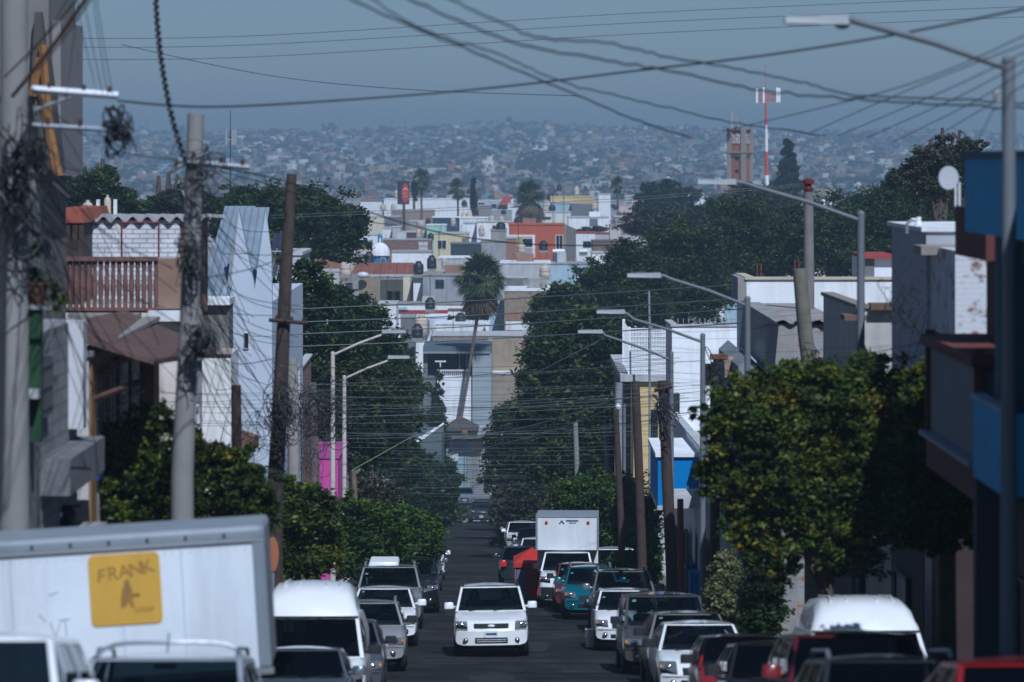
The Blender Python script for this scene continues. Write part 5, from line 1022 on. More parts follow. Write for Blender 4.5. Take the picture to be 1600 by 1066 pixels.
m=MB().hexa([(X(722,336),333.5,G(333.5)+.02),(X(765,336),333.5,G(333.5)+.02),(X(770,337.5),337.6,Z(745,337.6)),(X(735,337.5),337.6,Z(762,337.6))],[(X(722,336),333.5,G(333.5)+.06),(X(765,336),333.5,G(333.5)+.06),(X(770,337.5),337.6,Z(743,337.6)),(X(735,337.5),337.6,Z(760,337.6))]); tag(m.build('driveway', GREYD), 'pale concrete driveway ramp up to the end house gate','driveway',kind='structure')

t = thing('potted_plant','straggly green plant in a terracotta pot on a bracket beside the left edge pole','potted plant',at(58,480,45.15)); c=at(56,476,45.1)
MB().lathe(c,[(.09,0),(.13,.14),(.15,.22),(.13,.26)],12).build('flower_pot',M((.12,.055,.035),.9,.2,3.),t,True); MB().box(c.x-.2,c.x+.2,c.y-.15,c.y+.3,c.z-.05,c.z).build('bracket',CONC,t)
V_,F_=leaf_cloud([(c.x,c.y,c.z+.45,.20,.15,.30,260),(c.x+.1,c.y,c.z+.1,.22,.12,.22,160)],.05,321,per=20); npmesh('leaves',V_,F_,GCIT,t,tuple(at(58,480,45.15)))
# ------------------------------------------------------------------ street lamps and poles
ARMM = M((.15,.165,.18), .7, .12, 2., .25, 0, .0); LAMPW = M((.30,.32,.33), .5, .1, 2., .2, 0); RUSTW = M((.55,.50,.44), .75, .15, 2., .5, 0, stainc=(.25,.10,.05))
def lamp(label, px, ptop, D, tip, bend, mat=ARMM, r=.06, group='street lamps', left=False):
    c = Vector((X(px,D), D, G(D)+.1)); t = thing('street_lamp', label, 'street lamp', c, group=group); zt_=Z(ptop,D)
    MB().tube([c,(c.x,D,(c.z+zt_)/2),(c.x,D,zt_)], [r*1.5,r*1.2,r], 10).build('post', mat, t, True); MB().box(c.x-.16,c.x+.16,D-.16,D+.16,c.z-.1,c.z+.03).build('base_plate', STEELP, t)
    a=Vector((c.x,D,Z(ptop+(10 if not left else 2),D))); b=at(*bend,D); e=at(*tip,D); s=1 if e.x>c.x else -1
    h0=Vector((e.x - s*.62, D, e.z+ (b.z-e.z)*.0)); pts=[a, a.lerp(b,.5)+Vector((0,0,.03)), b, b.lerp(h0,.5)+Vector((0,0,.02)), h0]
    MB().tube(pts, r*.55, 8).build('arm', mat, t, True)
    L_=.66; hd = MB(); d=(e-h0); 
    hd.hexa([(h0.x-s*.04,D-.09,h0.z-.05),(e.x,D-.12,e.z-.04),(e.x,D+.12,e.z-.04),(h0.x-s*.04,D+.09,h0.z-.05)],[(h0.x-s*.04,D-.07,h0.z+.05),(e.x,D-.10,e.z+.03),(e.x,D+.10,e.z+.03),(h0.x-s*.04,D+.07,h0.z+.05)])
    hd.build('lamp_head', LAMPW, t); l=MB().box(min(h0.x+s*.25,e.x-s*.04),max(h0.x+s*.25,e.x-s*.04),D-.09,D+.09,e.z-.055,e.z-.03).build('lens', M((.7,.7,.66),.3,.1,2.,0,0), t)
    m=MB()
    for k in range(7): x=h0.x+s*(.28+k*.045); m.box(x-.008,x+.008,D-.09,D+.09,e.z+.02,e.z+.06)
    m.build('cooling_fin', LAMPW, t)
    MB().ball((h0.x+s*.02,D,h0.z-.04),.09,.08,.06,10,6).build('joint', LAMPW, t, True)
    MB().lathe((c.x,D,zt_),[(r*1.1,0),(r*.9,.05),(.01,.07)],10).build('cap', mat, t, True)
    return t
lamp('nearest grey street lamp at the right picture edge', 1576, 97, 40, (1226,31), (1340,34), r=.07)
lamp('second street lamp of the right row above the beige house', 1345, 335, 66.5, (1090,284), (1180,292), r=.065)
lamp('third street lamp of the right row before the long white wall', 1168, 468, 76, (980,430), (1048,436))
lamp('fourth street lamp of the right row next to the rusty transformer', 1098, 525, 90, (932,487), (990,499))
lamp('fifth street lamp of the right row by the blue shop balcony', 1049, 553, 103, (903,518), (945,524))
lamp('white-painted street lamp nearer on the left pavement', 520, 553, 107, (634,518), (600,522), RUSTW, group='street lamps', left=True)
lamp('rust-streaked cream street lamp behind the white one on the left', 538, 590, 117, (640,558), (608,563), RUSTW, group='street lamps', left=True)
tf = thing('light_sensor', 'small pale sensor box on the nearest right lamp post', 'sensor', at(1560,150,39.9)); MB().rbox(X(1552,39.9),X(1564,39.9),39.85,39.95,Z(160,40),Z(142,40),.02).build('case', LAMPW, tf)
def pole(label, name, pts, D, r0, r1, mat, arms=(), group='utility poles', n=10):
    P_=[at(p[0],p[1],D) for p in pts]; gb=Vector((P_[-1].x+(P_[-1].x-P_[0].x)*.0,D,G(D)-.2)); c=Vector((gb.x,D,G(D)+.1)); t=thing(name,label,'pole',c,group=group)
    P_=P_+[gb]; MB().tube(P_[::-1], list(np.linspace(r0,r1,len(P_))), n).build('shaft', mat, t, True)
    for (a,b,rr,mt,dy) in arms: 
        A,B=at(a[0],a[1],D-dy),at(b[0],b[1],D-dy); MB().tube([A,B],rr,5).build('crossarm',mt,t)
        for q in (.2,.6,.9): p=A.lerp(B,q); MB().lathe(p,[(.02,0),(.032,.04),(.02,.08),(.028,.10)],8).build('insulator', M((.09,.04,.03),.3,.1,2.,0,0), t, True)
    return t
CP=M((.25,.24,.225),.95,.15,3.,.35)
pole('thick concrete pole wrapped in cables at the left picture edge','concrete_pole',[(22,-60),(22,400)],45,.19,.16,CP,[((50,140),(185,150),.05,ALU,.25),((50,196),(175,203),.03,STEELP,.25),((55,172),(110,152),.025,STEELP,.25)])
pole('leaning concrete pole with cable clumps in front of the orange trees','concrete_pole',[(306,178),(296,500),(285,740)],50,.17,.11,CP,[((280,252),(390,262),.035,STEELP,.16),((262,270),(330,236),.03,STEELP,.16)])
pole('leaning dark brown wooden pole on the left with chipped paint','wooden_pole',[(456,272),(447,420),(437,640),(428,800)],75,.20,.10,M((.045,.032,.028),.9,.5,6.,.5,stainc=(.13,.09,.07)),[((420,500),(480,505),.04,WOODD,.2)])
pole('pale thin pole right behind the dark wooden pole','wooden_pole',[(456,560),(459,700)],92,.16,.14,M((.30,.28,.25),.9,.2,3.,.4))
pole('short dark post before the pale blue facade','wooden_pole',[(369,602),(370,690)],70,.10,.09,WOODD)
pole('weathered grey pole behind the magenta wall','wooden_pole',[(488,598),(492,720)],120,.16,.13,WOODP,[((470,600),(500,625),.03,WOODP,.2)])
pole('slim grey pole right of the rusty lamp post','wooden_pole',[(552,735),(556,800)],128,.1,.09,WOODP)
pole('tall grey pole with red cap rising above the white wall','concrete_pole',[(1263,300),(1264,430),(1264,600)],94,.16,.12,M((.19,.18,.17),.95,.2,3.,.4))
pc = thing('insulator_cap','dark red insulator on top of the tall grey pole','insulator',at(1263,300,94)); c=at(1263,302,94); MB().lathe(c,[(.09,0),(.13,.12),(.07,.18),(.15,.24),(.15,.32),(.05,.36)],10).build('cap',M((.14,.02,.025),.4,.1,2.,0,0),pc,True)
pole('cut-off pale wooden pole stump leaning against the tall grey pole','wooden_pole',[(1249,420),(1258,520),(1270,610)],82,.19,.15,M((.17,.16,.12),.9,.3,4.,.4))
pole('short cable-wrapped pole right of the transformer','wooden_pole',[(1118,566),(1117,640)],92,.12,.12,WOODD)
pole('light concrete pole in front of the dark ficus','concrete_pole',[(899,660),(902,748)],178,.14,.12,CP)
pole('mottled pale pole left of the yellow house','concrete_pole',[(946,662),(950,748)],172,.13,.11,CP)
pole('grey pole with a white lamp ball at the corner of the yellow house','concrete_pole',[(967,598),(966,660)],150,.17,.15,M((.28,.28,.29),.9,.2,3.,.4))
pole('dark thin pole in front of the clipped ficus','wooden_pole',[(962,640),(971,830)],128,.13,.10,WOODD)
pole('straight dark brown pole in front of the yellow wall','wooden_pole',[(993,596),(997,700),(1003,870)],118,.16,.13,WOODD)
pole('dark brown pole beside the fifth street lamp','wooden_pole',[(1036,595),(1043,760),(1052,935)],101,.18,.14,WOODD,[((1022,610),(1050,604),.05,WOODD,.2)])
pole('rusty red painted post at the foot of the fifth street lamp','wooden_pole',[(1063,780),(1064,930)],106,.10,.09,M((.22,.07,.05),.9,.3,4.,.5))
pole('thin grey rod standing above the fence cage','iron_pole',[(1014,455),(1015,510)],158,.05,.05,STEELP)
b=thing('lamp_globe','white globe lamp on the grey corner pole','lamp',at(966,636,149.7)); MB().ball(at(966,636,149.6),.12,.12,.14,12,8).build('globe',WHITEP,b,True)
t=thing('transformer','rusty drum transformer hung beside the fourth street lamp','transformer',at(1133,575,91.6)); c=at(1133,592,91.6)
MB().lathe(c,[(.20,0),(.29,.05),(.29,.48),(.24,.52)],16).build('drum',M((.36,.30,.26),.8,.2,3.,.9,stainc=(.22,.08,.035)),t,True); MB().box(X(1110,91.5),X(1137,91.5),91.3,91.8,Z(561,91.5),Z(554,91.5)).build('lid',RUST,t)
for px_ in (1120,1128): MB().lathe(at(px_,600,91.2),[(.05,0),(.07,.3),(.05,.6)],8).build('bushing',PLAST,t,True)
MB().rbox(X(1100,91),X(1112,91),90.8,91,Z(602,91),Z(568,91),.03).build('fuse_box',PLAST,t)
t=thing('satellite_dish','pale satellite dish on a white post beside the blue roof','satellite dish',at(1482,278,53)); c=at(1482,278,53)
m=MB(); m.lathe((0,0,0),[(.01,.06),(.08,.05),(.13,.02),(.155,-.02)],18,'y'); m.v=[(c.x+p[0]*.9,c.y+p[1],c.z+p[2]*1.05) for p in m.v]; m.build('dish',M((.5,.52,.55),.6,.1),t,True)
for px_ in (1493,1499): MB().tube([at(px_,325,53),at(px_,285,53)],.018,5).build('mast',WHITEP,t)
t=thing('road_sign','rusty round sign disc behind the right end of the FRANK truck','sign',Vector((X(431,70),70,G(70)))); c=at(426,866,70); m=MB().lathe((c.x,c.y,c.z),[(.32,0),(.32,.02)],20,'y'); m.v=[(c.x+(p[0]-c.x)*.35,p[1],p[2]) for p in m.v]; m.build('disc',M((.34,.12,.05),.7,.2),t); MB().tube([(c.x,c.y+.05,G(70)),(c.x,c.y+.05,c.z+.3)],.03,6).build('post',STEELP,t)
t=thing('motor_scooter','dark scooter with round lamp standing before the white shutter','scooter',Vector((X(103,52.5),52.5,G(52.5)+1.9)))
c=at(103,806,52.5); MB().ball((c.x,c.y,c.z),.15,.3,.13,12,8).build('body',PLAST,t,True); MB().ball((c.x-.06,c.y-.26,c.z+.03),.06,.04,.06,10,6).build('headlight',CHROME,t,True); MB().box(c.x-.2,c.x+.2,c.y-.05,c.y,c.z+.12,c.z+.15).build('handlebar',PLAST,t)
MB().box(c.x-.5,c.x+.5,c.y-.5,c.y+.6,G(52.5)-.2,c.z-.14).build('step_block',CONC,t)
def tangle(label, px, py, D, rx, ry, n, seed, r=.022):
    q=random.Random(seed); c=at(px,py,D); t=thing('cable_tangle',label,'cable tangle',c,group='cable clumps on the poles'); s=D/F; m=MB()
    for k in range(n):
        ox,oz=q.gauss(0,.33)*rx*s,q.gauss(0,.36)*ry*s; ra,rb=rx*s*q.uniform(.12,.62),ry*s*q.uniform(.15,.7); tl=q.uniform(-.9,.9); a0=q.uniform(0,6.28); sp=q.uniform(2.4,7.5); dy=q.gauss(0,.12)
        pts=[]
        for i in range(17):
            a=a0+sp*i/16; u,v=ra*math.cos(a)*(1+.12*math.sin(2.3*a+k)),rb*math.sin(a)*(1+.1*math.sin(3.1*a)); pts.append(Vector((c.x+ox+u*math.cos(tl)-v*math.sin(tl),c.y-.25+dy+.1*math.sin(a+k),c.z+oz+u*math.sin(tl)+v*math.cos(tl))))
        m.tube(pts,r*.55*q.uniform(.4,1),4,False)
    m.build('coil',WIRE,t)
for a in (('thick cable clump halfway up the left edge pole',28,300,44.6,30,150,38,1,.024),('cable splice hanging from the end of the crossarm',188,205,44.5,22,38,40,2,.03),('black cable coil low on the crossarm pole',60,250,44.4,30,44,26,3,.022),('cable clump at the middle of the leaning concrete pole',300,400,49.8,16,50,36,4,.02),('round cable bundle below the middle of the leaning concrete pole',312,535,49.8,28,26,50,5,.02),('loose cable loops near the top of the leaning concrete pole',318,262,49.8,46,40,34,6,.014),
  ('cable knot around the dark brown wooden pole',445,640,74.6,36,50,50,7,.022),('dense cable web between the brown pole and the lamp posts',495,645,100,60,46,60,8,.022),('cables wrapped around the cut-off pole stump',1265,590,81.6,22,46,46,9,.03),('cables wound round the pole at the fifth street lamp',1034,640,100.6,12,44,30,10,.03),('cable cluster at the transformer pole',1117,600,91,16,36,26,11,.02),('faint cable loops before the pale beige house',1415,470,60,40,60,26,12,.012),('hanging wire loops before the pale blue facade',395,680,70,34,46,26,14,.010),('thin wire web in front of the brick house',475,700,110,44,70,40,15,.012)): tangle(*a)
# ------------------------------------------------------------------ wires
def wire(name, label, group, pts, r, mat=WIRE, sag=0, n=4, wob=0, seed=0):
    q=random.Random(seed); W=[at(*p) for p in pts]; out=[]
    for i in range(len(W)-1):
        for k in range(10 if i<len(W)-2 else 11):
            u=k/10; p=W[i].lerp(W[i+1],u)
            if len(W)==2: p.z-=sag*4*u*(1-u)*W[0].y/F
            elif len(W)>2:
                a=W[max(i-1,0)];b=W[i];c=W[i+1];d=W[min(i+2,len(W)-1)]
                p=.5*((2*b)+(c-a)*u+(2*a-5*b+4*c-d)*u*u+(3*b-a-3*c+d)*u**3)
            if wob: p=p+Vector((0,0,q.gauss(0,wob)))
            out.append(p)
    o=MB().tube(out,r*.54,n).build(name,mat,None,True,org=tuple(out[0])); return tag(o,label,'cable',group)
SP='cables sweeping across the sky'
wire('overhead_cable','twin twisted cable sweeping lowest from the top edge to the clock tower',SP,[(520,-15,33),(640,40,35),(760,90,38),(880,140,42),(1000,190,46),(1080,215,50)],.019,seed=1,wob=.006)
wire('overhead_cable','cable just above the lowest sweeping one, meeting it past the middle',SP,[(560,-15,33),(660,45,36),(780,85,38),(880,128,42),(1010,160,46),(1140,190,50),(1290,212,54)],.016,seed=2,wob=.006)
wire('overhead_cable','wavy cable dropping from the top centre to the right lamp post',SP,[(600,-20,32),(720,35,34),(840,75,36),(960,95,38),(1080,118,40),(1200,142,42),(1380,158,42),(1610,170,42)],.020,seed=3,wob=.008)
wire('overhead_cable','uppermost wavy cable running over the first lamp arm to the right',SP,[(660,-20,32),(760,25,34),(840,58,36),(940,66,38),(1040,88,40),(1150,108,42),(1250,128,42),(1350,150,42),(1610,160,42)],.018,seed=4,wob=.008)
wire('overhead_cable','long straight cable climbing from the crossarm to the top right corner',SP,[(185,158,44.5),(340,167,46),(600,152,48),(800,134,48),(1000,110,46),(1200,86,44),(1400,54,42),(1610,12,40)],.022,seed=5)
for k,(y0,y1) in enumerate(((59,-6),(73,10),(92,26))): wire('overhead_cable',('highest','middle','lowest')[k]+' of three thin parallel wires near the top',SP,[(70,y0+1,95),(400,y0-3,95),(1000,(y0+y1)/2-6,95),(1610,y1,95)],.011,seed=6+k)
for k,(a,b,c) in enumerate((((1610,52,36),(1400,138,44),(1130,205,60)),((1610,66,36),(1440,132,44),(1265,208,60)),((1610,78,36),(1480,140,44),(1310,212,60)),((1610,90,36),(1500,150,44),(1355,215,60)),((1610,104,36),(1520,160,44),(1395,222,60)),((1610,128,36),(1545,165,44),(1430,232,60)))):
    wire('service_wire',('highest','second','third','fourth','fifth','lowest')[k]+' wire of the fan descending left from the right edge','wires fanning out behind the first lamp post',[a,b,c],.012,seed=20+k)
wire('service_wire','short drop wire from the lamp sensor to the eucalyptus',SP,[(1556,165,40),(1530,215,46)],.010)
wire('service_wire','faint cable drooping from the right of the sky centre',SP,[(190,70,90),(420,118,90),(640,140,90),(900,150,90)],.014)
mb=MB(); pts=[]
for k in range(150):
    u=k/149; x=243+u*8+u*u*38+ (u>.75)*(u-.75)*10; y=-10+u*268; p=at(x,y,49); a=k*1.1; pts.append((p.x+.018*math.cos(a),p.y+.018*math.sin(a),p.z))
o=mb.tube(pts,.026,5).build('twisted_cable',WIRE,None,True,org=pts[0]); tag(o,'thick dark twisted cable hanging from the top edge to the leaning pole','cable')
for k,(a,b) in enumerate((((140,-10),(20,150)),((128,-10),(8,120)),((110,-10),(40,95)),((150,-14),(60,110)))):
    wire('brown_cable',('lowest brown','upper brown','thin dark','outer brown')[k]+' cable running to the top of the left edge pole','cables gathered at the left edge pole',[(a[0],a[1],40),((a[0]+b[0])/2+4,(a[1]+b[1])/2,42),(b[0],b[1],44.4)],(.055,.03,.014,.02)[k],WIREB if k!=2 else WIRE,seed=k)
for k,(x0,x1,y1) in enumerate(((118,150,140),(130,160,145),(145,168,147),(150,176,148),(122,105,140))):
    wire('service_wire',('first','second','third','fourth','fifth')[k]+' thin wire dropping from the top edge to the crossarm','thin wires above the crossarm',[(x0,-10,40),(x0*.6+x1*.4,60,42),(x1,y1,44.7)],.008)
for k,(x1,y1) in enumerate(((280,250),(150,265),(270,420),(300,520),(240,640),(200,560),(225,700))):
    wire('drooping_cable',('upper','short','middle','long','lower','slack','lowest')[k]+' dark cable drooping from the left edge pole to the leaning pole','cables between the two concrete poles',[(50+k*4,150+k*45,44.6),((50+x1)/2,(150+k*45+y1)/2+30,47),(x1,y1,49.6)],.013,seed=40+k)
for k,(x1,y1) in enumerate(((455,300),(450,480),(440,600),(430,640),(560,330),(400,640),(430,560))):
    wire('drooping_cable',('top','second','third','fourth','far reaching','short low','fifth')[k]+' cable sagging from the leaning concrete pole towards the brown pole','cables from the leaning concrete pole',[(308,245+k*48,49.8),((308+x1)/2,(245+k*48+y1)/2+22,60),(x1,y1,74.6)],.014,seed=50+k)
HX='four pale power lines crossing before the ficus trees'
for k,(y0,ym,y1) in enumerate(((485,468,452),(505,491,474),(524,508,490),(543,529,512))): wire('power_line',('highest','second','third','lowest')[k]+' pale power line crossing before the ficus trees',HX,[(424,y0,112),(780,ym,112),(1170,y1-8,100)],.028,WIREL)
for k in (0,1): wire('power_line',('upper','lower')[k]+' pale line of the pair running left from the red capped pole','pair of pale lines to the red capped pole',[(424,337+k*4,88),(760,322+k*4,90),(1000,308+k*4,92),(1262,287+k*3,94)],.011,WIREL)
wire('drooping_cable','heavy purple-black cable sagging across the town roofs',SP,[(345,262,52),(450,285,60),(560,326,66),(690,364,70),(820,381,70),(960,383,68),(1100,372,64)],.021,seed=60)
wire('drooping_cable','dark cable from the leaning pole down into the dark ficus',SP,[(345,268,52),(455,300,60),(540,340,70),(620,352,80)],.016,seed=61)
q=random.Random(5)
ords=('',)
def many(n, yl0, yl1, x0, x1, D0, D1, slope, r, mat, lab, grp_, seed, dsag=10):
    g=random.Random(seed)
    for k in range(n):
        y=yl0+(yl1-yl0)*(k+g.uniform(.2,.8))/n; D=D0+(D1-D0)*k/max(1,n-1); s=g.uniform(*slope); xa=x0+g.uniform(-20,20); xb=x1+g.uniform(-20,20)
        wire('service_wire',lab,grp_,[(xa,y,D),(xb,y+s*(xb-xa)/100,D*g.uniform(.92,1.05))],r*.75*g.uniform(.7,1.3)*D/100,mat,sag=g.uniform(.2,1)*dsag)
many(16,596,690,430,1110,90,150,(-7,1),.012,WIREL,'pale service wire strung between the pole lines at lamp height','service wires strung at lamp height',1,12)
many(14,560,700,440,1060,90,130,(-9,2),.013,WIRE,'dark service wire strung between the pole lines at lamp height','dark service wires strung at lamp height',2,14)
many(22,690,808,560,1040,150,285,(-1.5,1.),.0085,WIREL,'thin bright wire crossing low over the far end of the street','low bright wires over the far street',3,6)
many(16,700,800,600,1040,150,285,(-1.5,1.),.009,WIRE,'thin dark wire crossing low over the far end of the street','low dark wires over the far street',4,6)
many(12,640,740,640,830,230,300,(-9,9),.010,WIRE,'dark wire crossing in front of the white end house','dark wires before the end house',5,8)
many(12,600,680,180,560,62,95,(-6,4),.012,WIRE,'dark cable running behind the orange trees on the left','dark cables behind the orange trees',6,16)
many(12,500,640,1010,1330,80,100,(-8,4),.009,WIRE,'thin purplish wire in front of the white side walls','thin wires before the white side walls',7,10)
many(5,540,590,1300,1500,55,60,(-22,-10),.016,WIRE,'dark cable rising to the right before the beige house','dark cables before the beige house',8,8)
wire('guy_wire','yellow-green guy cable slanting up from the rusty lamp post','guy wires',[(550,735,120),(648,680,150)],.035,M((.20,.22,.12),.7))
wire('guy_wire','diagonal stay wire in the dark ficus on the right','guy wires',[(828,588,150),(945,528,150)],.02,WIREL)
wire('street_cable','cable bundle sloping up over the dark ficus to the corner pole','street cables',[(680,690,200),(800,672,180),(900,645,165),(966,620,150)],.04,WIREL)
wire('street_cable','second cable bundle sloping up under the first to the corner pole','street cables',[(660,720,215),(800,690,185),(900,660,168),(966,632,150)],.03,WIREL)

g=random.Random(91)
for k in range(40):
    x0=g.uniform(255,320); y0=g.uniform(250,560); x1=g.uniform(360,470); y1=y0+g.uniform(20,260); D1=g.uniform(62,92)
    wire('service_wire','slack thin wire fanning out from the leaning concrete pole','thin wires fanning from the leaning pole',[(300,y0,49.8),((300+x1)/2+g.uniform(-10,10),(y0+y1)/2+g.uniform(0,34),(49.8+D1)/2),(x1,min(y1,690),D1)],.011)
for k in range(24):
    y0=g.uniform(120,420); x1=g.uniform(110,300); wire('service_wire','slack thin wire hanging from the left edge pole','thin wires hanging from the left edge pole',[(40,y0,44.6),((40+x1)/2,y0+g.uniform(40,150),46),(x1,y0+g.uniform(120,330),g.uniform(47,60))],.009)
# ------------------------------------------------------------------ the town across the valley
def bld(label, x0, x1, yt, D, depth, mat, wins=(), roof=GREYL, rooft=.15, name='town_house', over=.08, extra=None, xr=0.):
    a,b=X(x0,D),X(x1,D); zt_=Z(yt,D); t=house(label,'house',(a+b)/2,D,G(D),name)
    MB().hexa([(a,D,G(D)-1.5),(b,D,G(D)-1.5),(b+xr,D+depth,G(D)-1.5),(a+xr,D+depth,G(D)-1.5)],[(a,D,zt_-rooft),(b,D,zt_-rooft),(b+xr,D+depth,zt_-rooft),(a+xr,D+depth,zt_-rooft)]).build('wall',mat,t)
    m=MB(); o=over
    m.hexa([(a-o,D-o,zt_-rooft),(b+o,D-o,zt_-rooft),(b+o+xr,D+depth,zt_-rooft),(a-o+xr,D+depth,zt_-rooft)],[(a-o,D-o,zt_),(b+o,D-o,zt_),(b+o+xr,D+depth,zt_),(a-o+xr,D+depth,zt_)]); m.build('roof',roof,t)
    q=random.Random(int(x0*31+D)); wpx=(x1-x0)
    if wpx*D/F>4.5 and D<1000:
        m=MB()
        for _ in range(q.randint(2,6)):
            xr_=a+(b-a)*q.uniform(.04,.96); yr=D+q.uniform(.2,depth*.8); hh=q.uniform(.5,1.3)
            for e in range(q.randint(1,4)): m.box(xr_+e*.09,xr_+e*.09+.022,yr,yr+.022,zt_-.02,zt_+hh*q.uniform(.8,1))
        m.build('rebar',RUST,t)
        if q.random()<.45:
            xs=a+(b-a)*q.uniform(.1,.7); hh=q.uniform(.5,1.1); MB().box(xs,min(b-.1,xs+q.uniform(.8,2.2)),D+depth*.35,D+depth*.7,zt_-.03,zt_+hh).build('roof_block',q.choice((CONC,mat,GREYL,BRICKR)),t)
    for w in wins:
        f=w[4] if len(w)>4 else 'w'
        if f=='w': window(t,('y',D,-1),X(w[0],D),X(w[1],D),Z(w[3],D),Z(w[2],D),FRW,PANE,0)
        elif f=='d': window(t,('y',D,-1),X(w[0],D),X(w[1],D),Z(w[3],D),Z(w[2],D),FRD,PANE,0,mull=1)
        else: MB().box(X(w[0],D),X(w[1],D),D-.06,D+.02,Z(w[3],D),Z(w[2],D)).build('wall_panel',f,t)
    return t
W=WHITE
bld('white roof wall holding the two black tanks before the tan brick house',680,764,505,376,7,WHITE,roof=WHITE2)
bld('long brown brick wall house right above the end house roof',676,822,523,364,8,M((.27,.22,.17),.95,.25,1.5,.5),[(822,838,529,552,'w')] if 0 else ())
m_=bld('brown plastered house with a dark metal gate right of the shrine',764,822,531,358,4,M((.32,.26,.19),.95,.22,1.5,.5)); 
bld('pale wall with tall dark gate beside the ficus',818,850,522,366,8,CREAM,[(822,840,529,556,GREYD)])
t=bld('tan brick house with white coping right of the palm',788,884,452,392,10,BRICKB,[(790,828,502,516,WHITE2),(790,820,489.5,501,BRICKR)],roof=WHITE,rooft=.2)
bld('light blue-grey blank wall behind the palm trunk',764,790,472,398,8,LBLUE)
bld('white blocky house corner showing behind the left ficus',591,619,474,384,8,WHITE,[(600,617,504,512,WHITE2)])
bld('low white house with a red roof stripe under the grey house',602,743,474,396,6,WHITE,[(620,700,484.5,490,REDP),(620,637,480,487,LBLUE),(700,742,482,486,BROWN)],roof=CONC)
bld('dark shed between the beige tank and the white corner house',626,648,494,381,5,GREYD,roof=GREY)
bld('pale lavender cube house beside the beige tank',671,698,494,379,6,M((.50,.54,.64),.9,.1,1.,.3),roof=WHITE)
t=bld('half-built grey house with open bay showing a yellow wall',560,646,429,432,9,CONC,[(594,630,437,470,M((.08,.075,.05),.9)),(604,625,455,470,YELLOW),(562,592,433,470,BRICKB),(630,641,433,470,CREAM)],roof=GREYL,rooft=.25)
D=434; m=MB(); us=list(np.linspace(X(549,D),X(646,D),40))
m.grid(lambda u,v: Vector((u+ (0 if u>X(560,D) else v*.5), D-1+v*5, Z(428,D)+v*(Z(412,D)-Z(428,D))+.04*math.sin(u*14))), us, [0,.5,1]); m.build('tiled_roof',TILE,t)
m=MB().ball(at(567,430,431),.72,.4,.36,14,8); m.build('skylight',M((.55,.60,.60),.3,.1),t,True)
bld('narrow white house end under the black roof tank',646,662,430,428,8,WHITE)
t=bld('big grey unpainted house with one small barred window',661,745,429,422,12,M((.33,.34,.36),.95,.2,1.,.7),[(680,694,437,451,'d')],roof=CONC)
bld('pale grey house with long stained wall right of the palm crown',782,860,410,436,10,GREYL,roof=WHITE2)
bld('light blue house wall beside the ficus top',857,926,411,438,8,LBLUE,roof=GREY)
bld('grey parapet with rusty grille right of the palm crown',790,826,433,428,5,CONC,[(793,818,437,448,GREYD)])
bld('low cream dome-roofed store before the tan brick house',852,884,445,402,5,CREAM)
t=bld('white chapel wall below the brick terrace',612,674,393,492,9,WHITE,roof=GREY,xr=0)
bld('grey side wall left of the chapel dome',551,572,396,470,8,CONC); bld('pink house half hidden by the dark round tree',552,579,375,500,8,PINK,roof=WHITE2)
t=bld('brown brick house with white breeze-block lattice',598,674,374,545,8,BR((.20,.10,.07),(.25,.13,.09),(.2,.17,.15)),roof=GREY)
m=MB()
for k in range(6): m.tube([at(654+k*2.4,391,544.8),at(656+k*2.4,378,544.8)],.05,4); m.tube([at(656+k*2.4,391,544.7),at(654+k*2.4,378,544.7)],.05,4)
m.build('lattice',WHITE,t)
t=bld('pale yellow house with a large aluminium window',678,732,364,505,9,M((.60,.53,.33),.9,.1,1.,.4),[(683,698,375,390,'w'),(722,732,372,390,GREYD)],roof=GREYL)
bld('dark slate coloured shed with slanting roof edge',704,754,380,470,6,M((.035,.05,.055),.8),roof=GREYD)
bld('weathered grey tower house under the round black tank',767,791,359,466,7,M((.30,.28,.25),.95,.25,1.5,.5),roof=CONC); bld('bare brick extension right of the grey tower house',791,807,371,468,7,BRICKR)
bld('wide grey weathered wall left of the tower house',752,790,376,462,6,GREY,roof=CONC); bld('grey white-capped house below the yellow house',686,742,402,448,8,GREYL,[(703,722,398,405,WHITE)] if 0 else (),roof=WHITE)
t=bld('brick-orange house with recessed balcony and grey side wall',795,882,350,500,9,ORANGE,[(868,880,367,390,'w')],roof=ORANGE); D=500
MB().box(X(794,D),X(836,D),D-.08,D+.02,Z(403,D),Z(367,D)).build('balcony_frame',WHITE2,t); MB().box(X(797,D),X(832,D),D-.12,D-.085,Z(402,D),Z(370,D)).build('balcony_wall',M((.36,.28,.10),.9,.1),t)
door(t,('y',D-.12,-1),X(816,D),X(832,D),Z(396,D),Z(373,D),PANE,WHITEP,'balcony_door'); m=MB()
for k in range(9): x=X(820+k*1.6,D); m.box(x-.03,x+.03,D-.5,D-.44,Z(397,D),Z(387,D))
m.box(X(819,D),X(834,D),D-.51,D-.43,Z(387,D),Z(386,D)); m.build('railing',WHITEP,t)
MB().hexa([(X(882,D)+.01,D,G(D)),(X(884,D),D,G(D)),(X(900,D+8),D+8,G(D)),(X(882,D),D+8,G(D))],[(X(882,D)+.01,D,Z(351,D)),(X(884,D),D,Z(351,D)),(X(900,D+8),D+8,Z(358,D+8)),(X(882,D),D+8,Z(354,D+8))]).build('side_wall',M((.28,.27,.24),.95,.2,1.,.4),t)
t=bld('white house with small dark window right of the orange house',900,930,363,535,8,WHITE2,[(911,924,377,387,'d')],roof=REDP); bld('red edged flat roof strip with planters',902,952,364,548,6,GREYL,roof=REDP)
bld('brown terrace wall with red edge above a white house',926,976,376,474,7,M((.16,.12,.10),.9,.2,1.,.3),[(925,976,391,393.5,REDP)],roof=BROWN); bld('plain white house end wall beside the ficus crown',925,953,394,468,7,WHITE)
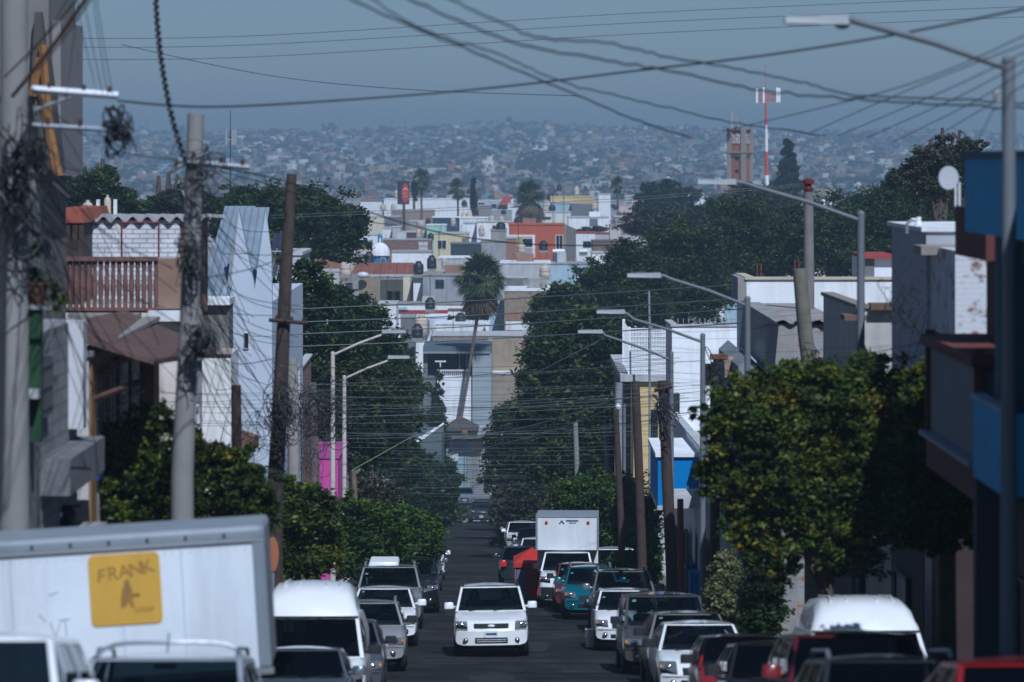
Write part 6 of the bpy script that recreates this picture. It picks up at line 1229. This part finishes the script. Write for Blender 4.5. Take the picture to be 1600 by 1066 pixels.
bld('small white house last before the ficus row',973,994,370,482,8,WHITE,[(976,990,382,388,GREYD)]); bld('beige stair tower with a flat cap',953,970,351,520,5,M((.55,.50,.44),.9,.12,1.,.3),roof=CONC)
bld('grey sloping gable wall behind the beige stair tower',960,982,338,535,6,CONC); bld('rust brown brick house near the far palm',970,993,331,640,8,BR((.30,.11,.06),(.34,.14,.08),(.3,.2,.16)))
bld('long pale peach wall at the foot of the far palm',966,1000,320,745,8,PINK); bld('white house with open dark bay',888,951,339,600,9,WHITE,[(921,934,342,353,GREYD)]); bld('cream white house left of the open bay',838,892,331,640,9,M((.66,.66,.62),.9,.1,1.,.3),[(848,861,339,343,'d')])
t=bld('blue-white house under the yellow parapet',862,896,316,748,9,LBLUE); bld('house with long yellow parapet',860,929,307,755,9,M((.55,.42,.20),.9,.12),roof=YELLOW); bld('dark grey wall below the yellow parapet',893,926,318,742,6,GREYD)
bld('tall white house right of the yellow parapet',935,954,303,800,8,WHITE); bld('long white warehouse behind the red sign',600,743,311,900,20,WHITE,roof=WHITE2); bld('grey-white house with black roof line left of the red sign',563,597,314,900,12,WHITE2,roof=GREYD)
bld('brown brick block under the long white warehouse',611,678,328,800,9,M((.30,.22,.18),.9,.2,1.,.3)); bld('navy blue shed with pale roof edges',676,719,339,622,8,M((.02,.045,.09),.7),roof=WHITE); bld('mint green house front',667,697,351,566,7,MINT,roof=WHITE2)
bld('white house with a row of small dark vents',718,764,340,572,8,WHITE2,[(747,750,345,347,'d'),(753,756,345,347,'d')],roof=WHITE); bld('bright white house corner',724,768,348,556,8,WHITE,[(758,766,353,364,GREYD)]); bld('long white roof edge left of the orange house',745,818,346,552,6,WHITE)
bld('rubble stone block house',745,768,321,800,9,STONE); bld('grey block wall left of the red gable',768,800,328,770,7,GREY)
D=850; t=house('small house with steep red roof and white gable end','house',X(790,D),D,G(D)); MB().box(X(793,D),X(802,D),D,D+8,G(D),Z(320,D)).build('wall',WHITE,t)
MB().prism([(X(793,D),Z(320,D)),(X(802,D),Z(309,D)),(X(802,D),Z(330,D)),(X(793,D),Z(330,D))],'y',D-.1,D).build('gable',WHITE,t); MB().hexa([(X(778,D),D-.5,Z(321,D)),(X(793,D),D-.5,Z(321,D)),(X(802,D),D+6,Z(308,D)),(X(789,D),D+6,Z(308,D))],[(X(778,D),D-.5,Z(320,D)),(X(793,D),D-.5,Z(320,D)),(X(802,D),D+6,Z(307,D)),(X(789,D),D+6,Z(307,D))]).build('roof',REDP,t); window(t,('y',D-.1,-1),X(796,D),X(799,D),Z(318,D),Z(315,D),FRW)
bld('grey base of the steep red roofed house',776,795,321,852,6,GREYD); bld('low house with small red roof right of the steep red gable',799,812,323,842,6,WHITE2,roof=REDP)
for k,(x0,x1,y,D,mt,lab) in enumerate(((598,612,356,600,WHITE2,'small white shack left among the tank clutter'),(613,626,354,596,GREYL,'grey box room among the tank clutter'),(628,652,362,590,M((.10,.04,.04),.9),'low dark red shed among the tank clutter'),(540,560,350,610,LBLUE,'bluish house at the edge of the dark round tree'),(570,600,338,680,CREAM,'cream house behind the chapel lantern'),(600,625,338,690,GREYD,'dark walled house left of the sign post'),(640,668,345,640,M((.30,.32,.26),.9,.2),'olive grey house right of the sign post'),(560,590,366,530,WHITE2,'white flat house just above the chapel lantern'))): bld(lab,x0,x1,y,D,7,mt)
# right part: roofs between the ficus row and the clock tower
t=bld('bright white roofs left of the clock tower base',1067,1100,302,620,10,WHITE,[(1088,1095,304,309,GREYD)]); bld('low white roof at the clock tower base',1135,1156,307,640,10,WHITE)
D=610; t=house('dark workshop with three pale skylight strips on its sloping roof','house',X(1120,D),D,G(D),'workshop'); MB().box(X(1085,D),X(1155,D),D,D+10,G(D)-1,Z(329,D)).build('wall',M((.03,.035,.05),.8),t)
MB().hexa([(X(1085,D),D-.5,Z(332,D)),(X(1150,D),D-.5,Z(326,D)),(X(1158,D),D+10,Z(308,D)),(X(1110,D),D+10,Z(314,D))],[(X(1085,D),D-.5,Z(331,D)),(X(1150,D),D-.5,Z(325,D)),(X(1158,D),D+10,Z(307,D)),(X(1110,D),D+10,Z(313,D))]).build('roof',M((.03,.035,.045),.6),t)
m=MB()
for k in range(3): m.tube([at(1098+k*3,328-k*4.5,D-.3+k*3),at(1152+k*1.5,318-k*4,D-.3+k*3)],.09,4)
m.build('skylight_strip',LBLUE,t)
bld('pale house right behind the red capped pole',1240,1288,322,560,9,GREYL,roof=SHEET); bld('house with peaked dark roof far right',1283,1300,308,600,8,WHITE,[(1290,1297,312,322,GREYD)],roof=GREYD); bld('white front hidden in the ficus at the far right',1265,1282,330,430,6,WHITE)
# ---- random back rows (all real houses with their own roofs and windows)
pal=[(WHITE,'white'),(WHITE2,'off-white'),(GREYL,'grey'),(CREAM,'cream'),(PINK,'pinkish'),(LBLUE,'pale blue'),(M((.30,.13,.08),.9,.2,1.,.3),'brick red'),(M((.36,.27,.18),.9,.2,1.,.3),'tan'),(GREY,'dark grey')]
g=random.Random(11); BG='small flat-roofed houses in the far rows of the town'
for k in range(150):
    D=g.uniform(700,1650); px=g.uniform(80,1560) if k%3 else g.uniform(545,1060); h=g.choice((3.2,3.6,6.,6.4)); w=g.uniform(6,13); mt,cn=g.choice(pal); s=F/D
    yt=HY-(G(D)+h)*s
    if D<900 and 550<px<1010: continue
    t=bld('far %s flat-roofed house of the back rows'%cn, px-w*s/2, px+w*s/2, yt, D, g.uniform(7,11), mt, [(px-w*s*.3,px-w*s*.12,yt+1.0*s,yt+2.1*s,'d'),(px+w*s*.1,px+w*s*.32,yt+1.0*s,yt+2.1*s,'d')], roof=g.choice((GREYL,WHITE2,CONC)))
    t['group']='%s back row houses'%cn
for k in range(60):
    D=g.uniform(370,690); px=g.choice((g.uniform(60,545),g.uniform(1010,1560))); h=g.choice((3.2,3.6,5.6)); w=g.uniform(6,12); mt,cn=g.choice(pal); s=F/D; yt=HY-(G(D)+h)*s
    t=bld('%s flat-roofed house behind the tree rows'%cn, px-w*s/2, px+w*s/2, yt, D, 8, mt, [(px-w*s*.3,px-w*s*.12,yt+1.0*s,yt+2.1*s,'d')], roof=g.choice((GREYL,WHITE2,CONC))); t['group']='%s houses behind the tree rows'%cn
# ---- chapel
D=505; t=house('little chapel with white dome on a blue drum and blue lantern','chapel',X(596,D),D,G(D),'chapel'); t['category']='chapel'; s=D/F; c=at(594,399,D+1.5); r=16*s
MB().box(X(570,D),X(612,D),D+.4,D+9,G(D)-1,Z(414,D)).build('wall',GREYL,t)
MB().lathe((c.x,c.y,Z(416,D)),[(13*s,0),(13*s,Z(399,D)-Z(416,D)),(14.5*s,Z(399,D)-Z(416,D)+.05)],20).build('drum',M((.01,.20,.46),.75,.1,1.,.15),t,True)
MB().lathe((c.x,c.y,Z(400,D)),[(r,0),(r,.14)]+[(r*math.cos(a)*.98,.16+r*1.18*math.sin(a)) for a in np.linspace(0,1.45,9)],24).build('dome',WHITE,t,True)
MB().lathe((c.x,c.y,Z(380,D)),[(3.2*s,0),(3.2*s,9*s),(4*s,9.2*s),(3.6*s,11*s),(1*s,13.5*s),(.2*s,15*s)],10).build('lantern',M((.01,.20,.42),.75,.1),t,True); MB().box(c.x-1.2*s,c.x+1.2*s,c.y-3.3*s,c.y-3*s,Z(379,D),Z(372,D)).build('lantern_opening',WHITE,t)
window(t,('y',c.y-13*s,-1),X(595,D),X(602,D),Z(414,D),Z(403,D),WHITEP,PANE,0,mull=1,name='drum_window')
# ---- red sign
D=700; c=at(629.5,300,D); t=thing('roadside_sign','tall dark sign panel with a red oval and cream lettering','sign',(c.x,D,G(D))); s=D/F
MB().box(X(621,D),X(639.5,D),D,D+.5,Z(319.5,D),Z(284,D)).build('panel',M((.015,.02,.03),.5,.1,1.,0,0),t); MB().box(X(620.5,D),X(640,D),D-.05,D+.55,Z(284,D),Z(283.2,D)).build('frame',M((.05,.02,.03),.5),t)
MB().tube([(X(631.5,D),D+.25,G(D)-.3),(X(631,D),D+.25,Z(319,D))],.26,10).build('post',M((.05,.055,.06),.6),t,True)
o=MB().prism([(X(633.3,D)+5.8*s*math.cos(a),Z(302,D)+15.5*s*math.sin(a)) for a in np.linspace(0,2*math.pi,29)[:-1]],'y',D-.06,D).build('oval',M((.40,.025,.02),.5,.06,1.,0,0),t)
CR=M((.62,.50,.36),.6,.06,1.,0,0); q=lambda a,b:(X(a,D),Z(b,D)); MB().prism([q(629.3,298),q(631,295.5),q(632.6,293.4),q(634.6,293.4),q(636,295.5),q(637.8,298),q(635.5,297.2),q(634.6,295.7),q(632.6,295.7),q(631.5,297.2)],'y',D-.10,D-.06).build('emblem',CR,o)
f1=font('Pizza',.46,(X(633.5,D),D-.09,Z(302,D)),(R(90),R(-12),0),CR,o); f2=font('Hut',.50,(X(633.5,D),D-.09,Z(307,D)),(R(90),R(-12),0),CR,o)
# ---- roof water tanks
def tank(label,x0,x1,y0,y1,D,black=True,stand=0):
    c=at((x0+x1)/2,y1,D); r=(x1-x0)*D/F/2; H_=(y1-y0)*D/F; t=thing('water_tank',label,'water tank',c); mt=TANKB if black else TANKC
    MB().lathe(c,[(r*.96,0),(r,.06*H_),(r,.30*H_),(r*.96,.33*H_),(r,.36*H_),(r,.60*H_),(r*.96,.63*H_),(r,.66*H_),(r*.97,.72*H_),(r*.55,.88*H_)],16).build('tank',mt,t,True); MB().lathe((c.x,c.y,c.z+.86*H_),[(r*.56,0),(r*.56,.10*H_),(r*.42,.14*H_)],14).build('lid',mt,t,True)
    MB().box(c.x-r*.9,c.x+r*.9,c.y-r*.9,c.y+r*.9,c.z-.35-stand*0,c.z-.0).build('plinth',CONC,t)
    if stand:
        for sx in (-1,1):
            for sy in (-1,1): MB().box(c.x+sx*r*.8-.04,c.x+sx*r*.8+.04,c.y+sy*r*.8-.04,c.y+sy*r*.8+.04,c.z-stand,c.z-.35).build('leg',FRD,t)
    MB().tube([(c.x+r,c.y-.1,c.z+.2),(c.x+r+.15,c.y-.1,c.z+.2),(c.x+r+.15,c.y-.1,c.z-.6)],.03,4).build('pipe',GREYL,t)
for a in (('big black tank in front of the small chapel wall',569,584,393,413,468),('black tank on the right end of the red tiled roof',646,662,408,429,428),('black tank on the chapel side wall right of the tiled roof',667,682,399,420,440),('lowest black tank near the second lamp head',643,661,506,528,372),('black tank on the red striped low house',664,680,465,483,394),('wide blue-black tank between hedges by the palm trunk',711,728,489,503,380),('round black tank on the grey tower house',775,790,347,359,467),('small black tank beside the tower house tank',769,775,352,359,470),
  ('black tank by the beige stair tower',974,988,347,365,518),('black tank high above the yellow parapet',870,878,288,299,758),('black tank below the yellow parapet on the left',857,868,320,330,690),('dark tank half hidden by the shaggy palm',855,866,302,312,760),('small black tank near the white open bay house',921,929,328,338,612),('small dark tank left of the slender far palm',958,966,320,328,740),('dark tank near the pointed cypress',729,736,295,303,860),('dark tank on the warehouse corner',721,730,313,322,850),('dark tank under the cypress',741,748,325,337,780),('dark tank on the mint house',665,673,341,350,600),('small dark tank among the tank clutter',668,678,364,375,548),('far dark tank left on the hazy roofs',558,565,299,308,900),('dark tank left of the red gable',783,791,328,335,760),('dark tank with a blue tarp left of the orange house',803,817,339,350,545),('tank under the dark shed of the white house',750,758,356,364,553)): tank(*a)
for a in (('dark tank on legs in front of the orange wall',842,856,376,391,496,True,1.1),('large beige tank with a black scribble',648,669,492,518,378,False),('beige tank at the left end of the red tiled roof',531,549,407,429,428,False),('beige tank on the pale grey house',843,860,413,432,432,False),('beige tank high on the yellow parapet',897,905,291,303,760,False),('beige tank at the end of the dark grey wall',924,934,316,326,738,False),('beige tank left of the black tank below the parapet',848,856,316,328,688,False),('left of two cream tanks on the white vented house',721,729,331,340,580,False),('right of two cream tanks on the white vented house',729,738,330,340,580,False),('cream tank between white house and tower house',748,757,352,366,540,False),('pinkish cream tank near the long white roof edge',763,773,337,346,560,False),('cream tank beside the pinkish one',779,788,338,346,562,False),('cream tank beside the red sign',616,622,297,308,860,False),('cream tank half hidden behind the red sign',640,645,295,306,860,False),('cream tank under the red sign',611,617,318,327,840,False),('cream tank by the dark house left of the sign post',594,603,319,327,850,False),('white tank in the planter row',651,664,345,353,610,False),('pale tank left among the clutter',650,658,358,370,570,False),('pale tank right among the clutter',659,669,360,371,568,False),('beige tank in front of the orange house balcony',808,821,379,394,480,False),('grey tank on the big grey house',690,698,404,416,440,False),('tank on the navy shed',704,712,340,350,600,False)): tank(*a)
D=490; t=thing('solar_heater','solar water heater with white cylinder in front of the orange house','solar heater',at(873,404,D)); c=at(873,393,D); MB().lathe((c.x-.8,c.y,c.z),[(.05,0),(.28,.03),(.28,1.57),(.05,1.6)],14,'x').build('cylinder',WHITEP,t,True); MB().hexa([(c.x-.9,D-1,Z(408,D)),(c.x+.5,D-1,Z(408,D)),(c.x+.75,D-.2,Z(395,D)),(c.x-.7,D-.2,Z(395,D))],[(c.x-.9,D-1.05,Z(408,D)+.05),(c.x+.5,D-1.05,Z(408,D)+.05),(c.x+.75,D-.25,Z(395,D)+.05),(c.x-.7,D-.25,Z(395,D)+.05)]).build('collector',M((.03,.035,.05),.3,.1),t)
t=thing('solar_heater','white solar heater cylinder on the white house right of the orange house','solar heater',at(911,397,530)); c=at(905,393,530); MB().lathe((c.x,c.y,c.z),[(.05,0),(.26,.03),(.26,1.1),(.05,1.13)],12,'x').build('cylinder',WHITEP,t,True); MB().box(c.x,c.x+1.1,c.y-.1,c.y+.1,c.z-.6,c.z-.26).build('frame',STEEL,t)
D=374; t=thing('roof_shrine','little red pagoda-like roof shrine right of the palm trunk','shrine',at(757,534,D)); s=D/F
MB().box(X(751.5,D),X(762,D),D,D+.7,Z(536,D)-1,Z(521,D)).build('base',M((.28,.03,.04),.7,.1),t); MB().box(X(755,D),X(758.5,D),D-.02,D,Z(525.5,D),Z(521.5,D)).build('niche',WHITE,t)
MB().prism([(X(749.5,D),Z(521,D)),(X(764,D),Z(521,D)),(X(759,D),Z(516.5,D)),(X(758,D),Z(513.5,D)),(X(757,D),Z(510.5,D)),(X(755.5,D),Z(513.5,D)),(X(754.5,D),Z(516.5,D))],'y',D-.1,D+.8).build('roof',M((.25,.025,.035),.7,.1),t)
for lab,px,y0,y1,D in (('rebar and mast cluster on the grey house',672,465,428,395),('mast near the yellow house window',686,402,360,480),('aerial mast above the terrace wall',881,350,298,560),('aerial mast on the blue-white house',842,350,300,620),('thin mast on the vented house',810,372,346,480),('aerial on the white wall by the palm',708,518,484,372),('aerial behind the tiled roof',594,430,405,425),('aerial on the half-built house',605,470,430,424),('mast left of the white open bay',864,346,302,640)):
    t=thing('roof_aerial',lab,'aerial',at(px,y0,D)); MB().tube([at(px,y0+6,D),at(px,y1,D)],.035*D/430,4).build('mast',FRD,t); MB().tube([at(px-3,y1+3,D),at(px+3,y1+2,D)],.02,4).build('dipole',FRD,t)
t=thing('satellite_dish','small grey dish beside the lavender cube house','satellite dish',at(678,515,372)); c=at(677,512,371.5); m=MB().ball((c.x,c.y,c.z),.28,.06,.42,12,8); m.build('dish',GREYL,t,True); MB().tube([at(677,520,371.7),at(677,510,371.7)],.03,5).build('mast',WHITEP,t)
t=thing('solar_array','dark solar panel row half hidden by the brown wooden pole','solar panel',at(435,390,180)); D=180
for k in range(3): MB().hexa([(X(424+k*9,D),D,Z(392,D)),(X(432+k*9,D),D,Z(392,D)),(X(433+k*9,D),D+1.2,Z(366,D)),(X(425+k*9,D),D+1.2,Z(366,D))],[(X(424+k*9,D),D-.04,Z(392,D)+.03),(X(432+k*9,D),D-.04,Z(392,D)+.03),(X(433+k*9,D),D+1.16,Z(366,D)+.03),(X(425+k*9,D),D+1.16,Z(366,D)+.03)]).build('panel',M((.03,.04,.06),.25,.1),t)
bld('pale roof under the solar panel row',420,470,394,181,8,GREYL)
# ---- clock tower and masts
D=600; s=D/F; t=thing('clock_tower','brick clock tower with pale corner piers and aerials on top','tower',(X(1158,D),D,G(D)))
TB=BR((.30,.095,.05),(.35,.12,.06),(.26,.15,.11),.5,.2); TC=M((.30,.26,.22),.9,.15,.6,.3)
w=17*s; cx_=X(1158,D); an=R(-30); Rm=Matrix.Rotation(an,3,'Z')
def tb(mb,x0,x1,y0,y1,z0,z1):
    n=len(mb.v); mb.box(x0,x1,y0,y1,z0,z1)
    for i in range(n,len(mb.v)): p=Rm@Vector(mb.v[i]); mb.v[i]=(p.x+cx_,p.y+D+3,p.z)
    return mb
hw_=12.2*s; zc_=Z(240,D)
tb(MB(),-hw_,hw_,-hw_,hw_,G(D)-1,Z(202,D)).build('shaft',TB,t)
for a in (-1,1):
    for b_ in (-1,1): tb(MB(),a*hw_-.32,a*hw_+.32,b_*hw_-.32,b_*hw_+.32,G(D)-1,Z(200,D)).build('corner_pier',TC,t)
for i,(zz,e) in enumerate(((237.5,4.2),(240,3),(243,1.6))): tb(MB(),-hw_-e*s,hw_+e*s,-hw_-e*s,hw_+e*s,Z(zz+1.55,D),Z(zz-.55,D)).build('cornice',TC,t)
tb(MB(),-hw_-.3,hw_+.3,-hw_-.3,hw_+.3,Z(203,D),Z(200,D)).build('roof',TC,t)
for (nx,ny) in ((0,-1),(1,0)):
    m=MB(); e=hw_+.06; z0_,z1_=Z(224,D),Z(210,D); h=.66
    (tb(m,-h,h,-e-.05,-e+.05,z0_,z1_) if ny else tb(m,e-.05,e+.05,-h,h,z0_,z1_)); f=m.build('clock_face',M((.62,.60,.56),.7,.1),t)
    m=MB(); zc2=(z0_+z1_)/2
    for k in range(12):
        a=k*math.pi/6; u,v=.5*math.sin(a),.5*math.cos(a)
        (tb(m,u-.06,u+.06,-e-.08,-e-.05,zc2+v-.1,zc2+v+.1) if ny else tb(m,e+.05,e+.08,u-.06,u+.06,zc2+v-.1,zc2+v+.1))
    for u,v in ((.0,.4),(-.2,-.18)):
        for q_ in range(6):
            p=q_/5; (tb(m,u*p-.05,u*p+.05,-e-.10,-e-.08,zc2+v*p-.06,zc2+v*p+.06) if ny else tb(m,e+.08,e+.10,u*p-.05,u*p+.05,zc2+v*p-.06,zc2+v*p+.06))
    m.build('clock_hands',M((.04,.035,.03),.7),f)
for zz in (245,265,290): tb(MB(),-.2,.4,-hw_-.05,-hw_,Z(zz+5,D),Z(zz,D)).build('slot_window',DARK,t)
for px_,y0,y1,r in ((1142,200,176,.35),(1152,196,184,.15),(1157,196,172,.12),(1163,196,186,.2),(1176,198,184,.1)): MB().tube([at(px_,y0+2,D+1),at(px_,y1,D+1)],r,6).build('aerial',LAMPW if r>.14 else STEELP,t)
MB().box(X(1150,D),X(1161,D),D+2.6,D+4,Z(201,D),Z(196,D)).build('roof_block',CONC,t)
D=570; s=D/F; t=thing('telecom_mast','red and white banded telecom mast with panel antennas','mast',(X(1198,D),D,G(D))); RW=M((.50,.07,.06),.7,.1); ys=[340,320,293,274,237,196,160,100]; 
for k in range(7): MB().tube([at(1196+(ys[k]-100)*.0115,ys[k],D),at(1196+(ys[k+1]-100)*.0115,ys[k+1],D)],[ .42-.045*k,.38-.045*k] if k<6 else [.05,.035],8).build('section',RW if k in (1,3,5,6) else WHITE,t,True)
for px_,y0,y1 in ((1182.5,139,161),(1193,137,161),(1214,137,160),(1217.5,138,160)): MB().rbox(X(px_-1.8,D),X(px_+1.8,D),D-.3,D,Z(y1,D),Z(y0,D),.05).build('panel_antenna',WHITEP,t)
m=MB(); m.box(X(1184,D),X(1217,D),D,D+.12,Z(158,D),Z(156,D)); m.box(X(1184,D),X(1217,D),D,D+.12,Z(149,D),Z(147,D))
for k in range(9): m.tube([at(1184+k*3.7,157,D),at(1187+k*3.7,148,D)],.06,4)
m.build('antenna_frame',RW,t)
D=420; t=thing('telecom_mast','thin dark mast with white panel antennas behind the leaning concrete pole','mast',(X(360,D),D,G(D))); MB().tube([(X(360,D),D,G(D)),at(360,172,D)],[.2,.05],6).build('pole',FRD,t)
for px_ in (354,364,368): MB().box(X(px_-1.6,D),X(px_+1.6,D),D-.3,D,Z(226,D),Z(203,D)).build('panel_antenna',LAMPW,t); 
MB().box(X(352,D),X(370,D),D,D+.1,Z(216,D),Z(214,D)).build('antenna_frame',FRD,t)
# ------------------------------------------------------------------ the far hillside
def gz(x,y):
    z=G(y)-.03
    if y>1600:
        k=min(1,(y-1600)/1200); z+=k*(5*math.sin(x/170+1.3)+3.5*math.sin(x/71+y/300)+2*math.sin(x/37+2))*.8; z-=k*(max(0,x-350)/1000)**1.2*22
    return z
m_,t_,b_,L_=nt('far_paint'); oi=t_.nodes.new('ShaderNodeObjectInfo'); L_(oi.outputs['Color'],b_.inputs['Base Color']); b_.inputs['Roughness'].default_value=.9; FARP=m_
m_,t_,b_,L_=nt('far_walls'); at_=t_.nodes.new('ShaderNodeAttribute'); at_.attribute_name='Col'; L_(at_.outputs['Color'],b_.inputs['Base Color']); b_.inputs['Roughness'].default_value=.9; FARW=m_
PALS=[('white',(.52,.52,.50),3),('brick red',(.19,.105,.075),5),('grey',(.24,.23,.22),6),('tan',(.27,.22,.16),5),('cream',(.40,.35,.28),2),('dark grey',(.11,.11,.11),4),('rust brown',(.15,.095,.065),5),('pale blue',(.20,.28,.33),1),('yellow',(.36,.28,.12),1),('turquoise',(.12,.28,.27),1),('orange',(.33,.16,.08),1)]
g=random.Random(21); bag=[p for p in PALS for _ in range(p[2])]
def hmesh(k):
    q=random.Random(k); m=MB(); w,d,h=1,1,1
    m.box(-.5,.5,0,1,-.6,1)
    if k%2: m.box(-.5,.0,.1,.9,1.0,1.55)
    else: m.box(.1,.5,.0,1,1.0,1.5)
    if k%3==0: m.box(-.9,-.5,.05,.9,-.6,.6)
    m.mat(1)
    for x in (-.38,.12): m.box(x,x+.22,-.012,.01,.35,.75)
    m.box(-.08,.06,-.012,.01,-.1,.6); m.mat(2); m.box(-.53,.53,-.03,1.03,.985,1.03)
    me=m.build('hill_house',[FARP,DARK,GREYL]); d=me.data; bpy.data.objects.remove(me); return d
HM=[hmesh(k) for k in range(6)]
cand=[]
for k in range(5200):
    u=g.random(); y=1650+(4250-1650)*u**.85; px=g.uniform(-60,1660); x=(px-CX)*y/F
    w=g.uniform(4.5,10)*(1.6 if g.random()<.08 else 1); d=g.uniform(5,9); h=g.choice((2.4,2.8,3.,3.2,5.2)); nm,c,_=g.choice(bag); v=g.uniform(.75,1.15)
    cand.append((y,x,w,d,h,nm,tuple(min(.85,a*v) for a in c),px))
cand.sort(key=lambda a:-(a[2]*a[4]/a[0]**2)*(1 if 380<a[7]<1400 else .55))
for k,(y,x,w,d,h,nm,c,px) in enumerate(cand[:290]):
    o=bpy.data.objects.new('hill_house',HM[k%6]); COL.objects.link(o); o.location=(x,y,gz(x,y)); o.scale=(w,d,h); o.rotation_euler=(0,0,g.uniform(-.5,.5)); o.color=(*c,1)
    tag(o,'hazy %s box house on the far hillside'%nm,'house','%s houses on the far hillside'%nm)
V=[];Fc=[];Cc=[]
for (y,x,w,d,h,nm,c,px) in cand[290:]:
    a=g.uniform(-.5,.5); ca,sa=math.cos(a),math.sin(a); z=gz(x,y)
    for (x0,x1,y0,y1,z0,z1,cc) in ((-.5*w,.5*w,0,d,-3,h,c),(-.1*w,.4*w,.1*d,.9*d,h,h+g.choice((.3,.3,2.4)),c),(-.3*w,-.1*w,-.15,.1,.9,2.1,(.03,.03,.035)),(.1*w,.3*w,-.15,.1,.9,2.1,(.03,.03,.035))):
        b=len(V)
        for (p,q,r) in ((x0,y0,z0),(x1,y0,z0),(x1,y1,z0),(x0,y1,z0),(x0,y0,z1),(x1,y0,z1),(x1,y1,z1),(x0,y1,z1)): V.append((x+p*ca-q*sa,y+p*sa+q*ca,z+r))
        Fc+=[(b,b+1,b+5,b+4),(b+1,b+2,b+6,b+5),(b+2,b+3,b+7,b+6),(b+3,b,b+4,b+7),(b+4,b+5,b+6,b+7)]; Cc+=[cc]*5
o=npmesh('far_houses',V,Fc,FARW); at2=o.data.color_attributes.new('Col','FLOAT_COLOR','CORNER'); at2.data.foreach_set('color',np.repeat(np.concatenate([np.array(Cc),np.ones((len(Cc),1))],1),4,0).ravel().astype(np.float32))
tag(o,'countless tiny hazy houses crowding the far hillside','houses',kind='stuff')
bl=[]
for k in range(3400):
    y=1600+2700*g.random()**.8; px=g.uniform(-60,1660); x=(px-CX)*y/F; r=g.uniform(2.2,6.5); bl.append((x,y,gz(x,y)+r*.6,r*g.uniform(1,2.2),r,r*.75,34))
V,Fc=leaf_cloud(bl,1.35,77,per=17); tag(npmesh('far_trees',V,Fc,GFAR),'dark hazy tree clumps scattered between the far houses','trees',kind='stuff')
# dark wooded knolls and skyline trees
for lab,px,y0,n,w,h in (('dark hazy wood on the skyline right of the mast',1335,3900,9,15,7),('dark wooded knoll low in the middle of the far hill',840,2500,7,9,5),('hazy wood on the skyline left of centre',590,4150,8,13,6)):
    x=(px-CX)*y0/F; bb=[(g.gauss(0,w),g.uniform(-6,6),h*.7+g.uniform(-1,1.5),g.uniform(6,10),6,h*.8,260) for _ in range(n)]
    tree('hill_wood_tree',lab,'trees',(x,y0,gz(x,y0)),bb,GFAR,1.7,.5,3,limbs=False)
for lab,px,y0,hh,ww in (('tallest skyline tree left of centre on the far hill',512,4050,15,7),('round skyline tree far left on the hill',430,4100,7,6),('pointed tree on the hazy skyline',795,4150,11,2.5),('broad skyline tree right of the middle',1005,4100,9,9),('skyline tree beside the hazy pylon',663,4100,8,8),('tall pale skyline tree at the far left',282,4000,12,7)):
    x=(px-CX)*y0/F; tree('skyline_tree',lab,'tree',(x,y0,gz(x,y0)),[(0,0,hh*.55,ww,5,hh*.45,500),(ww*.4,0,hh*.8,ww*.6,4,hh*.25,260)],GFAR,1.6,.5,hh*.5,limbs=False)
for lab,px,y0,yt,w in (('hazy lattice pylon left on the skyline',531,4300,180,3),('second hazy lattice pylon on the skyline',613,4300,189,2.6),('small red and white mast on the skyline',633,4200,181,1.3),('thin mast on the skyline right of the middle',920,4250,191,.8),('thin twin mast on the skyline',975,4300,187,.8),('pale pylon behind the tall skyline tree at the left',230,4300,182,2.6)):
    x=(px-CX)*y0/F; zt_=Z(yt,y0); zb=gz(x,y0); t=thing('skyline_mast',lab,'mast',(x,y0,zb)); m=MB()
    for s in (-1,1): m.tube([(x+s*w,y0,zb),(x+s*w*.4,y0,zt_)],.35,4)
    n=7
    for k in range(n):
        za=zb+(zt_-zb)*k/n; zb2=zb+(zt_-zb)*(k+1)/n; wa=w*(1-.6*k/n); wb_=w*(1-.6*(k+1)/n); m.tube([(x-wa,y0,za),(x+wb_,y0,zb2)],.22,4); m.tube([(x+wa,y0,za),(x-wb_,y0,zb2)],.22,4)
    m.build('lattice',RW if 'red' in lab else STEELP,t)
    MB().box(x-w*1.5,x+w*1.5,y0-.2,y0+.2,zt_-1.2,zt_-.6).build('crossarm',STEELP,t)
